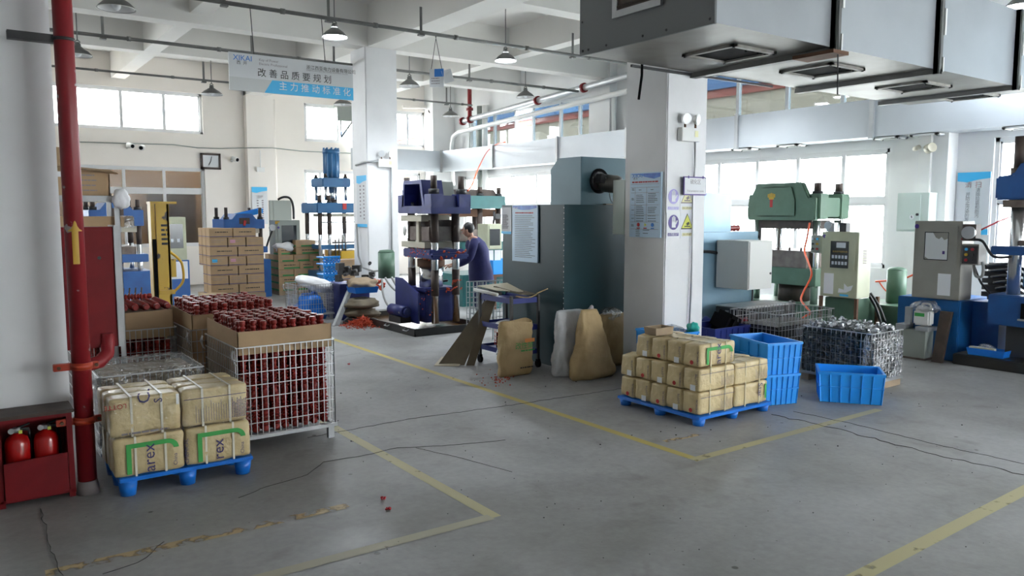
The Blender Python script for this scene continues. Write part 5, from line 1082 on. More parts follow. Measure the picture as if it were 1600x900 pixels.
def cyl_press():
    Y = 16.5; x0, x1 = 6.55, 7.7; t = thing('hydraulic_press', 'steel-blue press with tall vertical cylinder left of the far column', 'press', ((x0 + x1) / 2, Y + .5, 0), 'hydraulic presses'); cx = 7.09
    MB().cyl((cx, Y + .4, 2.6), (cx, Y + .4, 3.22), .17, n=24).build('cylinder', 'bluecyl', t); k = MB(); 
    for i in range(10): an = i * math.pi / 5; k.cyl((cx + .165 * math.cos(an), Y + .4 + .165 * math.sin(an), 2.62), (cx + .165 * math.cos(an), Y + .4 + .165 * math.sin(an), 3.28), .022, n=6)
    k.build('cylinder_bolt', 'bluecyl', t); MB().cyl((cx, Y + .4, 3.15), (cx, Y + .4, 3.24), .19, n=24).build('cylinder_head', 'bluecyl', t)
    MB().prism([(x0 + .18, 2.40), (x1 - .30, 2.40), (x1 - .30, 2.60), (x0 + .18, 2.60)], 1, Y + .05, Y + .75).build('upper_crosshead', 'bluecyl', t, bevel=.02); nuts(t, [(x0 + .28, Y + .12), (x1 - .4, Y + .12), (x0 + .28, Y + .68), (x1 - .4, Y + .68)], 2.6, .05, .04, .05, .03)
    rods(t, [(x0 + .28, Y + .12), (x1 - .4, Y + .12), (x0 + .28, Y + .68), (x1 - .4, Y + .68)], 2.1, 2.4, .035); MB().cyl((cx, Y + .4, 2.05), (cx, Y + .4, 2.4), .07, n=16).build('ram', 'chrome', t); MB().cyl((cx, Y + .35, 2.03), (cx, Y + .35, 2.12), .1, n=12).build('coupling', 'brown', t)
    MB().box(x0, x1, Y - .05, Y + .9, 1.82, 2.05).build('crown', 'bluecyl', t, bevel=.02); MB().obox((cx + .1, Y - .06, 1.97), (.09, .01, .13)).build('red_tag', 'redink', t)
    P = [(x0 + .1, Y + .05), (x0 + .32, Y + .05), (x1 - .15, Y + .05), (x0 + .1, Y + .8), (x1 - .15, Y + .8)]; rods(t, P, .3, 1.82, .045, (1.35, 1.82)); nuts(t, P[:3], 2.05, .06, .04, .12, .04)
    MB().box(x0 + .2, x1 - .1, Y + .05, Y + .7, 1.74, 1.81).build('upper_platen', 'cream', t); MB().bar((x0 + .1, Y, 1.62), (x0 + .6, Y, 1.62), .03).bar((x1 - .5, Y, 1.62), (x1 - .1, Y, 1.62), .03).build('stop_bar', 'dark', t)
    MB().box(x0 + .1, x1, Y, Y + .8, 1.02, 1.12).build('table', 'bluecyl', t); MB().box(x0 + .5, x1 + .1, Y - .15, Y + .8, .55, .98).build('yellow_guard', 'ylw', t); MB().box(x0, x1, Y, Y + .9, 0, .54).build('base', 'bluecyl', t)
    for i in range(4): MB().cyl((x0 + .38 + i * .08, Y - .12, .5), (x0 + .38 + i * .08, Y - .12, 1.35), .014, n=6).build('eject_pin', 'brown', t)
    MB().bar((x0 + .3, Y - .12, 1.17), (x1 - .1, Y - .12, 1.17), .03).build('pin_plate', 'dark', t)
cyl_press()
# control cabinets at the back
t, o, u, v, W, H = control_cab(2.95, 3.32, 14.3, 14.7, 1.02, 1.76, 'beige control cabinet with black panel right of the yellow lift', (.18, .28, .85, .84), face=1); MB().box(2.93, 3.34, 14.25, 14.75, 0, 1.02).build('plinth', 'blueL', t)
m = MB(); quad(m, o, u, v, W * .25, -.32, W * .98, -.02, off=.052); m.build('paper_sheet', 'paper', t)
m = MB(); 
for i in range(2): quad(m, o, u, v, W * (.3 + i * .28), H * .42, W * (.42 + i * .28), H * .5, off=.018)
m.build('button', 'btn', t)
t, o, u, v, W, H = control_cab(5.9, 6.47, 17.3, 17.7, .9, 1.66, 'grey control cabinet with dark window right of the blue-striped cartons', (.25, .1, .85, .85), m='greybox', face=1); MB().box(5.9, 6.47, 17.3, 17.7, 0, .9).build('plinth', 'greybox', t)
MB().cyl((5.83, 17.25, 1.5), (5.83, 17.3, 1.5), .07, n=16).build('pressure_gauge', 'galv', t); MB().tube(smooth([(5.83, 17.28, 1.44), (5.75, 17.28, 1.25), (5.68, 17.28, 1.05)]), .02, 6).build('cable', 'hosek', t)
m = MB(); m.cyl((5.97, 17.285, 1.5), (5.97, 17.275, 1.5), .025, n=14); m.build('round_sticker', 'purple', t); m = MB(); m.box(5.9, 6.0, 17.29, 17.3, 1.58, 1.64); m.build('yellow_sticker', 'ylw', t)
a, b = PY(421, 313, HY - .25), PY(456, 346, HY - .25); t = thing('switch_box', 'grey-green switch box on the back wall with a looping black cable', 'switch box', (a.x, HY - .2, b.z)); MB().box(a.x, b.x, HY - .24, HY - .002, b.z, a.z).build('box', 'greybox', t, bevel=.005); m = MB(); quad(m, (a.x + .05, HY - .24, b.z), (1, 0, 0), (0, 0, 1), .05, .03, b.x - a.x - .1, a.z - b.z - .03, off=0, th=.01); m.build('door', 'greybox', t)
MB().tube(smooth([PY(434, 312, HY - .15), PY(443, 308, HY - .2), PY(453, 310, HY - .3), PY(458, 322, HY - .4), PY(459, 342, HY - .5)]), .03, 8).build('cable', 'hosek', t)
# ---------------------------------------------------------------- yellow pallet lift
def lift():
    Y = 11.5; s = Vector((0, 0, 0)); a = PY(235, 316, Y); b = PY(262, 316, Y); x0, x1 = a.x, PY(265, 360, Y).x; zt = a.z
    t = thing('lift_truck', 'yellow scuffed hand pallet stacker mast standing behind the cages', 'lift truck', (x0, Y, 0))
    MB().box(x0, x0 + .055, Y + .03, Y + .22, .05, zt).build('mast_channel', 'ylw', t); MB().box(x0 + .01, x0 + .058, Y + .015, Y + .029, .05, zt - .5).build('chain', 'black', t); MB().box(x0 + .06, x1, Y, Y + .03, .05, zt - .02).build('mast_plate', 'ylwdirty', t, bevel=.004)
    MB().box(x0 - .01, x1 + .10, Y - .02, Y + .22, zt - .02, zt + .01).build('mast_head', 'ylw', t); MB().box(x1 - .03, x1, Y, Y + .22, .05, zt - .02).build('mast_channel', 'ylw', t); MB().box(x0 + .06, x1 + .03, Y - .05, Y - .001, .72, .78).build('cross_bar', 'ylw', t)
    MB().tube(smooth([(x1 + .01, Y + .1, 1.30), (x1 + .12, Y + .1, 1.20), (x1 + .17, Y + .1, 1.10), (x1 + .17, Y + .1, .88), (x1 + .05, Y + .1, .74)]), .018, 8).build('handle', 'ylw', t); MB().box(x1 + .01, x1 + .07, Y + .02, Y + .12, .95, 1.2).build('pump', 'ylwdirty', t); MB().box(x0, x1, Y + .1, Y + .7, .0, .12).build('chassis', 'ylw', t)
    m = MB(); o = Vector((x0 + .12, Y - .0, 1.55)); lines('stencil', Vector((x0 + .12, Y, 1.3)), (1, 0, 0), (0, 0, 1), 5, .0, .1, .1, .35, .03, 'blackink', t)
lift()
# ---------------------------------------------------------------- carton stacks
ORD = ['first', 'second', 'third', 'fourth', 'fifth', 'sixth', 'seventh', 'eighth', 'ninth']
def carton(x0, x1, y0, y1, z0, z1, label, grp, band, wide=True, lab=None):
    t = thing('carton', label, 'carton', ((x0 + x1) / 2, (y0 + y1) / 2, z0), grp); MB().box(x0, x1, y0, y1, z0, z1).build('box', 'card', t, bevel=.004)
    h = z1 - z0; m = MB(); b0, b1 = (.10, .16) if band == 'navyband' else (.08, .30); bx0 = x0 if band == 'navyband' else x0 + (x1 - x0) * .25
    m.box(bx0 + .003, x1 - .003, y0 - .003, y0 - .0005, z0 + h * b0, z0 + h * b1).box(x0 - .003, x0 - .0005, y0 + .003, y1 - .003, z0 + h * b0, z0 + h * b1); m.build('printed_band', band, t)
    o = Vector((x0, y0, z0)); W = x1 - x0
    if wide: lines('print', o, Vector((1, 0, 0)), Vector((0, 0, 1)), 1, W * .25, W * .8, h * .55, h * .55, .018, 'blackink', t, False)
    else: lines('print', o, Vector((1, 0, 0)), Vector((0, 0, 1)), 2, W * .12, W * .85, h * .55, h * .75, .008, 'greyink', t)
    if lab: m = MB(); quad(m, o, Vector((1, 0, 0)), Vector((0, 0, 1)), W * .1, h * .45, W * .4, h * .8); m.build('label', lab, t)
mat('navyband', (.02, .03, .16), .6); mat('greenband', (.04, .26, .08), .6); M['navyband'] = MATS['navyband']; M['greenband'] = MATS['greenband']
mat('pinklabel', (.6, .3, .4), .6); M['pinklabel'] = MATS['pinklabel']
S0 = PZ(331, 472); bw = .205
XR_ = PY(413, 430, S0.y).x; sx0, sx1 = S0.x, XR_
nl = 7; G1 = 'blue-striped cartons in the tall stack'
MB()
tag(MB().box(sx0 - .02, sx1 + .02, S0.y, S0.y + 1.0, 0, .13).build('wooden_pallet', 'cardd'), 'pallet under the tall stack of blue-striped cartons', 'pallet')
for k in range(nl):
    z0 = .135 + k * .197; z1 = z0 + .194; W = sx1 - sx0
    top = k == nl - 1
    cols = [(0, .5), (.52, 1)] if k % 2 == 0 else [(0, .32), (.34, .66), (.68, 1)]
    if top: cols = [(.0, .42), (.44, .86)]; 
    dep = [(0, .28), (.30, .58), (.60, .88)]
    for ci, (a, b) in enumerate(cols):
        for di, (c, d) in enumerate(dep[:3]):
            if di == 2 and k < 3: continue
            lab = {(5, 1): 'pinklabel', (3, 0): 'skyb', (3, 1): 'pinklabel'}.get((k, ci)) if di == 0 else None
            carton(sx0 + W * a, sx0 + W * b, S0.y + c, S0.y + d, z0, z1, 'blue-striped carton, %s row from top, %s from left, %s rank' % (ORD[nl - 1 - k], ORD[ci], ['front', 'middle', 'rear'][di]), G1, 'navyband', k % 2 == 0, lab)
tag(MB().box(sx0 - .25, sx0 + .22, S0.y - .42, S0.y - .06, .0, .20).build('carton', 'card'), 'single carton on the floor at the foot of the tall blue-striped stack', 'carton')
g0 = PY(436, 463, S0.y + .9); gY = S0.y + .45; gx0 = PY(436, 440, gY).x; gx1 = PY(512, 440, gY).x; G2 = 'green-striped cartons in the low stack'
tag(MB().box(gx0, gx1, gY, gY + .9, 0, .08).build('wooden_pallet', 'cardd'), 'pallet under the stack of green-striped cartons', 'pallet')
for k in range(7):
    z0 = .085 + k * .162; z1 = z0 + .158; W = gx1 - gx0
    cols = [(0, .30), (.31, .62), (.63, .94)] if k % 2 == 0 else [(0, .42), (.43, .70), (.71, 1)]
    if k == 5: cols = [(0, .24), (.36, .84)]
    if k == 6: cols = [(.36, .76)]
    for ci, (a, b) in enumerate(cols):
        for di, (c, d) in enumerate([(0, .3), (.31, .6), (.61, .9)]):
            if k > 4 and di: continue
            carton(gx0 + W * a, gx0 + W * b, gY + c, gY + d, z0, z1, 'green-striped carton, %s row from floor, %s from left, %s rank' % (ORD[k], ORD[ci], ['front', 'middle', 'rear'][di]), G2, 'greenband', k % 2 == 1)
tag(blob((gx0 + .17, gY + .1, .085 + 6 * .162), (.23, .13, .11), 'plasw', 'plastic_bag', 7, .35), 'crumpled white plastic bag on top of the green-striped cartons', 'bag')
# cartons + blue folded crates by far column
cx = PY(535, 430, 14.6)
for k in range(3):
    for j in range(2): x = cx.x + j * .34; carton(x, x + .32, 14.7, 15.1, .02 + k * .21 + .25, .22 + k * .21 + .25, 'pale brown carton beside the far column, %s row up, %s' % (ORD[k], ['left', 'right'][j]), 'cartons beside the far column', 'navyband', False)
tag(MB().box(cx.x - .05, cx.x + .75, 14.6, 15.2, 0, .265).build('wooden_pallet', 'cardd'), 'low platform under the pale cartons beside the far column', 'pallet')
def flat_crates():
    q0, q1 = PY(505, 402, 14.2), PY(532, 441, 14.2); t = thing('folding_crate', 'stack of bright blue latticed folding crates between green cartons and the far column', 'crate', (q0.x, 14.2, 0)); m = MB(); W = q1.x - q0.x; H = q0.z - q1.z
    for i in range(5):
        for j in range(8): o = Vector((q0.x + W * i / 5, 14.2, q1.z + H * j / 8)); m.bar(o, o + Vector((W / 5, 0, H / 8)), .022); m.bar(o + Vector((W / 5, 0, 0)), o + Vector((0, 0, H / 8)), .022)
    for z in (q1.z, q1.z + H * .3, q1.z + H * .7, q0.z): m.bar((q0.x, 14.2, z), (q1.x, 14.2, z), .035)
    m.build('lattice_side', 'bluebr', t); m = MB()
    for z in (q1.z, q1.z + H * .3, q1.z + H * .7, q0.z - .02): m.box(q0.x, q1.x, 14.22, 14.55, z, z + .02)
    m.build('crate_floor', 'bluebr', t); MB().box(q0.x, q1.x, 14.22, 14.55, 0, q1.z).build('stand', 'carddark', t)
flat_crates()
# basket with sacks, galvanised strips, bags and red scrap
bx = PY(470, 485, 12.6); cage(bx.x, bx.x + .62, 12.7, 13.3, .12, .62, 'low wire basket holding a blue bag and a white sack behind the front cages', nx=14, ny=12, nz=6)
tag(blob((bx.x + .3, 12.95, .16), (.27, .22, .30), 'bluepl', 'plastic_bag', 4, .3), 'blue plastic bag stuffed in the low wire basket', 'bag'); o_ = blob((bx.x + .33, 12.9, .62), (.34, .14, .12), 'plasw', 'woven_sack', 9, .25); o_.rotation_euler = (0, .3, 0); tag(o_, 'folded white sack with a yellow print lying over the low wire basket', 'sack')
m = MB(); 
p, q = PY(521, 510, 11.9), PY(547, 447, 12.35); p.z = .01
for i in range(4): d = Vector((.035 * i, .02 * i, 0)); tag(MB().bar(p + d, q + d * .6, .05, .008).build('steel_strip', 'galv'), 'galvanised strip leaning behind the front cage, %s from left' % ['first', 'second', 'third', 'fourth'][i], 'metal strip', 'galvanised strips leaning by the front cage')
ky = 12.0; a, b = PY(552, 500, ky), PY(580, 500, ky)
for k in range(3): o_ = blob(((a.x + b.x) / 2 + .03 * k, ky + .1, .02 + k * .15), (.30, .25, .11), ['film_blk', 'film_blk', 'carddark'][k] if False else ['tray', 'carddark', 'carddark'][k], 'scrap_bag', 11 + k, .3); tag(o_, ['black plastic scrap bag on the floor beside the press, lowest of three', 'brown scrap bag in the middle of the pile beside the press', 'brown scrap bag topmost of the pile beside the press'][k], 'bag')
open_tray(a.x + .02, a.x + .45, ky - .05, ky + .3, .50, .10, 'bluepl', 'plastic_tray', 'blue tray with orange rims on the scrap bags by the press', 'tray')
o_ = blob(((a.x + b.x) / 2 + .1, ky + .2, .62), (.25, .18, .12), 'cardd', 'scrap_bag', 21, .4); tag(o_, 'crumpled khaki bag on the blue tray by the press', 'bag')
def scrap():
    rr = random.Random(9); m = MB(); c0 = PZ(568, 508)
    for i in range(900):
        r = abs(rr.gauss(0, .5)); an = rr.random() * 6.28; x = c0.x + r * math.cos(an) * .36; y = c0.y + r * math.sin(an) * .42; h = max(0, .12 * (1 - r * 1.1)); L = rr.uniform(.03, .07)
        z = rr.uniform(.006, .012 + h); d = Vector((rr.gauss(0, 1), rr.gauss(0, 1), rr.gauss(0, .4))).normalized() * L; p = Vector((x, y, z)); q = p + d; q.z = max(.004, q.z); m.bar(p, q, .010, .007)
    tag(m.build('rubber_scrap', 'flash'), 'heap of orange-red rubber trimmings on the floor left of the press tray', 'rubber scrap', kind='stuff')
scrap()
for i, (px, py) in enumerate(((599, 781), (607, 797), (545, 570))):
    p = PZ(px, py); rr = random.Random(i); m = MB()
    for k in range(5): m.obox(p + Vector((rr.uniform(-.012, .012), rr.uniform(-.012, .012), .006 + k * .002)), (.018, .012, .008), (rr.random(), rr.random(), rr.random() * 6))
    tag(m.build('rubber_chip', 'bagred'), ['small red rubber chip farther of the pair on the foreground floor', 'small red rubber chip nearer the camera in the foreground', 'red rubber chip on the floor right of the front cage'][i], 'rubber chip')
def crumbs():
    rr = random.Random(17); m = MB()
    for i in range(150):
        x, y = rr.uniform(520, 1560), rr.uniform(520, 880); p = PZ(x, y); s = rr.uniform(.003, .010) * (1 if y < 700 else .6); m.obox(p + Vector((0, 0, s * .4)), (s, s * rr.uniform(.6, 1.6), s * .7), (0, 0, rr.random() * 3))
    for i in range(60): p = PZ(rr.gauss(780, 16), rr.gauss(592, 5)); s = rr.uniform(.006, .014); m.obox(p + Vector((0, 0, s * .4)), (s, s, s), (0, 0, rr.random() * 3), mi=1)
    tag(m.build('floor_crumbs', ['tray', 'flash']), 'dark crumbs and red chips scattered over the concrete floor', 'debris', kind='stuff')
crumbs()

def fan_hood():
    y = HY - .3; a, b = PY(527, 163, y), PY(556, 190, y); t = thing('exhaust_box', 'grey exhaust box with slanting white duct at the far upper window left of the column', 'exhaust', (a.x, y, b.z))
    MB().box(a.x, b.x + .3, y, HY - .05, b.z, a.z).build('box', 'greybox', t); MB().bar((a.x + .1, y + .02, b.z), (a.x + .1, y + .02, b.z - .42), .03).bar((a.x + .45, y + .02, b.z), (a.x + .1, y + .02, b.z - .45), .04).build('bracket', 'pipeg', t)
    p, q = PY(562, 205, y - .2), PY(590, 300, y - .2); MB().bar(p + Vector((0, 0, .3)), q, .42, .3).build('slanting_duct', 'whitepl', t)
    p = PY(674, 178, HY - .25); tt = thing('wall_device', 'small dark spotlight on a white post beside the far upper window', 'device', tuple(p)); MB().lathe([(0, .05), (.12, .09)], p, p + Vector((-.4, -.6, .6)), 14).build('head', 'brown', tt); MB().cyl(p, PY(681, 190, HY - .25), .02, n=6).build('arm', 'dark', tt); MB().box(p.x + .12, p.x + .17, HY - .28, HY - .001, p.z - 1.2, p.z - .1).build('post', 'whitepl', tt)  # dark unlit device on an arm beside the post
fan_hood()
# ================================================================ teal enclosure and its surroundings
def enclosure():
    x0, x1, y0, y1, h = 5.80, 7.6, 7.05, 8.305, 1.93
    t = thing('machine_enclosure', 'large dark teal sheet-steel enclosure left of the near column', 'machine', ((x0 + x1) / 2, (y0 + y1) / 2, 0))
    MB().box(x0, x1, y0, y1, 0, h).build('body', 'tealmc', t, bevel=.006)
    w_ = MB(); w_.box(x0 - .006, x0 + .02, y0 - .006, y0 + .02, .02, h).box(x0 - .004, x0, y0, y1, h - .03, h + .004).box(x0, x1, y0 - .004, y0, h - .03, h + .004); w_.build('corner_seam', 'tealmc', t)
    rr = random.Random(1); s = MB()
    for i in range(30): s.obox((x0 - .007, y0 - .002, .1 + i * .062), (.006, .006, rr.uniform(.004, .02)))
    s.build('scuff', 'galv', t)
    hx0, hx1, hy0, hy1, z1 = 6.1, 6.82, 7.11, 7.69, 2.50
    hd = MB().prism([(hy0, h + .001), (hy1, h + .001), (hy1, z1 - .13), (hy1 - .15, z1), (hy0, z1)], 0, hx0, hx1).build('blower_hood', 'tealhood', t, bevel=.004)
    c = PY(936, 283, hy0); MB().cyl((c.x, hy0 + .01, c.z), (c.x, hy0 - .012, c.z), .15, n=32).build('fan_opening', 'black', hd)
    MB().cyl((c.x - .03, hy0 - .005, c.z - .0), (c.x - .03, hy0 - .05, c.z), .11, n=28).build('fan_flange', 'dark', hd)
    m = MB(); d = Vector((.10, -.26, -.03)); b = Vector((c.x - .01, hy0 - .03, c.z - .02)); m.lathe([(0, .07), (.05, .105), (.22, .105), (.26, .09), (.27, .05)], b, b + d.normalized(), 28); m.build('motor', 'brownblk', hd); MB().obox(b + Vector((-.07, -.1, .04)), (.09, .09, .10), (0, .2, 0)).build('terminal_box', 'dark', hd)
    MB().tube(smooth([b + Vector((-.04, -.14, .06)), b + Vector((.0, -.15, -.05)), b + Vector((.1, -.08, -.2)), b + Vector((.2, -.05, -.25))]), .006, 6).build('cable', 'greybox', hd)
    mat('duststrip', (.22, .19, .13), .9); MB().box(hx0 + .35, hx1 + .05, y0 + .005, hy0 + .04, h + .001, h + .016).build('dust', MATS['duststrip'], t)
    return t
mat('brownblk', (.05, .047, .042), .45, col2=(.08, .075, .065), nscale=8); M['brownblk'] = MATS['brownblk']
enclosure()
def flat_notice(t, o, u, v, W, H, board, hd=.12):
    m = MB(); quad(m, o, u, v, 0, 0, W, H, off=-.012, th=.02); m.build('board', board, t, bevel=.0015)
    n = u.cross(v); P = lambda x, z: o + u * (x * W) + v * (z * H) + n * .0095
    MB().add([P(x, z) for x, z in ((.03, .99), (.03, .95), (.4, .915), (.7, .92), (.97, .95), (.97, .99))], [(5, 4, 3, 2, 1, 0)]).build('header_band', 'boardtop', t)
    o2 = o + n * .009; lines('print', o2, u, v, 1, W * .14, W * .84, H * .855, H * .855, .014, 'redink', t, False)
    lines('print', o2, u, v, 24, W * .12, W * .93, H * .08, H * .81, .005, 'blackink', t)
X = 5.785; a, b = PX(801, 322, X), PX(840.5, 412, X); o = Vector((X, a.y, b.z + .01)); t = thing('notice_board', 'tall pale blue rule notice with royal blue header on the teal enclosure', 'notice board', tuple(o)); flat_notice(t, o, Vector((0, -1, 0)), Vector((0, 0, 1)), a.y - b.y, a.z - b.z, 'boardblue'); txt('lettering', 'XIKAI', .04, o + Vector((0, -.02, (a.z - b.z) * .93)), (0, -1, 0), (0, 0, 1), 'paper', t, off=.012)
a, b = PX(784, 324, X), PX(800, 366, X); o = Vector((X, a.y, b.z)); t = thing('paper_notice', 'smaller curling white notice left of the tall blue notice on the teal enclosure', 'notice', tuple(o)); m = MB(); quad(m, o, Vector((0, -1, 0)), Vector((0, 0, 1)), 0, 0, a.y - b.y - .01, a.z - b.z, off=-.002, th=.006); m.build('sheet', 'paper', t); lines('print', o + Vector((-.004, 0, 0)), Vector((0, -1, 0)), Vector((0, 0, 1)), 14, .02, .16, .07, .24, .006, 'greyink', t); m = MB(); quad(m, o, Vector((0, -1, 0)), Vector((0, 0, 1)), 0, 0, a.y - b.y - .01, .035, off=.005); m.build('footer_band', 'skyb', t)
a = PY(969, 281, 6.7); b = PY(981, 366, 6.7); tag(MB().box(a.x, a.x + .3, 6.62, 6.82, b.z, a.z).build('switch_box', 'ltbox', bevel=.004), 'pale green switch box on the rear left of the near column', 'switch box')
# cart
def cart():
    y0, y1 = 7.32, 7.98; x0 = PY(799, 470, y0).x; x1 = PY(841, 465, y0).x; zt = PY(799, 466, y0).z; zm = PY(799, 515, y0).z
    x0 = min(x0, 5.40); t = thing('shelf_cart', 'navy-blue shelf trolley with cardboard on top, parked against the teal enclosure', 'cart', ((x0 + x1) / 2, y0, 0))
    for (x, y) in ((x0, y0), (x1, y0), (x0, y1), (x1, y1)):
        l = MB().box(x - .015, x + .015, y - .015, y + .015, .10, zt + .02).build('post', 'dark', t); MB().cyl((x - .015, y, .045), (x + .015, y, .045), .045, n=16).box(x - .02, x + .02, y - .02, y + .02, .07, .10).build('caster', 'black', l)
    for z in (.20, zm, zt - .04): MB().box(x0, x1, y0, y0 + .01, z - .03, z + .03).box(x0, x1, y1 - .01, y1, z - .03, z + .03).box(x0, x0 + .01, y0 + .01, y1 - .01, z - .03, z + .03).box(x1 - .01, x1, y0 + .01, y1 - .01, z - .03, z + .03).box(x0 + .01, x1 - .01, y0 + .01, y1 - .01, z - .01, z + .0).build('shelf', 'navycart', t)
    tag(MB().add([(x0 - .04, y1 - .0, zt + .09), (x0 + .30, y1 - .15, zt + .12), (x0 + .26, y0 + .12, zt + .05), (x0 - .0, y0 + .3, zt + .06), (x0 - .04, y1, zt + .098), (x0 + .30, y1 - .15, zt + .128), (x0 + .26, y0 + .12, zt + .058), (x0, y0 + .3, zt + .068)], [(0, 1, 2, 3), (7, 6, 5, 4), (0, 4, 5, 1), (1, 5, 6, 2), (2, 6, 7, 3), (3, 7, 4, 0)]).build('cardboard_sheet', 'sheetpale'), 'pale folded cardboard sheet lying on the navy trolley', 'cardboard')
    tag(MB().obox((x0 + .27, y0 + .3, zt + .05), (.32, .42, .015), (.15, .1, .3)).build('rubber_sheet', 'carddark'), 'dark sheet under the pale cardboard on the navy trolley', 'sheet')
    tag(MB().tube(smooth([(x0 + .05, y0 - .02, zt + .02), (x0 + .2, y0 - .05, zt - .0), (x0 + .33, y0 - .03, zt + .02), PY(840, 458, y0 - .05), PY(856, 451, y0 - .1)]), .007, 6).build('plastic_strip', 'kraftb'), 'thin yellowish strip curving out over the navy trolley', 'strip')
    for i in range(3): tag(MB().cyl((x0 - .02 + i * .05, y0 + .25, zt + .02 + .01 * i), (x0 - .12 + i * .05, y0 + .6, zt + .06), .02, n=10).build('tool_roll', ['whitepl', 'dark', 'tealmc2'][i]), ['white tube under the cardboard on the navy trolley', 'dark tube on the left edge of the navy trolley', 'teal-handled tool on the left edge of the navy trolley'][i], 'tool')
    tag(blob((x0 + .14, y0 + .3, zm + .01), (.15, .12, .06), 'plasw', 'white_bag', 31, .2), 'white plastic roll on the middle shelf of the navy trolley', 'bag')
    tag(blob((x0 + .03, y0 + .2, .205), (.09, .08, .09), 'film_heavy2', 'plastic_bag', 33, .3), 'crumpled clear bag on the bottom shelf of the navy trolley', 'bag')
    bk = thing('wire_basket', 'small basket with orange-red wires on the trolley bottom shelf', 'basket', (x0 + .25, y0 + .2, .215)); m = MB(); mesh_panel(m, (x0 + .04, y0 + .05, .26), (1, 0, 0), (0, 0, 1), .26, .2, 9, 4); mesh_panel(m, (x0 + .04, y0 + .4, .26), (0, -1, 0), (0, 0, 1), .35, .2, 10, 4); m.build('mesh', 'orange', bk); MB().box(x0 + .06, x0 + .28, y0 + .07, y0 + .4, .214, .40).build('contents', 'black', bk)
    # folded dark cardboards leaning left of cart
    for i, (p, q, w_) in enumerate((((684, 571), (757, 470), .30), ((728, 572), (760, 468), .26))):
        P = PZ(*p); P.z = .004; top = PY(q[0], q[1], P.y + .12); U = Vector((.62, -.45, 0)).normalized() if i == 0 else Vector((.75, -.5, 0)).normalized()
        A = [P, P + U * (.32 if i == 0 else .10), top + U * .12, top]; n = Vector((.012, .012, 0)); tag(MB().add(A + [a_ + n for a_ in A], [(3, 2, 1, 0), (4, 5, 6, 7), (0, 1, 5, 4), (1, 2, 6, 5), (2, 3, 7, 6), (3, 0, 4, 7)]).build('cardboard_sheet', 'carddark'), ['tall dark cardboard sheet slanting up to the navy trolley', 'narrow dark cardboard folded against the trolley post'][i], 'cardboard')
    p = PZ(678, 572); tag(MB().add([(p.x, p.y, .003), (p.x + .22, p.y - .2, .003), (p.x + .40, p.y - .05, .02), (p.x + .24, p.y + .22, .05), (p.x, p.y, .009), (p.x + .22, p.y - .2, .009), (p.x + .40, p.y - .05, .026), (p.x + .24, p.y + .22, .056)], [(0, 1, 2, 3), (7, 6, 5, 4), (0, 4, 5, 1), (1, 5, 6, 2), (2, 6, 7, 3), (3, 7, 4, 0)]).build('cardboard_sheet', 'sheetpale'), 'pale cardboard flap lying on the floor left of the navy trolley', 'cardboard')
    m = thing('wire_crate', 'two stacked grey wire crates standing between the press tray and the navy trolley', 'wire crate', (5.5, 9.3, 0)); q0 = PY(734, 440, 9.5); q1 = PY(730, 516, 9.5); k = MB(); mesh_panel(k, (q0.x, 9.5, max(.02, q1.z)), (1, -.35, 0), (0, 0, 1), .34, q0.z - max(.02, q1.z), 6, 9, .004); mesh_panel(k, (q0.x + .02, 9.62, max(.02, q1.z)), (1, -.2, 0), (0, 0, 1), .62, q0.z - max(.02, q1.z) - .01, 12, 9, .004); k.build('mesh', 'wire', m); g = MB(); g.bar((q0.x, 9.5, 0), (q0.x, 9.5, q0.z), .016).bar((q0.x + .32, 9.38, 0), (q0.x + .32, 9.38, q0.z), .016); g.build('post', 'wire', m)
mat('navycart', (.02, .035, .22), .4); M['navycart'] = MATS['navycart']; mat('sheetpale', (.55, .50, .38), .7); M['sheetpale'] = MATS['sheetpale']; glassy('film_heavy2', (.8, .82, .84), .5, .25, .9); M['film_heavy2'] = MATS['film_heavy2']
cart()
# sacks
def sack(base, top_pts, depth, m, label, name='paper_sack', bulge=.5, lean=(0, 0), wr=1, group=None, open_top=False):
    """base/top widths from the floor line; a filled sack with pinched top"""
    (bx0, bx1, y), (tx0, tx1, zt) = base, top_pts; nu, nv = 36, 30; v = []; ox, oy = lean
    for j in range(nv + 1):
        k = j / nv; e = 1 - k; w0 = bx0 + (tx0 - bx0) * k; w1 = bx1 + (tx1 - bx1) * k; cx = (w0 + w1) / 2; hw = (w1 - w0) / 2; dd = depth / 2 * (min(1, .55 + k * 6) if k < .08 else 1) * (1 - k ** 2.6 * (1 - bulge)) * (1 + .05 * math.sin(k * 9)); hw *= (.93 if k < .03 else 1 + .02 * math.sin(k * 11 + bx0))
        for i in range(nu):
            an = 2 * math.pi * i / nu; c_, s_ = math.cos(an), math.sin(an); sx = math.copysign(abs(c_) ** .55, c_); sy = math.copysign(abs(s_) ** .8, s_); n_ = NZ.noise(Vector((c_ * 2, s_ * 2, k * 5 + bx0 * 3))) * .022 * wr + NZ.noise(Vector((c_ * 5, s_ * 5, k * 14 + bx0 * 3))) * .008
            z = zt * k + (.02 * math.sin(an * 2) if j == nv and open_top else 0); v.append((cx + ox * k + (hw + n_) * sx, y + oy * k + (dd + n_) * sy, max(0.0, z)))
    fs = [(j * nu + i, j * nu + (i + 1) % nu, (j + 1) * nu + (i + 1) % nu, (j + 1) * nu + i) for j in range(nv) for i in range(nu)]; cap = [tuple(range(nu - 1, -1, -1))]
    if not open_top: cap.append(tuple(nv * nu + i for i in range(nu)))
    t = thing(name, label, 'sack', ((bx0 + bx1) / 2, y, 0), group); MB().add(v, fs + cap, [True] * len(fs) + [False] * len(cap)).build('bag', m, t); return t
Yb = 7.12; bx0, bx1 = PY(779, 585, Yb).x, PY(829, 585, Yb).x; tz = PY(800, 502, Yb).z
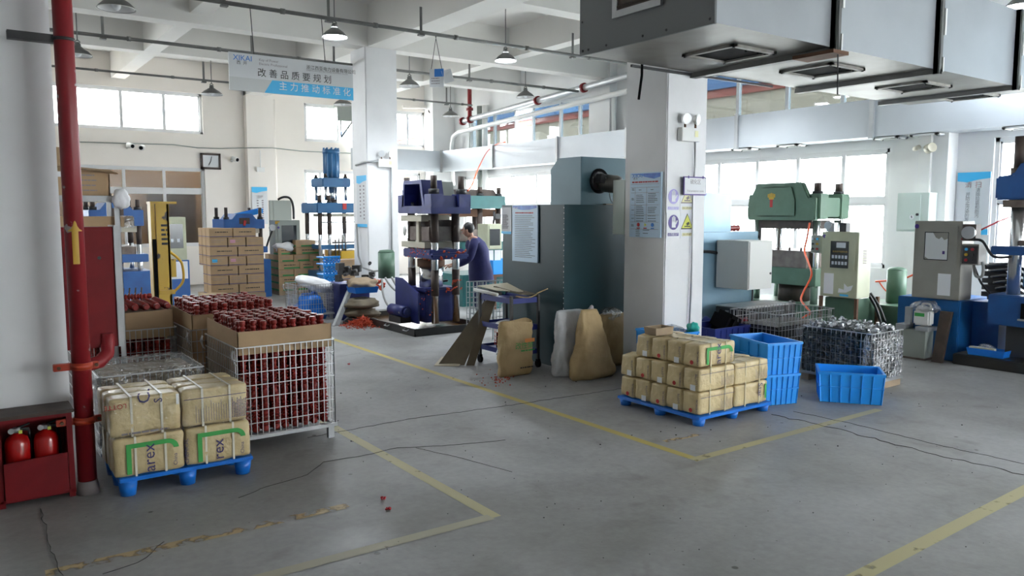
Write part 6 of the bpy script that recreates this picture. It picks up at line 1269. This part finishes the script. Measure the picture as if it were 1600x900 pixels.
t = sack((bx0, bx1, Yb), (bx0 + .015, bx1 - .005, tz), .17, 'kraftb', 'open kraft paper sack with green printing standing before the navy trolley', open_top=True, bulge=.75)
u, v = Vector((1, 0, 0)), Vector((0, 0, 1)); o = Vector((bx0, Yb - .118, 0)); W = bx1 - bx0
txt('lettering', '改性聚', .085, o + u * W * .32 + v * tz * .52, u, v, 'green', t, off=.004); mat('orange_print', (.62, .22, .05), .6); M['orange_print'] = MATS['orange_print']
m = MB(); quad(m, o, u, v, W * .62, tz * .62, W * .92, tz * .69, off=.004); m.build('orange_mark', 'orange_print', t); lines('print', o, u, v, 1, W * .5, W * .93, tz * .46, tz * .46, .016, 'green', t, False); lines('print', o, u, v, 1, W * .48, W * .9, tz * .15, tz * .15, .014, 'blackink', t, False)
Yb = 6.78; sack((PY(866, 585, Yb).x, PY(905, 588, Yb).x, Yb), (PY(876, 488, Yb).x, PY(914, 490, Yb).x, PY(880, 487, Yb).z), .20, 'sackw', 'white woven sack leaning on the teal enclosure, left of the kraft sacks', 'woven_sack', lean=(0, .06), wr=1.6)
Yb = 6.50; sack((PY(893, 596, Yb).x, PY(957, 598, Yb).x, Yb), (PY(916, 486, Yb).x, PY(938, 486, Yb).x, PY(925, 485, Yb).z), .24, 'kraftb', 'tall tapering kraft sack in front, right of the white woven sack', lean=(0, .08), bulge=.25, wr=1.5)
Yb = 6.88; sack((PY(946, 590, Yb).x, PY(985, 590, Yb).x, Yb), (PY(941, 490, Yb).x, PY(980, 492, Yb).x, PY(955, 491, Yb).z), .20, 'kraftb', 'kraft sack half hidden behind the tapering one, next to the column', lean=(0, .03), bulge=.6, wr=1.2)
p = PY(948, 489, 6.93); tag(blob((p.x + .07, 6.93, p.z - .02), (.15, .10, .08), 'film_heavy2', 'plastic_bag', 41, .45), 'crumpled clear plastic bag on the rear kraft sack', 'bag'); p = PY(922, 486, 6.98); tag(blob((p.x, 6.97, p.z - .06), (.07, .06, .11), 'plasw', 'plastic_bag', 43, .4), 'knotted white plastic bag above the kraft sacks', 'bag')
# ---------------------------------------------------------------- pale teal machine right of the column
def teal2():
    Y = 7.0; X0 = 7.65; xa, xb = PY(1143, 330, Y).x, PY(1182, 370, Y).x; z1, z2, z3 = PY(1143, 302, Y).z, PY(1143, 362, Y).z, PY(1183, 378, Y).z
    t = thing('machine_cabinet', 'pale teal machine cabinet with painted-in reflections right of the near column', 'machine', ((X0 + xb) / 2, Y, 0))
    MB().box(X0, xa, Y, Y + 1.2, z2, z1).build('upper_housing', 'tealsheen', t, bevel=.006); MB().box(X0, xb, Y - .03, Y + 1.25, z3, z2 - .002).build('ledge', 'tealsheen', t, bevel=.006); MB().box(X0, xb - .02, Y, Y + 1.2, 0, z3 - .002).build('body', 'tealsheen', t, bevel=.006)
    MB().tube(smooth([(X0, Y - .035, z3 - .12), (X0 + .5, Y - .04, z3 - .10), (X0 + .9, Y - .06, z3 - .14), PY(1156, 384, 6.62)]), .02, 8).build('cable', 'hosek', t); MB().tube(smooth([PY(1176, 450, Y - .03), PY(1175, 470, Y - .03), PY(1173, 483, Y - .03), PY(1178, 487, Y - .03)]), .012, 6).build('cable', 'hosek', t)
    MB().ball((xb + .02, Y, (z2 + z3) / 2), .03, 10, 8).build('knob', 'black', t)
    ins = MB().lathe([(0, .02), (.02, .045), (.05, .03), (.09, .045), (.13, .03), (.17, .045), (.21, .03), (.25, .045), (.27, .03)], (xa + .02, Y + .1, z2 + .045), (xa + 1.02, Y + .1, z2 + .045), 14).build('insulator', 'ins'); tag(ins, 'red insulator lying on the ledge of the pale teal machine', 'insulator')
teal2()
Y = 6.45; a, b = PY(1170, 377, Y), PY(1205, 450, Y); x0, x1 = a.x, b.x; t = thing('electrical_box', 'off-white electrical box mounted on the pale teal machine, door closed', 'electrical box', (x0, Y, b.z))
MB().box(x0, x1, Y, Y + .52, b.z + .0, a.z).build('body', 'whitebox', t, bevel=.005); m = MB(); quad(m, (x0, Y, b.z), (1, 0, 0), (0, 0, 1), .015, .015, x1 - x0 - .015, a.z - b.z - .015, off=0, th=.012); d = m.build('door', 'whitebox', t, bevel=.002); MB().cyl((x1 - .05, Y - .012, b.z + .2), (x1 - .05, Y - .022, b.z + .2), .015, n=10).build('lock', 'dark', d)
# ---------------------------------------------------------------- green press and its control panel
def green_press():
    X = 10.4; y0, y1 = 6.81, 8.05; x1 = 11.25; z0, zm, z1 = 1.72, 2.12, 2.29
    t = thing('hydraulic_press', 'green moulding press with trapezoid crown in front of the right windows', 'press', ((X + x1) / 2, (y0 + y1) / 2, 0), 'hydraulic presses')
    c = MB(); c.box(X + .10, x1 - .1, y0, y1, z0 + .05, zm - .06); c.prism([(y0 + .02, z0), (y1 - .02, z0), (y1, z0 + .12), (y1 - .02, zm - .12), (y1 - .18, z1), (y0 + .26, z1), (y0 + .14, zm - .06), (y0 + .02, zm - .06)], 0, X, X + .10)
    for yy in (y0 - .02, y1 - .22): 
        for xx in (X + .06, x1 - .24): c.box(xx, xx + .22, yy, yy + .24, z0 + .02, zm)
    c.build('crown', 'greenmc', t, bevel=.012)
    MB().prism([(y0 + .35, z0 + .06), (y1 - .2, z0 + .06), (y1 - .2, zm - .12), (y1 - .28, z1 - .06), (y0 + .42, z1 - .06), (y0 + .35, zm - .1)], 0, X - .02, X - .001).build('crown_rib', 'greenmc', t, bevel=.01)
    P = [(X + .17, y0 + .10), (x1 - .13, y0 + .10), (X + .17, y1 - .10), (x1 - .13, y1 - .10)]; nuts(t, P, zm, .08, .04, .12, .055); rods(t, P, .45, z0, .055)
    m = MB(); cy = (y0 + y1) / 2 + .15; n = Vector((-1, 0, 0)); o = Vector((X - .021, cy, 2.02)); u, v = Vector((0, -1, 0)), Vector((0, 0, 1))
    for i in range(-2, 3): quad(m, o + u * (i * .028) , u, v, -.011, .05 + (2 - abs(i)) * .0, .011, .12 - abs(i) * .008)
    quad(m, o, u, v, -.045, .02, .045, .06); m.build('yellow_emblem', 'ylw', t); m = MB(); quad(m, o, u, v, -.025, -.10, .025, .02); m.build('red_emblem', 'redink', t)
    MB().box(X + .12, x1 - .2, y0 + .18, y1 - .15, z0 - .13, z0 - .002).build('upper_platen', 'brown', t); p = MB()
    for i in range(14): p.cyl((X + .14, y0 + .25 + i * .065, z0 - .16), (X + .14, y0 + .25 + i * .065, z0 - .13), .008, n=6)
    p.build('eject_pin', 'dark', t); p = MB()
    for i in range(4): p.cyl((X + .1, y0 + .3 + i * .2, 1.26), (X + .1, y0 + .3 + i * .2, 1.31), .015, n=8)
    p.build('guide_pin', 'brown', t)
    MB().box(X + .02, x1 - .1, y0 + .15, y1 - .1, 1.0, 1.26).build('mould', 'molds', t, bevel=.006); MB().box(X, x1, y0 - .02, y1 + .02, .74, .998).build('moving_table', 'greenmc', t, bevel=.008); MB().cyl((X + .42, (y0 + y1) / 2, .46), (X + .42, (y0 + y1) / 2, .74), .24, n=24).build('ram', 'brown', t)
    MB().box(X - .05, x1, y0 - .15, y1 + .2, 0, .46).build('base', 'greenmc', t, bevel=.01)
    g = PX(1238, 441, X - .07); tag(blob((g.x, g.y, .465), (.05, .07, .05), 'dark', 'work_glove', 51, .4), 'grey work glove on the edge of the green press base', 'glove')
green_press()
t, o, u, v, W, H = control_cab(9.9, 10.22, 5.83, 6.38, .68, 1.575, 'olive-beige control panel with black keypad window beside the green press', (.27, .45, .76, .86))
n = Vector((-1, 0, 0)); m = MB(); quad(m, o, u, v, W * .43, H * .76, W * .68, H * .84, off=.017); m.build('display', 'btn', t); txt('lettering', '全自动平板硫化机', .028, o + u * W * .33 + v * H * .69, u, v, 'ylw', t, off=.019)
for r in range(2):
    for c in range(5): m = MB(); quad(m, o, u, v, W * (.32 + c * .088), H * (.50 + r * .095), W * (.375 + c * .088), H * (.55 + r * .095), off=.017, th=.006); m.build('key', 'btn', t)
m = MB(); quad(m, o, u, v, W * .1, H * .04, W * .37, H * .36, off=.0); m.build('paper_sheet', 'paper', t); m = MB(); quad(m, o, u, v, W * .55, H * .02, W * .78, H * .05, off=.0); m.build('blue_sticker', 'skyb', t); m = MB(); n_ = u.cross(v); m.add([o + u * W * x + v * H * z + n_ * .002 for x, z in ((.5, .07), (.72, .08), (.85, .12), (.9, .2), (.75, .17), (.66, .22), (.66, .12), (.52, .14))], [tuple(range(8))]); m.build('torn_sticker', 'paper', t)
c = o + u * W * .08 + v * H * .93; MB().cyl(c + n * .001, c + n * .004, .025, n=16).build('round_sticker', 'purple', t); m = MB()
for i in range(9): m.box(10.02, 10.10, 5.826, 5.829, 1.15 + i * .022, 1.158 + i * .022)
m.build('vent_slot', 'brown', t); MB().cyl((9.96, 6.30, 1.66), (9.90, 6.30, 1.66), .055, n=20).box(9.93, 10.02, 6.22, 6.34, 1.578, 1.70).build('pressure_gauge', 'galv', t); MB().box(9.95, 10.05, 6.05, 6.15, 1.578, 1.70).build('relay_box', 'dark', t)
b_ = MB().box(9.92, 9.99, 6.42, 6.56, 1.27, 1.52).build('button_box', 'greybox', t)
for i in range(6): q = Vector((9.918, 6.455 + (i % 2) * .07, 1.33 + (i // 2) * .07)); MB().cyl(q, q + n * .02, .016, n=10).build('push_button', ['bagred', 'dark', 'ylw', 'dark', 'skyb', 'btn'][i], b_)
pb = thing('panel_stand', 'green steel stand with rust-brown legs under the olive control panel', 'stand', (10.1, 6.1, 0)); MB().box(9.97, 10.5, 5.90, 6.34, 0, .66).build('body', 'greenmc', pb, bevel=.006)
for (x, y) in ((9.92, 5.84), (9.92, 6.37), (10.45, 5.84)): MB().box(x - .02, x + .02, y - .02, y + .02, 0, .675).build('leg', 'rust', pb)
tag(MB().box(10.55, 11.3, 5.45, 6.5, 0, .55).build('tank', 'greenmc', bevel=.01), 'low green oil tank behind the olive control panel stand', 'tank'); tag(MB().cyl((10.95, 5.85, .56), (10.95, 5.85, 1.02), .13, n=22).ball((10.95, 5.85, 1.02), (.13, .13, .05), 22, 6).build('motor', 'greenmc'), 'upright green motor on the oil tank behind the control panel', 'motor')
tag(MB().tube(smooth([PX(1357, 460, 10.3), PX(1368, 480, 10.3), PX(1378, 510, 10.2)]), .02, 8).tube(smooth([PX(1360, 458, 10.4), PX(1373, 478, 10.4), PX(1384, 505, 10.3)]), .02, 8).build('cable', 'hosek'), 'pair of black cables hanging beside the green panel stand', 'cable')
hp = [(1265, 348), (1261, 372), (1257, 392), (1263, 410), (1268, 430), (1256, 455), (1252, 470), (1266, 488), (1258, 494), (1246, 505), (1244, 522), (1238, 520)]
tag(MB().tube(smooth([PX(x, y, 10.3 if y < 400 else 10.0 - (y - 400) * .008) for x, y in hp], 4), .014, 8).build('air_hose', 'hoseo'), 'orange air hose hanging down from the green press crown', 'hose')
tag(MB().tube(smooth([PX(x, y, 11.8) for x, y in ((1368, 440), (1392, 438), (1410, 436), (1430, 428))]), .014, 8).tube(smooth([PX(x, y, 11.8) for x, y in ((1374, 441), (1382, 452), (1392, 460), (1398, 450), (1400, 442), (1404, 458))]), .010, 8).build('air_hose', 'hoseo'), 'orange hose strung between the green press and the grey cabinet', 'hose')
tag(MB().tube([PX(1502, 374, 10), PX(1560, 346, 10.5), PX(1602, 330, 10.9)], .010, 6).build('red_cord', 'bagred'), 'thin red cord running up right from the grey control cabinet', 'cord')
# ---------------------------------------------------------------- grey cabinet, blue base, right press
t, o, u, v, W, H = control_cab(10.0, 10.32, 4.56, 5.14, .765, 1.735, 'large grey control cabinet with peeling window film on a blue base', (.24, .5, .74, .86), m='greycab')
m = MB(); quad(m, o, u, v, W * .26, H * .51, W * .73, H * .85, off=.017); m.build('window_film', 'signw', t)
m = MB(); n_ = u.cross(v); m.add([o + u * W * x + v * H * z + n_ * .0195 for x, z in ((.42, .85), (.48, .79), (.55, .77), (.6, .80), (.66, .76), (.73, .78), (.73, .855))], [tuple(range(7))]); m.build('torn_patch', 'greycab', t); m = MB(); m.add([o + u * W * x + v * H * z + n_ * .0195 for x, z in ((.26, .51), (.34, .51), (.27, .54))], [(0, 1, 2)]); m.build('torn_patch', 'greycab', t)
m = MB(); quad(m, o, u, v, W * .55, H * .05, W * .82, H * .33, off=0); m.build('paper_sheet', 'paper', t); c = o + u * W * .05 + v * H * .93; MB().cyl(c + n * .001, c + n * .004, .028, n=16).build('round_sticker', 'purple', t); m = MB(); quad(m, o, u, v, W * .63, H * .58, W * .68, H * .62, off=.019); m.build('blue_label', 'purple', t)
k = MB().box(10.0, 10.20, 4.36, 4.55, 1.0 + .21, 1.46).build('button_box', 'greycab', t); MB().box(9.985, 9.999, 4.37, 4.54, 1.225, 1.44).build('button_plate', 'dark', k)
for i in range(6): q = Vector((9.984, 4.42 + (i % 2) * .07, 1.27 + (i // 2) * .065)); MB().cyl(q, q + n * .02, .018, n=10).build('push_button', ['dark', 'bagred', 'dark', 'ylw', 'bagred', 'skyb'][i], k)
MB().box(9.99, 10.12, 4.40, 4.55, 1.5, 1.70).build('gauge_bracket', 'brown', t); MB().cyl((9.99, 4.47, 1.60), (9.94, 4.47, 1.60), .075, n=24).build('pressure_gauge', 'galv', t)
MB().tube(smooth([(9.98, 4.42, 1.52), (9.95, 4.3, 1.5), (9.95, 4.2, 1.35), (9.95, 4.12, 1.32), (10.0, 4.0, 1.33)]), .016, 8).build('cable', 'hosek', t); MB().tube(smooth([(10.1, 4.45, 1.2), (10.05, 4.4, 1.08), (10.05, 4.33, 1.08), (10.05, 4.32, 1.18), (10.06, 4.34, 1.25)]), .018, 8).build('cable', 'hose', t)
MB().tube(smooth([(10.1, 4.45, 1.2), (10.08, 4.35, 1.0), (10.08, 4.22, .85), (10.08, 4.15, .72)]), .014, 8).build('cable', 'hosek', t)
bb = thing('machine_block', 'bright blue steel machine base under the grey control cabinet', 'machine', (10.4, 4.9, 0)); MB().box(10.03, 10.9, 4.56, 5.33, .0, .76).build('body', 'bluemc2', bb, bevel=.01)
mat('bluemc2', (.012, .12, .36), .4, col2=(.01, .09, .28), nscale=4); M['bluemc2'] = MATS['bluemc2']; bb.children[0].data.materials.clear(); bb.children[0].data.materials.append(M['bluemc2'])
def valves():
    t = thing('valve_manifold', 'black hydraulic valve manifold with looping hoses between grey cabinet and right press', 'manifold', (10.6, 4.3, .76)); rr = random.Random(8); m = MB()
    for i in range(5): m.box(10.45, 10.75, 4.20, 4.50, .80 + i * .085, .86 + i * .085)
    m.box(10.5, 10.7, 4.25, 4.45, .76, 1.22); m.build('block', 'dark', t)
    for i in range(6): z = .84 + i * .07; MB().tube(smooth([(10.45, 4.3 + .03 * i, z), (10.3, 4.12, z + .04), (10.3, 3.98, z - .02), (10.35, 3.9, z - .12)]), .018, 8).build('hydraulic_hose', 'hosek', t)
    MB().box(10.35, 11.1, 4.235, 4.545, .135, .74).build('tank', 'bluemc', t)
valves()
def right_press():
    y1 = 4.22; x0 = 10.0
    t = thing('hydraulic_press', 'dark blue press cut off by the right edge of the photo', 'press', (10.5, 3.5, 0), 'hydraulic presses')
    MB().prism([(2.6, 1.99), (y1, 1.99), (y1, 2.26), (y1 - .18, 2.28), (y1 - .26, 2.42), (2.6, 2.46)], 0, x0, x0 + .9).build('crown', 'bluemc', t, bevel=.02)
    MB().cyl((x0 + .15, 4.03, 2.27), (x0 + .15, 4.03, 2.36), .09, n=20).build('nut', 'brown', t); MB().cyl((x0 + .15, 4.03, 2.36), (x0 + .15, 4.03, 2.72), .065, n=20).build('stud', 'brown', t)
    rods(t, [(x0 + .15, 4.02), (x0 + .75, 4.02)], .86, 1.99, .072); MB().cyl((x0 + .15, 4.02, 1.9), (x0 + .15, 4.02, 1.99), .10, n=18).build('collar', 'dark', t)
    MB().box(x0 - .02, x0 + .9, 2.6, 4.12, 1.90, 1.985).build('upper_platen', 'molds', t); MB().box(x0 + .05, x0 + .8, 2.7, 3.95, 1.46, 1.52).build('mould', 'molds', t); MB().box(x0 - .03, x0 + .9, 2.6, 4.22, 1.35, 1.45).build('moving_table', 'bluemc', t, bevel=.01); MB().box(x0 + .1, x0 + .8, 2.8, 3.85, 1.12, 1.35).build('table_rib', 'bluemc', t, bevel=.06)
    b = MB().box(x0 - .02, x0 + .9, 2.5, y1, .52, .88).build('base', 'bluemc', t, bevel=.012); MB().box(x0 - .026, x0 - .019, 3.2, 3.86, .62, .80).build('recess', 'black', b); MB().box(x0 - .05, x0 - .02, 3.15, 3.88, .60, .62).build('recess_lip', 'galv', b)
    MB().box(x0 + .1, x0 + .9, 2.5, 4.05, .15, .52).build('pedestal', 'dark', t); MB().cyl((x0 + .06, 3.84, .99), (x0 + .06, 3.84, 1.25), .045, n=14).build('side_cylinder', 'bluecyl', t)
right_press()
pt = thing('machine_plinth', 'long black oily plinth under the blue press along the aisle', 'plinth', (10.2, 3.4, 0)); MB().box(9.88, 11.4, 1.2, 4.54, 0, .13).build('plinth', 'tray', pt, bevel=.01)
p = PX(1512, 548, 9.97); q = PX(1573, 545, 9.97); open_tray(9.92, 10.12, q.y, p.y, .135, .085, 'bluepl', 'plastic_tray', 'low blue parts tray on the black plinth at the right', 'tray'); tag(blob((10.02, (p.y + q.y) / 2 + .02, .15), (.07, .13, .12), 'film_heavy2', 'plastic_bag', 61, .4), 'clear bag in the low blue tray at the right', 'bag')
tag(MB().box(9.93, 9.99, q.y + .12, p.y - .03, .17, .235).build('parts_box', 'cream'), 'cream parts box in the low blue tray', 'box')
def grey_stand():
    X = 9.80; a, b = PX(1403, 510, X), PX(1450, 515, X); z1 = b.z + .03; t = thing('steel_stand', 'grey steel stand with notched top rail beside the leaning plank', 'stand', (X, a.y, 0)); MB().box(X + .02, X + .22, b.y + .04, a.y, .02, z1 - .06).build('body', 'greybox', t); MB().box(X, X + .24, b.y + .30, a.y + .03, z1 - .06, z1).build('top_rail', 'galv', t); MB().box(X, X + .24, b.y, b.y + .16, z1 - .06, z1 - .01).build('top_rail', 'galv', t); MB().box(X + .06, X + .12, a.y - .12, a.y - .05, z1, z1 + .22).build('post', 'galv', t)
    MB().box(X - .01, X + .24, b.y + .02, a.y, 0, .02).build('foot', 'brown', t); return b.y, z1
by, sz = grey_stand()
def jug():
    X = 9.86; a, b = PX(1426, 492, X), PX(1451, 530, X); y0, y1 = b.y + .0, a.y; cy = (y0 + y1) / 2; zb = sz + .002; h = .27; t = thing('plastic_jug', 'white plastic jug with green label and clear bag over its top, on the grey stand', 'jug', (X + .07, cy, zb)); w_ = (y1 - y0) * .95
    MB().box(X, X + .13, cy - w_ / 2, cy + w_ / 2, zb, zb + h * .72).build('body', 'whitepl', t, bevel=.02); MB().prism([(cy - w_ / 2 + .01, zb + h * .70), (cy + w_ / 2 - .01, zb + h * .70), (cy + w_ / 2 - .05, zb + h * .92), (cy + w_ / 2 - .08, zb + h * .92), (cy - w_ / 2 + .01, zb + h * .80)], 0, X + .01, X + .12).build('shoulder', 'whitepl', t, bevel=.01)
    MB().tube(smooth([(X + .06, cy - w_ * .45, zb + h * .75), (X + .06, cy - w_ * .35, zb + h * 1.0), (X + .06, cy + w_ * .05, zb + h * 1.0), (X + .06, cy + w_ * .1, zb + h * .9)]), .014, 8).build('handle', 'whitepl', t); m = MB(); quad(m, (X, cy + w_ / 2, zb), (0, -1, 0), (0, 0, 1), w_ * .1, h * .42, w_ * .7, h * .58, off=.002); m.build('green_label', 'green', t)
    o_ = blob((X + .09, cy, zb + h * .85), (.10, .17, .08), 'film_heavy2', 'bag_cover', 63, .3, parent=t)
jug()
X = 9.86; pa, pb_, pc, pd = PX(1455, 561, X - .08), PX(1471, 566, X - .08), PX(1487, 488, X + .12), PX(1469, 486, X + .12)
for q in (pa, pb_): q.z = .003
n_ = Vector((.05, 0, 0)); A = [pa, pb_, pc, pd]; tag(MB().add(A + [a_ + n_ for a_ in A], [(3, 2, 1, 0), (4, 5, 6, 7), (0, 1, 5, 4), (1, 2, 6, 5), (2, 3, 7, 6), (3, 0, 4, 7)]).build('wooden_plank', 'plankm'), 'dark oily plank leaning against the blue machine base', 'plank')

# wall electrical box
Xw = HX - .5; a, b = PX(1416, 302, Xw + .2), PX(1463, 362, Xw + .2); tb = thing('electrical_box', 'pale green locked electrical box on the right wall pier above the grey cabinet', 'electrical box', (Xw, a.y, b.z)); yA = a.y; yB = PX(1464, 330, Xw + .2).y; MB().box(HX - .55, HX - .305, yB, yA, b.z, a.z).build('body', 'ltbox', tb, bevel=.006); m = MB(); quad(m, (HX - .55, yA, b.z), (0, -1, 0), (0, 0, 1), .03, .03, yA - yB - .12, a.z - b.z - .03, off=0, th=.015); d = m.build('door', 'ltbox', tb, bevel=.003)
MB().cyl((HX - .566, yB + .16, b.z + .26), (HX - .58, yB + .16, b.z + .26), .02, n=10).build('lock', 'dark', d); c = Vector((HX - .566, (yA + yB) / 2, b.z + .22)); MB().cyl(c, c + n * .003, .035, n=20).build('warning_roundel', 'paper', d); MB().prism([(c.y + .01, c.z + .022), (c.y - .004, c.z + .022), (c.y - .001, c.z + .004), (c.y - .012, c.z + .004), (c.y + .006, c.z - .024), (c.y + .001, c.z - .004), (c.y + .012, c.z - .004)], 0, c.x - .0045, c.x - .0035).build('warning_mark', 'blackink', d)
for px, lab in ((1437, 'small cream spot lamp left on the right wall pier'), (1458, 'round cream wall speaker right on the wall pier')):
    p = PX(px, 233, HX - .32); tt = thing('wall_lamp', lab, 'wall lamp', tuple(p)); MB().cyl(p, p + Vector((-.08, 0, 0)), .02, n=8).build('arm', 'whitepl', tt); MB().cyl(p + Vector((-.08, .04, .0)), p + Vector((-.14, -.06, .02)), .07 if px > 1450 else .035, n=18).build('head', 'cream', tt)
# ---------------------------------------------------------------- blue crates
def crate(cx, cy, rz, L, D, h, z, label, m='bluebr', grp='blue plastic crates'):
    """L along local x, D along local y; tapering walls, ribs and rim"""
    t = thing('plastic_crate', label, 'crate', (cx, cy, z), grp); t['_org'] = (0, 0, 0); tp = .93; th = .008
    def ring(s, zz, i=0): return [(x * (L / 2 * s - i), y * (D / 2 * s - i), zz) for x, y in ((-1, -1), (1, -1), (1, 1), (-1, 1))]
    v = ring(tp, 0) + ring(1, h) + ring(1, h, th) + ring(tp, th, th); fs = [(3, 2, 1, 0), (12, 13, 14, 15)]
    for k in range(3): fs += [(k * 4 + i, k * 4 + (i + 1) % 4, k * 4 + 4 + (i + 1) % 4, k * 4 + 4 + i) for i in range(4)]
    MB().add(v, fs).build('shell', m, t)
    r = MB(); e = .012
    for zz, w_ in ((h - .022, 1.0), (h * .50, tp + (1 - tp) * .5)):
        a, b = L / 2 * w_, D / 2 * w_; H_ = .022 if zz > h * .9 else .008
        r.box(-a - e, a + e, -b - e, -b + .001, zz, zz + H_).box(-a - e, a + e, b - .001, b + e, zz, zz + H_).box(-a - e, -a + .001, -b, b, zz, zz + H_).box(a - .001, a + e, -b, b, zz, zz + H_)
    r.build('rim', m, t); r = MB()
    def rib(p0, p1): r.bar(p0, p1, .008, .018)
    for i in range(1, 6): x = -1 + 2 * i / 6; [rib((x * L / 2 * tp, s * D / 2 * tp, .0), (x * L / 2, s * (D / 2 + .003), h)) for s in (-1, 1)]
    for i in range(1, 4): y = -1 + 2 * i / 4; [rib((s * L / 2 * tp, y * D / 2 * tp, .0), (s * (L / 2 + .003), y * D / 2, h)) for s in (-1, 1)]
    for sx in (-1, 1):
        for sy in (-1, 1): rib((sx * L / 2 * tp, sy * D / 2 * tp, 0), (sx * L / 2, sy * D / 2, h))
    r.build('rib', m, t); t.rotation_euler = (0, 0, rz); t.location = (cx, cy, z); return t
crate(7.155, 4.255, math.radians(-53), .58, .42, .30, .003, 'lone bright blue crate on the floor in front of the film-wrapped cage')
crate(6.49, 4.76, math.radians(-17), .37, .58, .30, .003, 'lower blue crate of the two stacked beside the bale pallet'); crate(6.49, 4.76, math.radians(-17), .38, .60, .31, .30, 'upper blue crate of the two stacked beside the bale pallet')
crate(6.10, 5.70, math.radians(-4), .38, .50, .30, .003, 'lower blue crate between the bale pallet and the near column'); crate(6.10, 5.70, math.radians(-4), .40, .50, .31, .30, 'upper blue crate full of plastic bags between the bales and the column')
tag(blob((6.10, 5.68, .56), (.17, .24, .09), 'film_heavy2', 'plastic_bag', 71, .4), 'clear plastic bag heaped in the crate behind the bales', 'bag'); p = PY(1083, 508, 5.5); tag(blob((p.x, 5.5, p.z - .03), (.06, .07, .06), 'teallid', 'plastic_scrap', 73, .3), 'teal-green plastic piece at the left edge of the filled crate', 'plastic')
p = PY(1133, 510, 6.2); tag(MB().obox((p.x + .02, 6.2, p.z + .03), (.34, .30, .26), (.3, .35, .2)).build('rubber_boot', 'black', bevel=.05), 'black rubber bundle lying behind the filled blue crate', 'rubber'); p = PY(1157, 500, 6.3); tag(blob((p.x + .02, 6.3, p.z - .07), (.10, .10, .10), 'bagred', 'plastic_bag', 75, .5), 'crumpled red plastic bag right of the black rubber bundle', 'bag'); p = PY(1106, 500, 6.72); tag(blob((p.x, 6.74, p.z - .1), (.10, .10, .14), 'navycart', 'cloth_bundle', 76, .2), 'dark blue bundle against the near column behind the crates', 'bundle')
crate(7.42, 6.15, 0, .62, .5, .5, .003, 'dark blue bin behind the crates holding the black and red bundles', 'navycart', None)
tag(MB().box(5.69 + .02, 5.76, 4.62, 4.75, .087 + .41 + .003, .63).build('rubber_block', 'black', bevel=.01), 'small black block standing at the right end of the top bale layer', 'block')
# ---------------------------------------------------------------- right wire cages
mat('silver', (.55, .57, .60), .25, .7); M['silver'] = MATS['silver']; mat('darkgreenrod', (.02, .035, .03), .3); M['darkgreenrod'] = MATS['darkgreenrod']
cx0, cx1, cy0, cy1 = 7.62, 8.22, 4.30, 5.10
cage(cx0, cx1, cy0, cy1, .10, .60, 'wire cage of dark fittings half wrapped in clear film beside the lone blue crate', nx=10, ny=14, nz=6)
rr = random.Random(12); m = MB(); s = MB()
for i in range(520):
    x, y = rr.uniform(cx0 + .04, cx1 - .04), rr.uniform(cy0 + .04, cy1 - .04); z = rr.uniform(.12, .60); d = Vector((rr.gauss(0, .3), rr.gauss(0, 1), rr.gauss(0, .25))).normalized() * rr.uniform(.03, .07); m.cyl(Vector((x, y, z)) - d, Vector((x, y, z)) + d, .014, n=6)
for i in range(300):
    x, y = rr.uniform(cx0 + .03, cx1 - .03), rr.uniform(cy0 + .03, cy1 - .03); z = rr.uniform(.55, .66) if i < 190 else rr.uniform(.15, .6); d = Vector((rr.gauss(0, 1), rr.gauss(0, 1), rr.gauss(0, .5))).normalized() * .022; s.cyl(Vector((x, y, z)) - d, Vector((x, y, z)) + d, .017, n=7)
tag(m.build('dark_fittings', 'darkgreenrod'), 'dense dark green rods filling the film-wrapped right cage', 'fittings', kind='stuff'); tag(s.build('metal_fittings', 'silver'), 'shiny small metal fittings heaped on top in the right cage', 'fittings', kind='stuff')
tag(MB().box(cx0 - .015, cx1 + .015, cy0 + .12, cy1 + .01, .10, .575).build('wrap_film', 'film_dark', bevel=.02), 'dark glossy film round the long side of the right cage', 'film'); tag(MB().box(cx0 - .02, cx1 + .02, cy0 - .02, cy0 + .10, .10, .56).build('wrap_film', 'film_heavy2', bevel=.03), 'crinkled white film over the near end of the right cage', 'film')
tag(MB().box(cx0, cx1, cy0, cy0 + .09, .0, .075).build('timber_skid', 'cardd'), 'timber skid under the near end of the film-wrapped right cage', 'skid'); tag(MB().box(cx0, cx1, cy1 - .09, cy1, .0, .075).build('timber_skid', 'cardd'), 'timber skid under the far end of the film-wrapped right cage', 'skid')
cage(7.75, 8.85, 5.50, 6.2, .10, .66, 'open wire cage between the pale teal machine and the green press', nx=18, ny=12, nz=6)
tag(MB().box(7.8, 8.8, 5.56, 6.15, .105, .50).build('black_contents', 'tray', bevel=.02), 'dark parts mass inside the open wire cage', 'parts', kind='stuff')
tag(MB().box(8.25, 9.3, 6.35, 6.85, 0, .60).build('work_table', 'dark', bevel=.01), 'dark low table behind the open wire cage', 'table'); tag(MB().box(8.25, 9.3, 6.35, 6.85, .602, .615).build('steel_sheet', 'galv'), 'shiny steel sheet on the dark low table', 'sheet')
o_ = MB().prism([(5.55, 0), (6.55, 0), (6.5, .42), (6.2, .55)], 0, 9.72, 9.76).build('dark_guard', 'black'); bpy.data.objects.remove(o_)
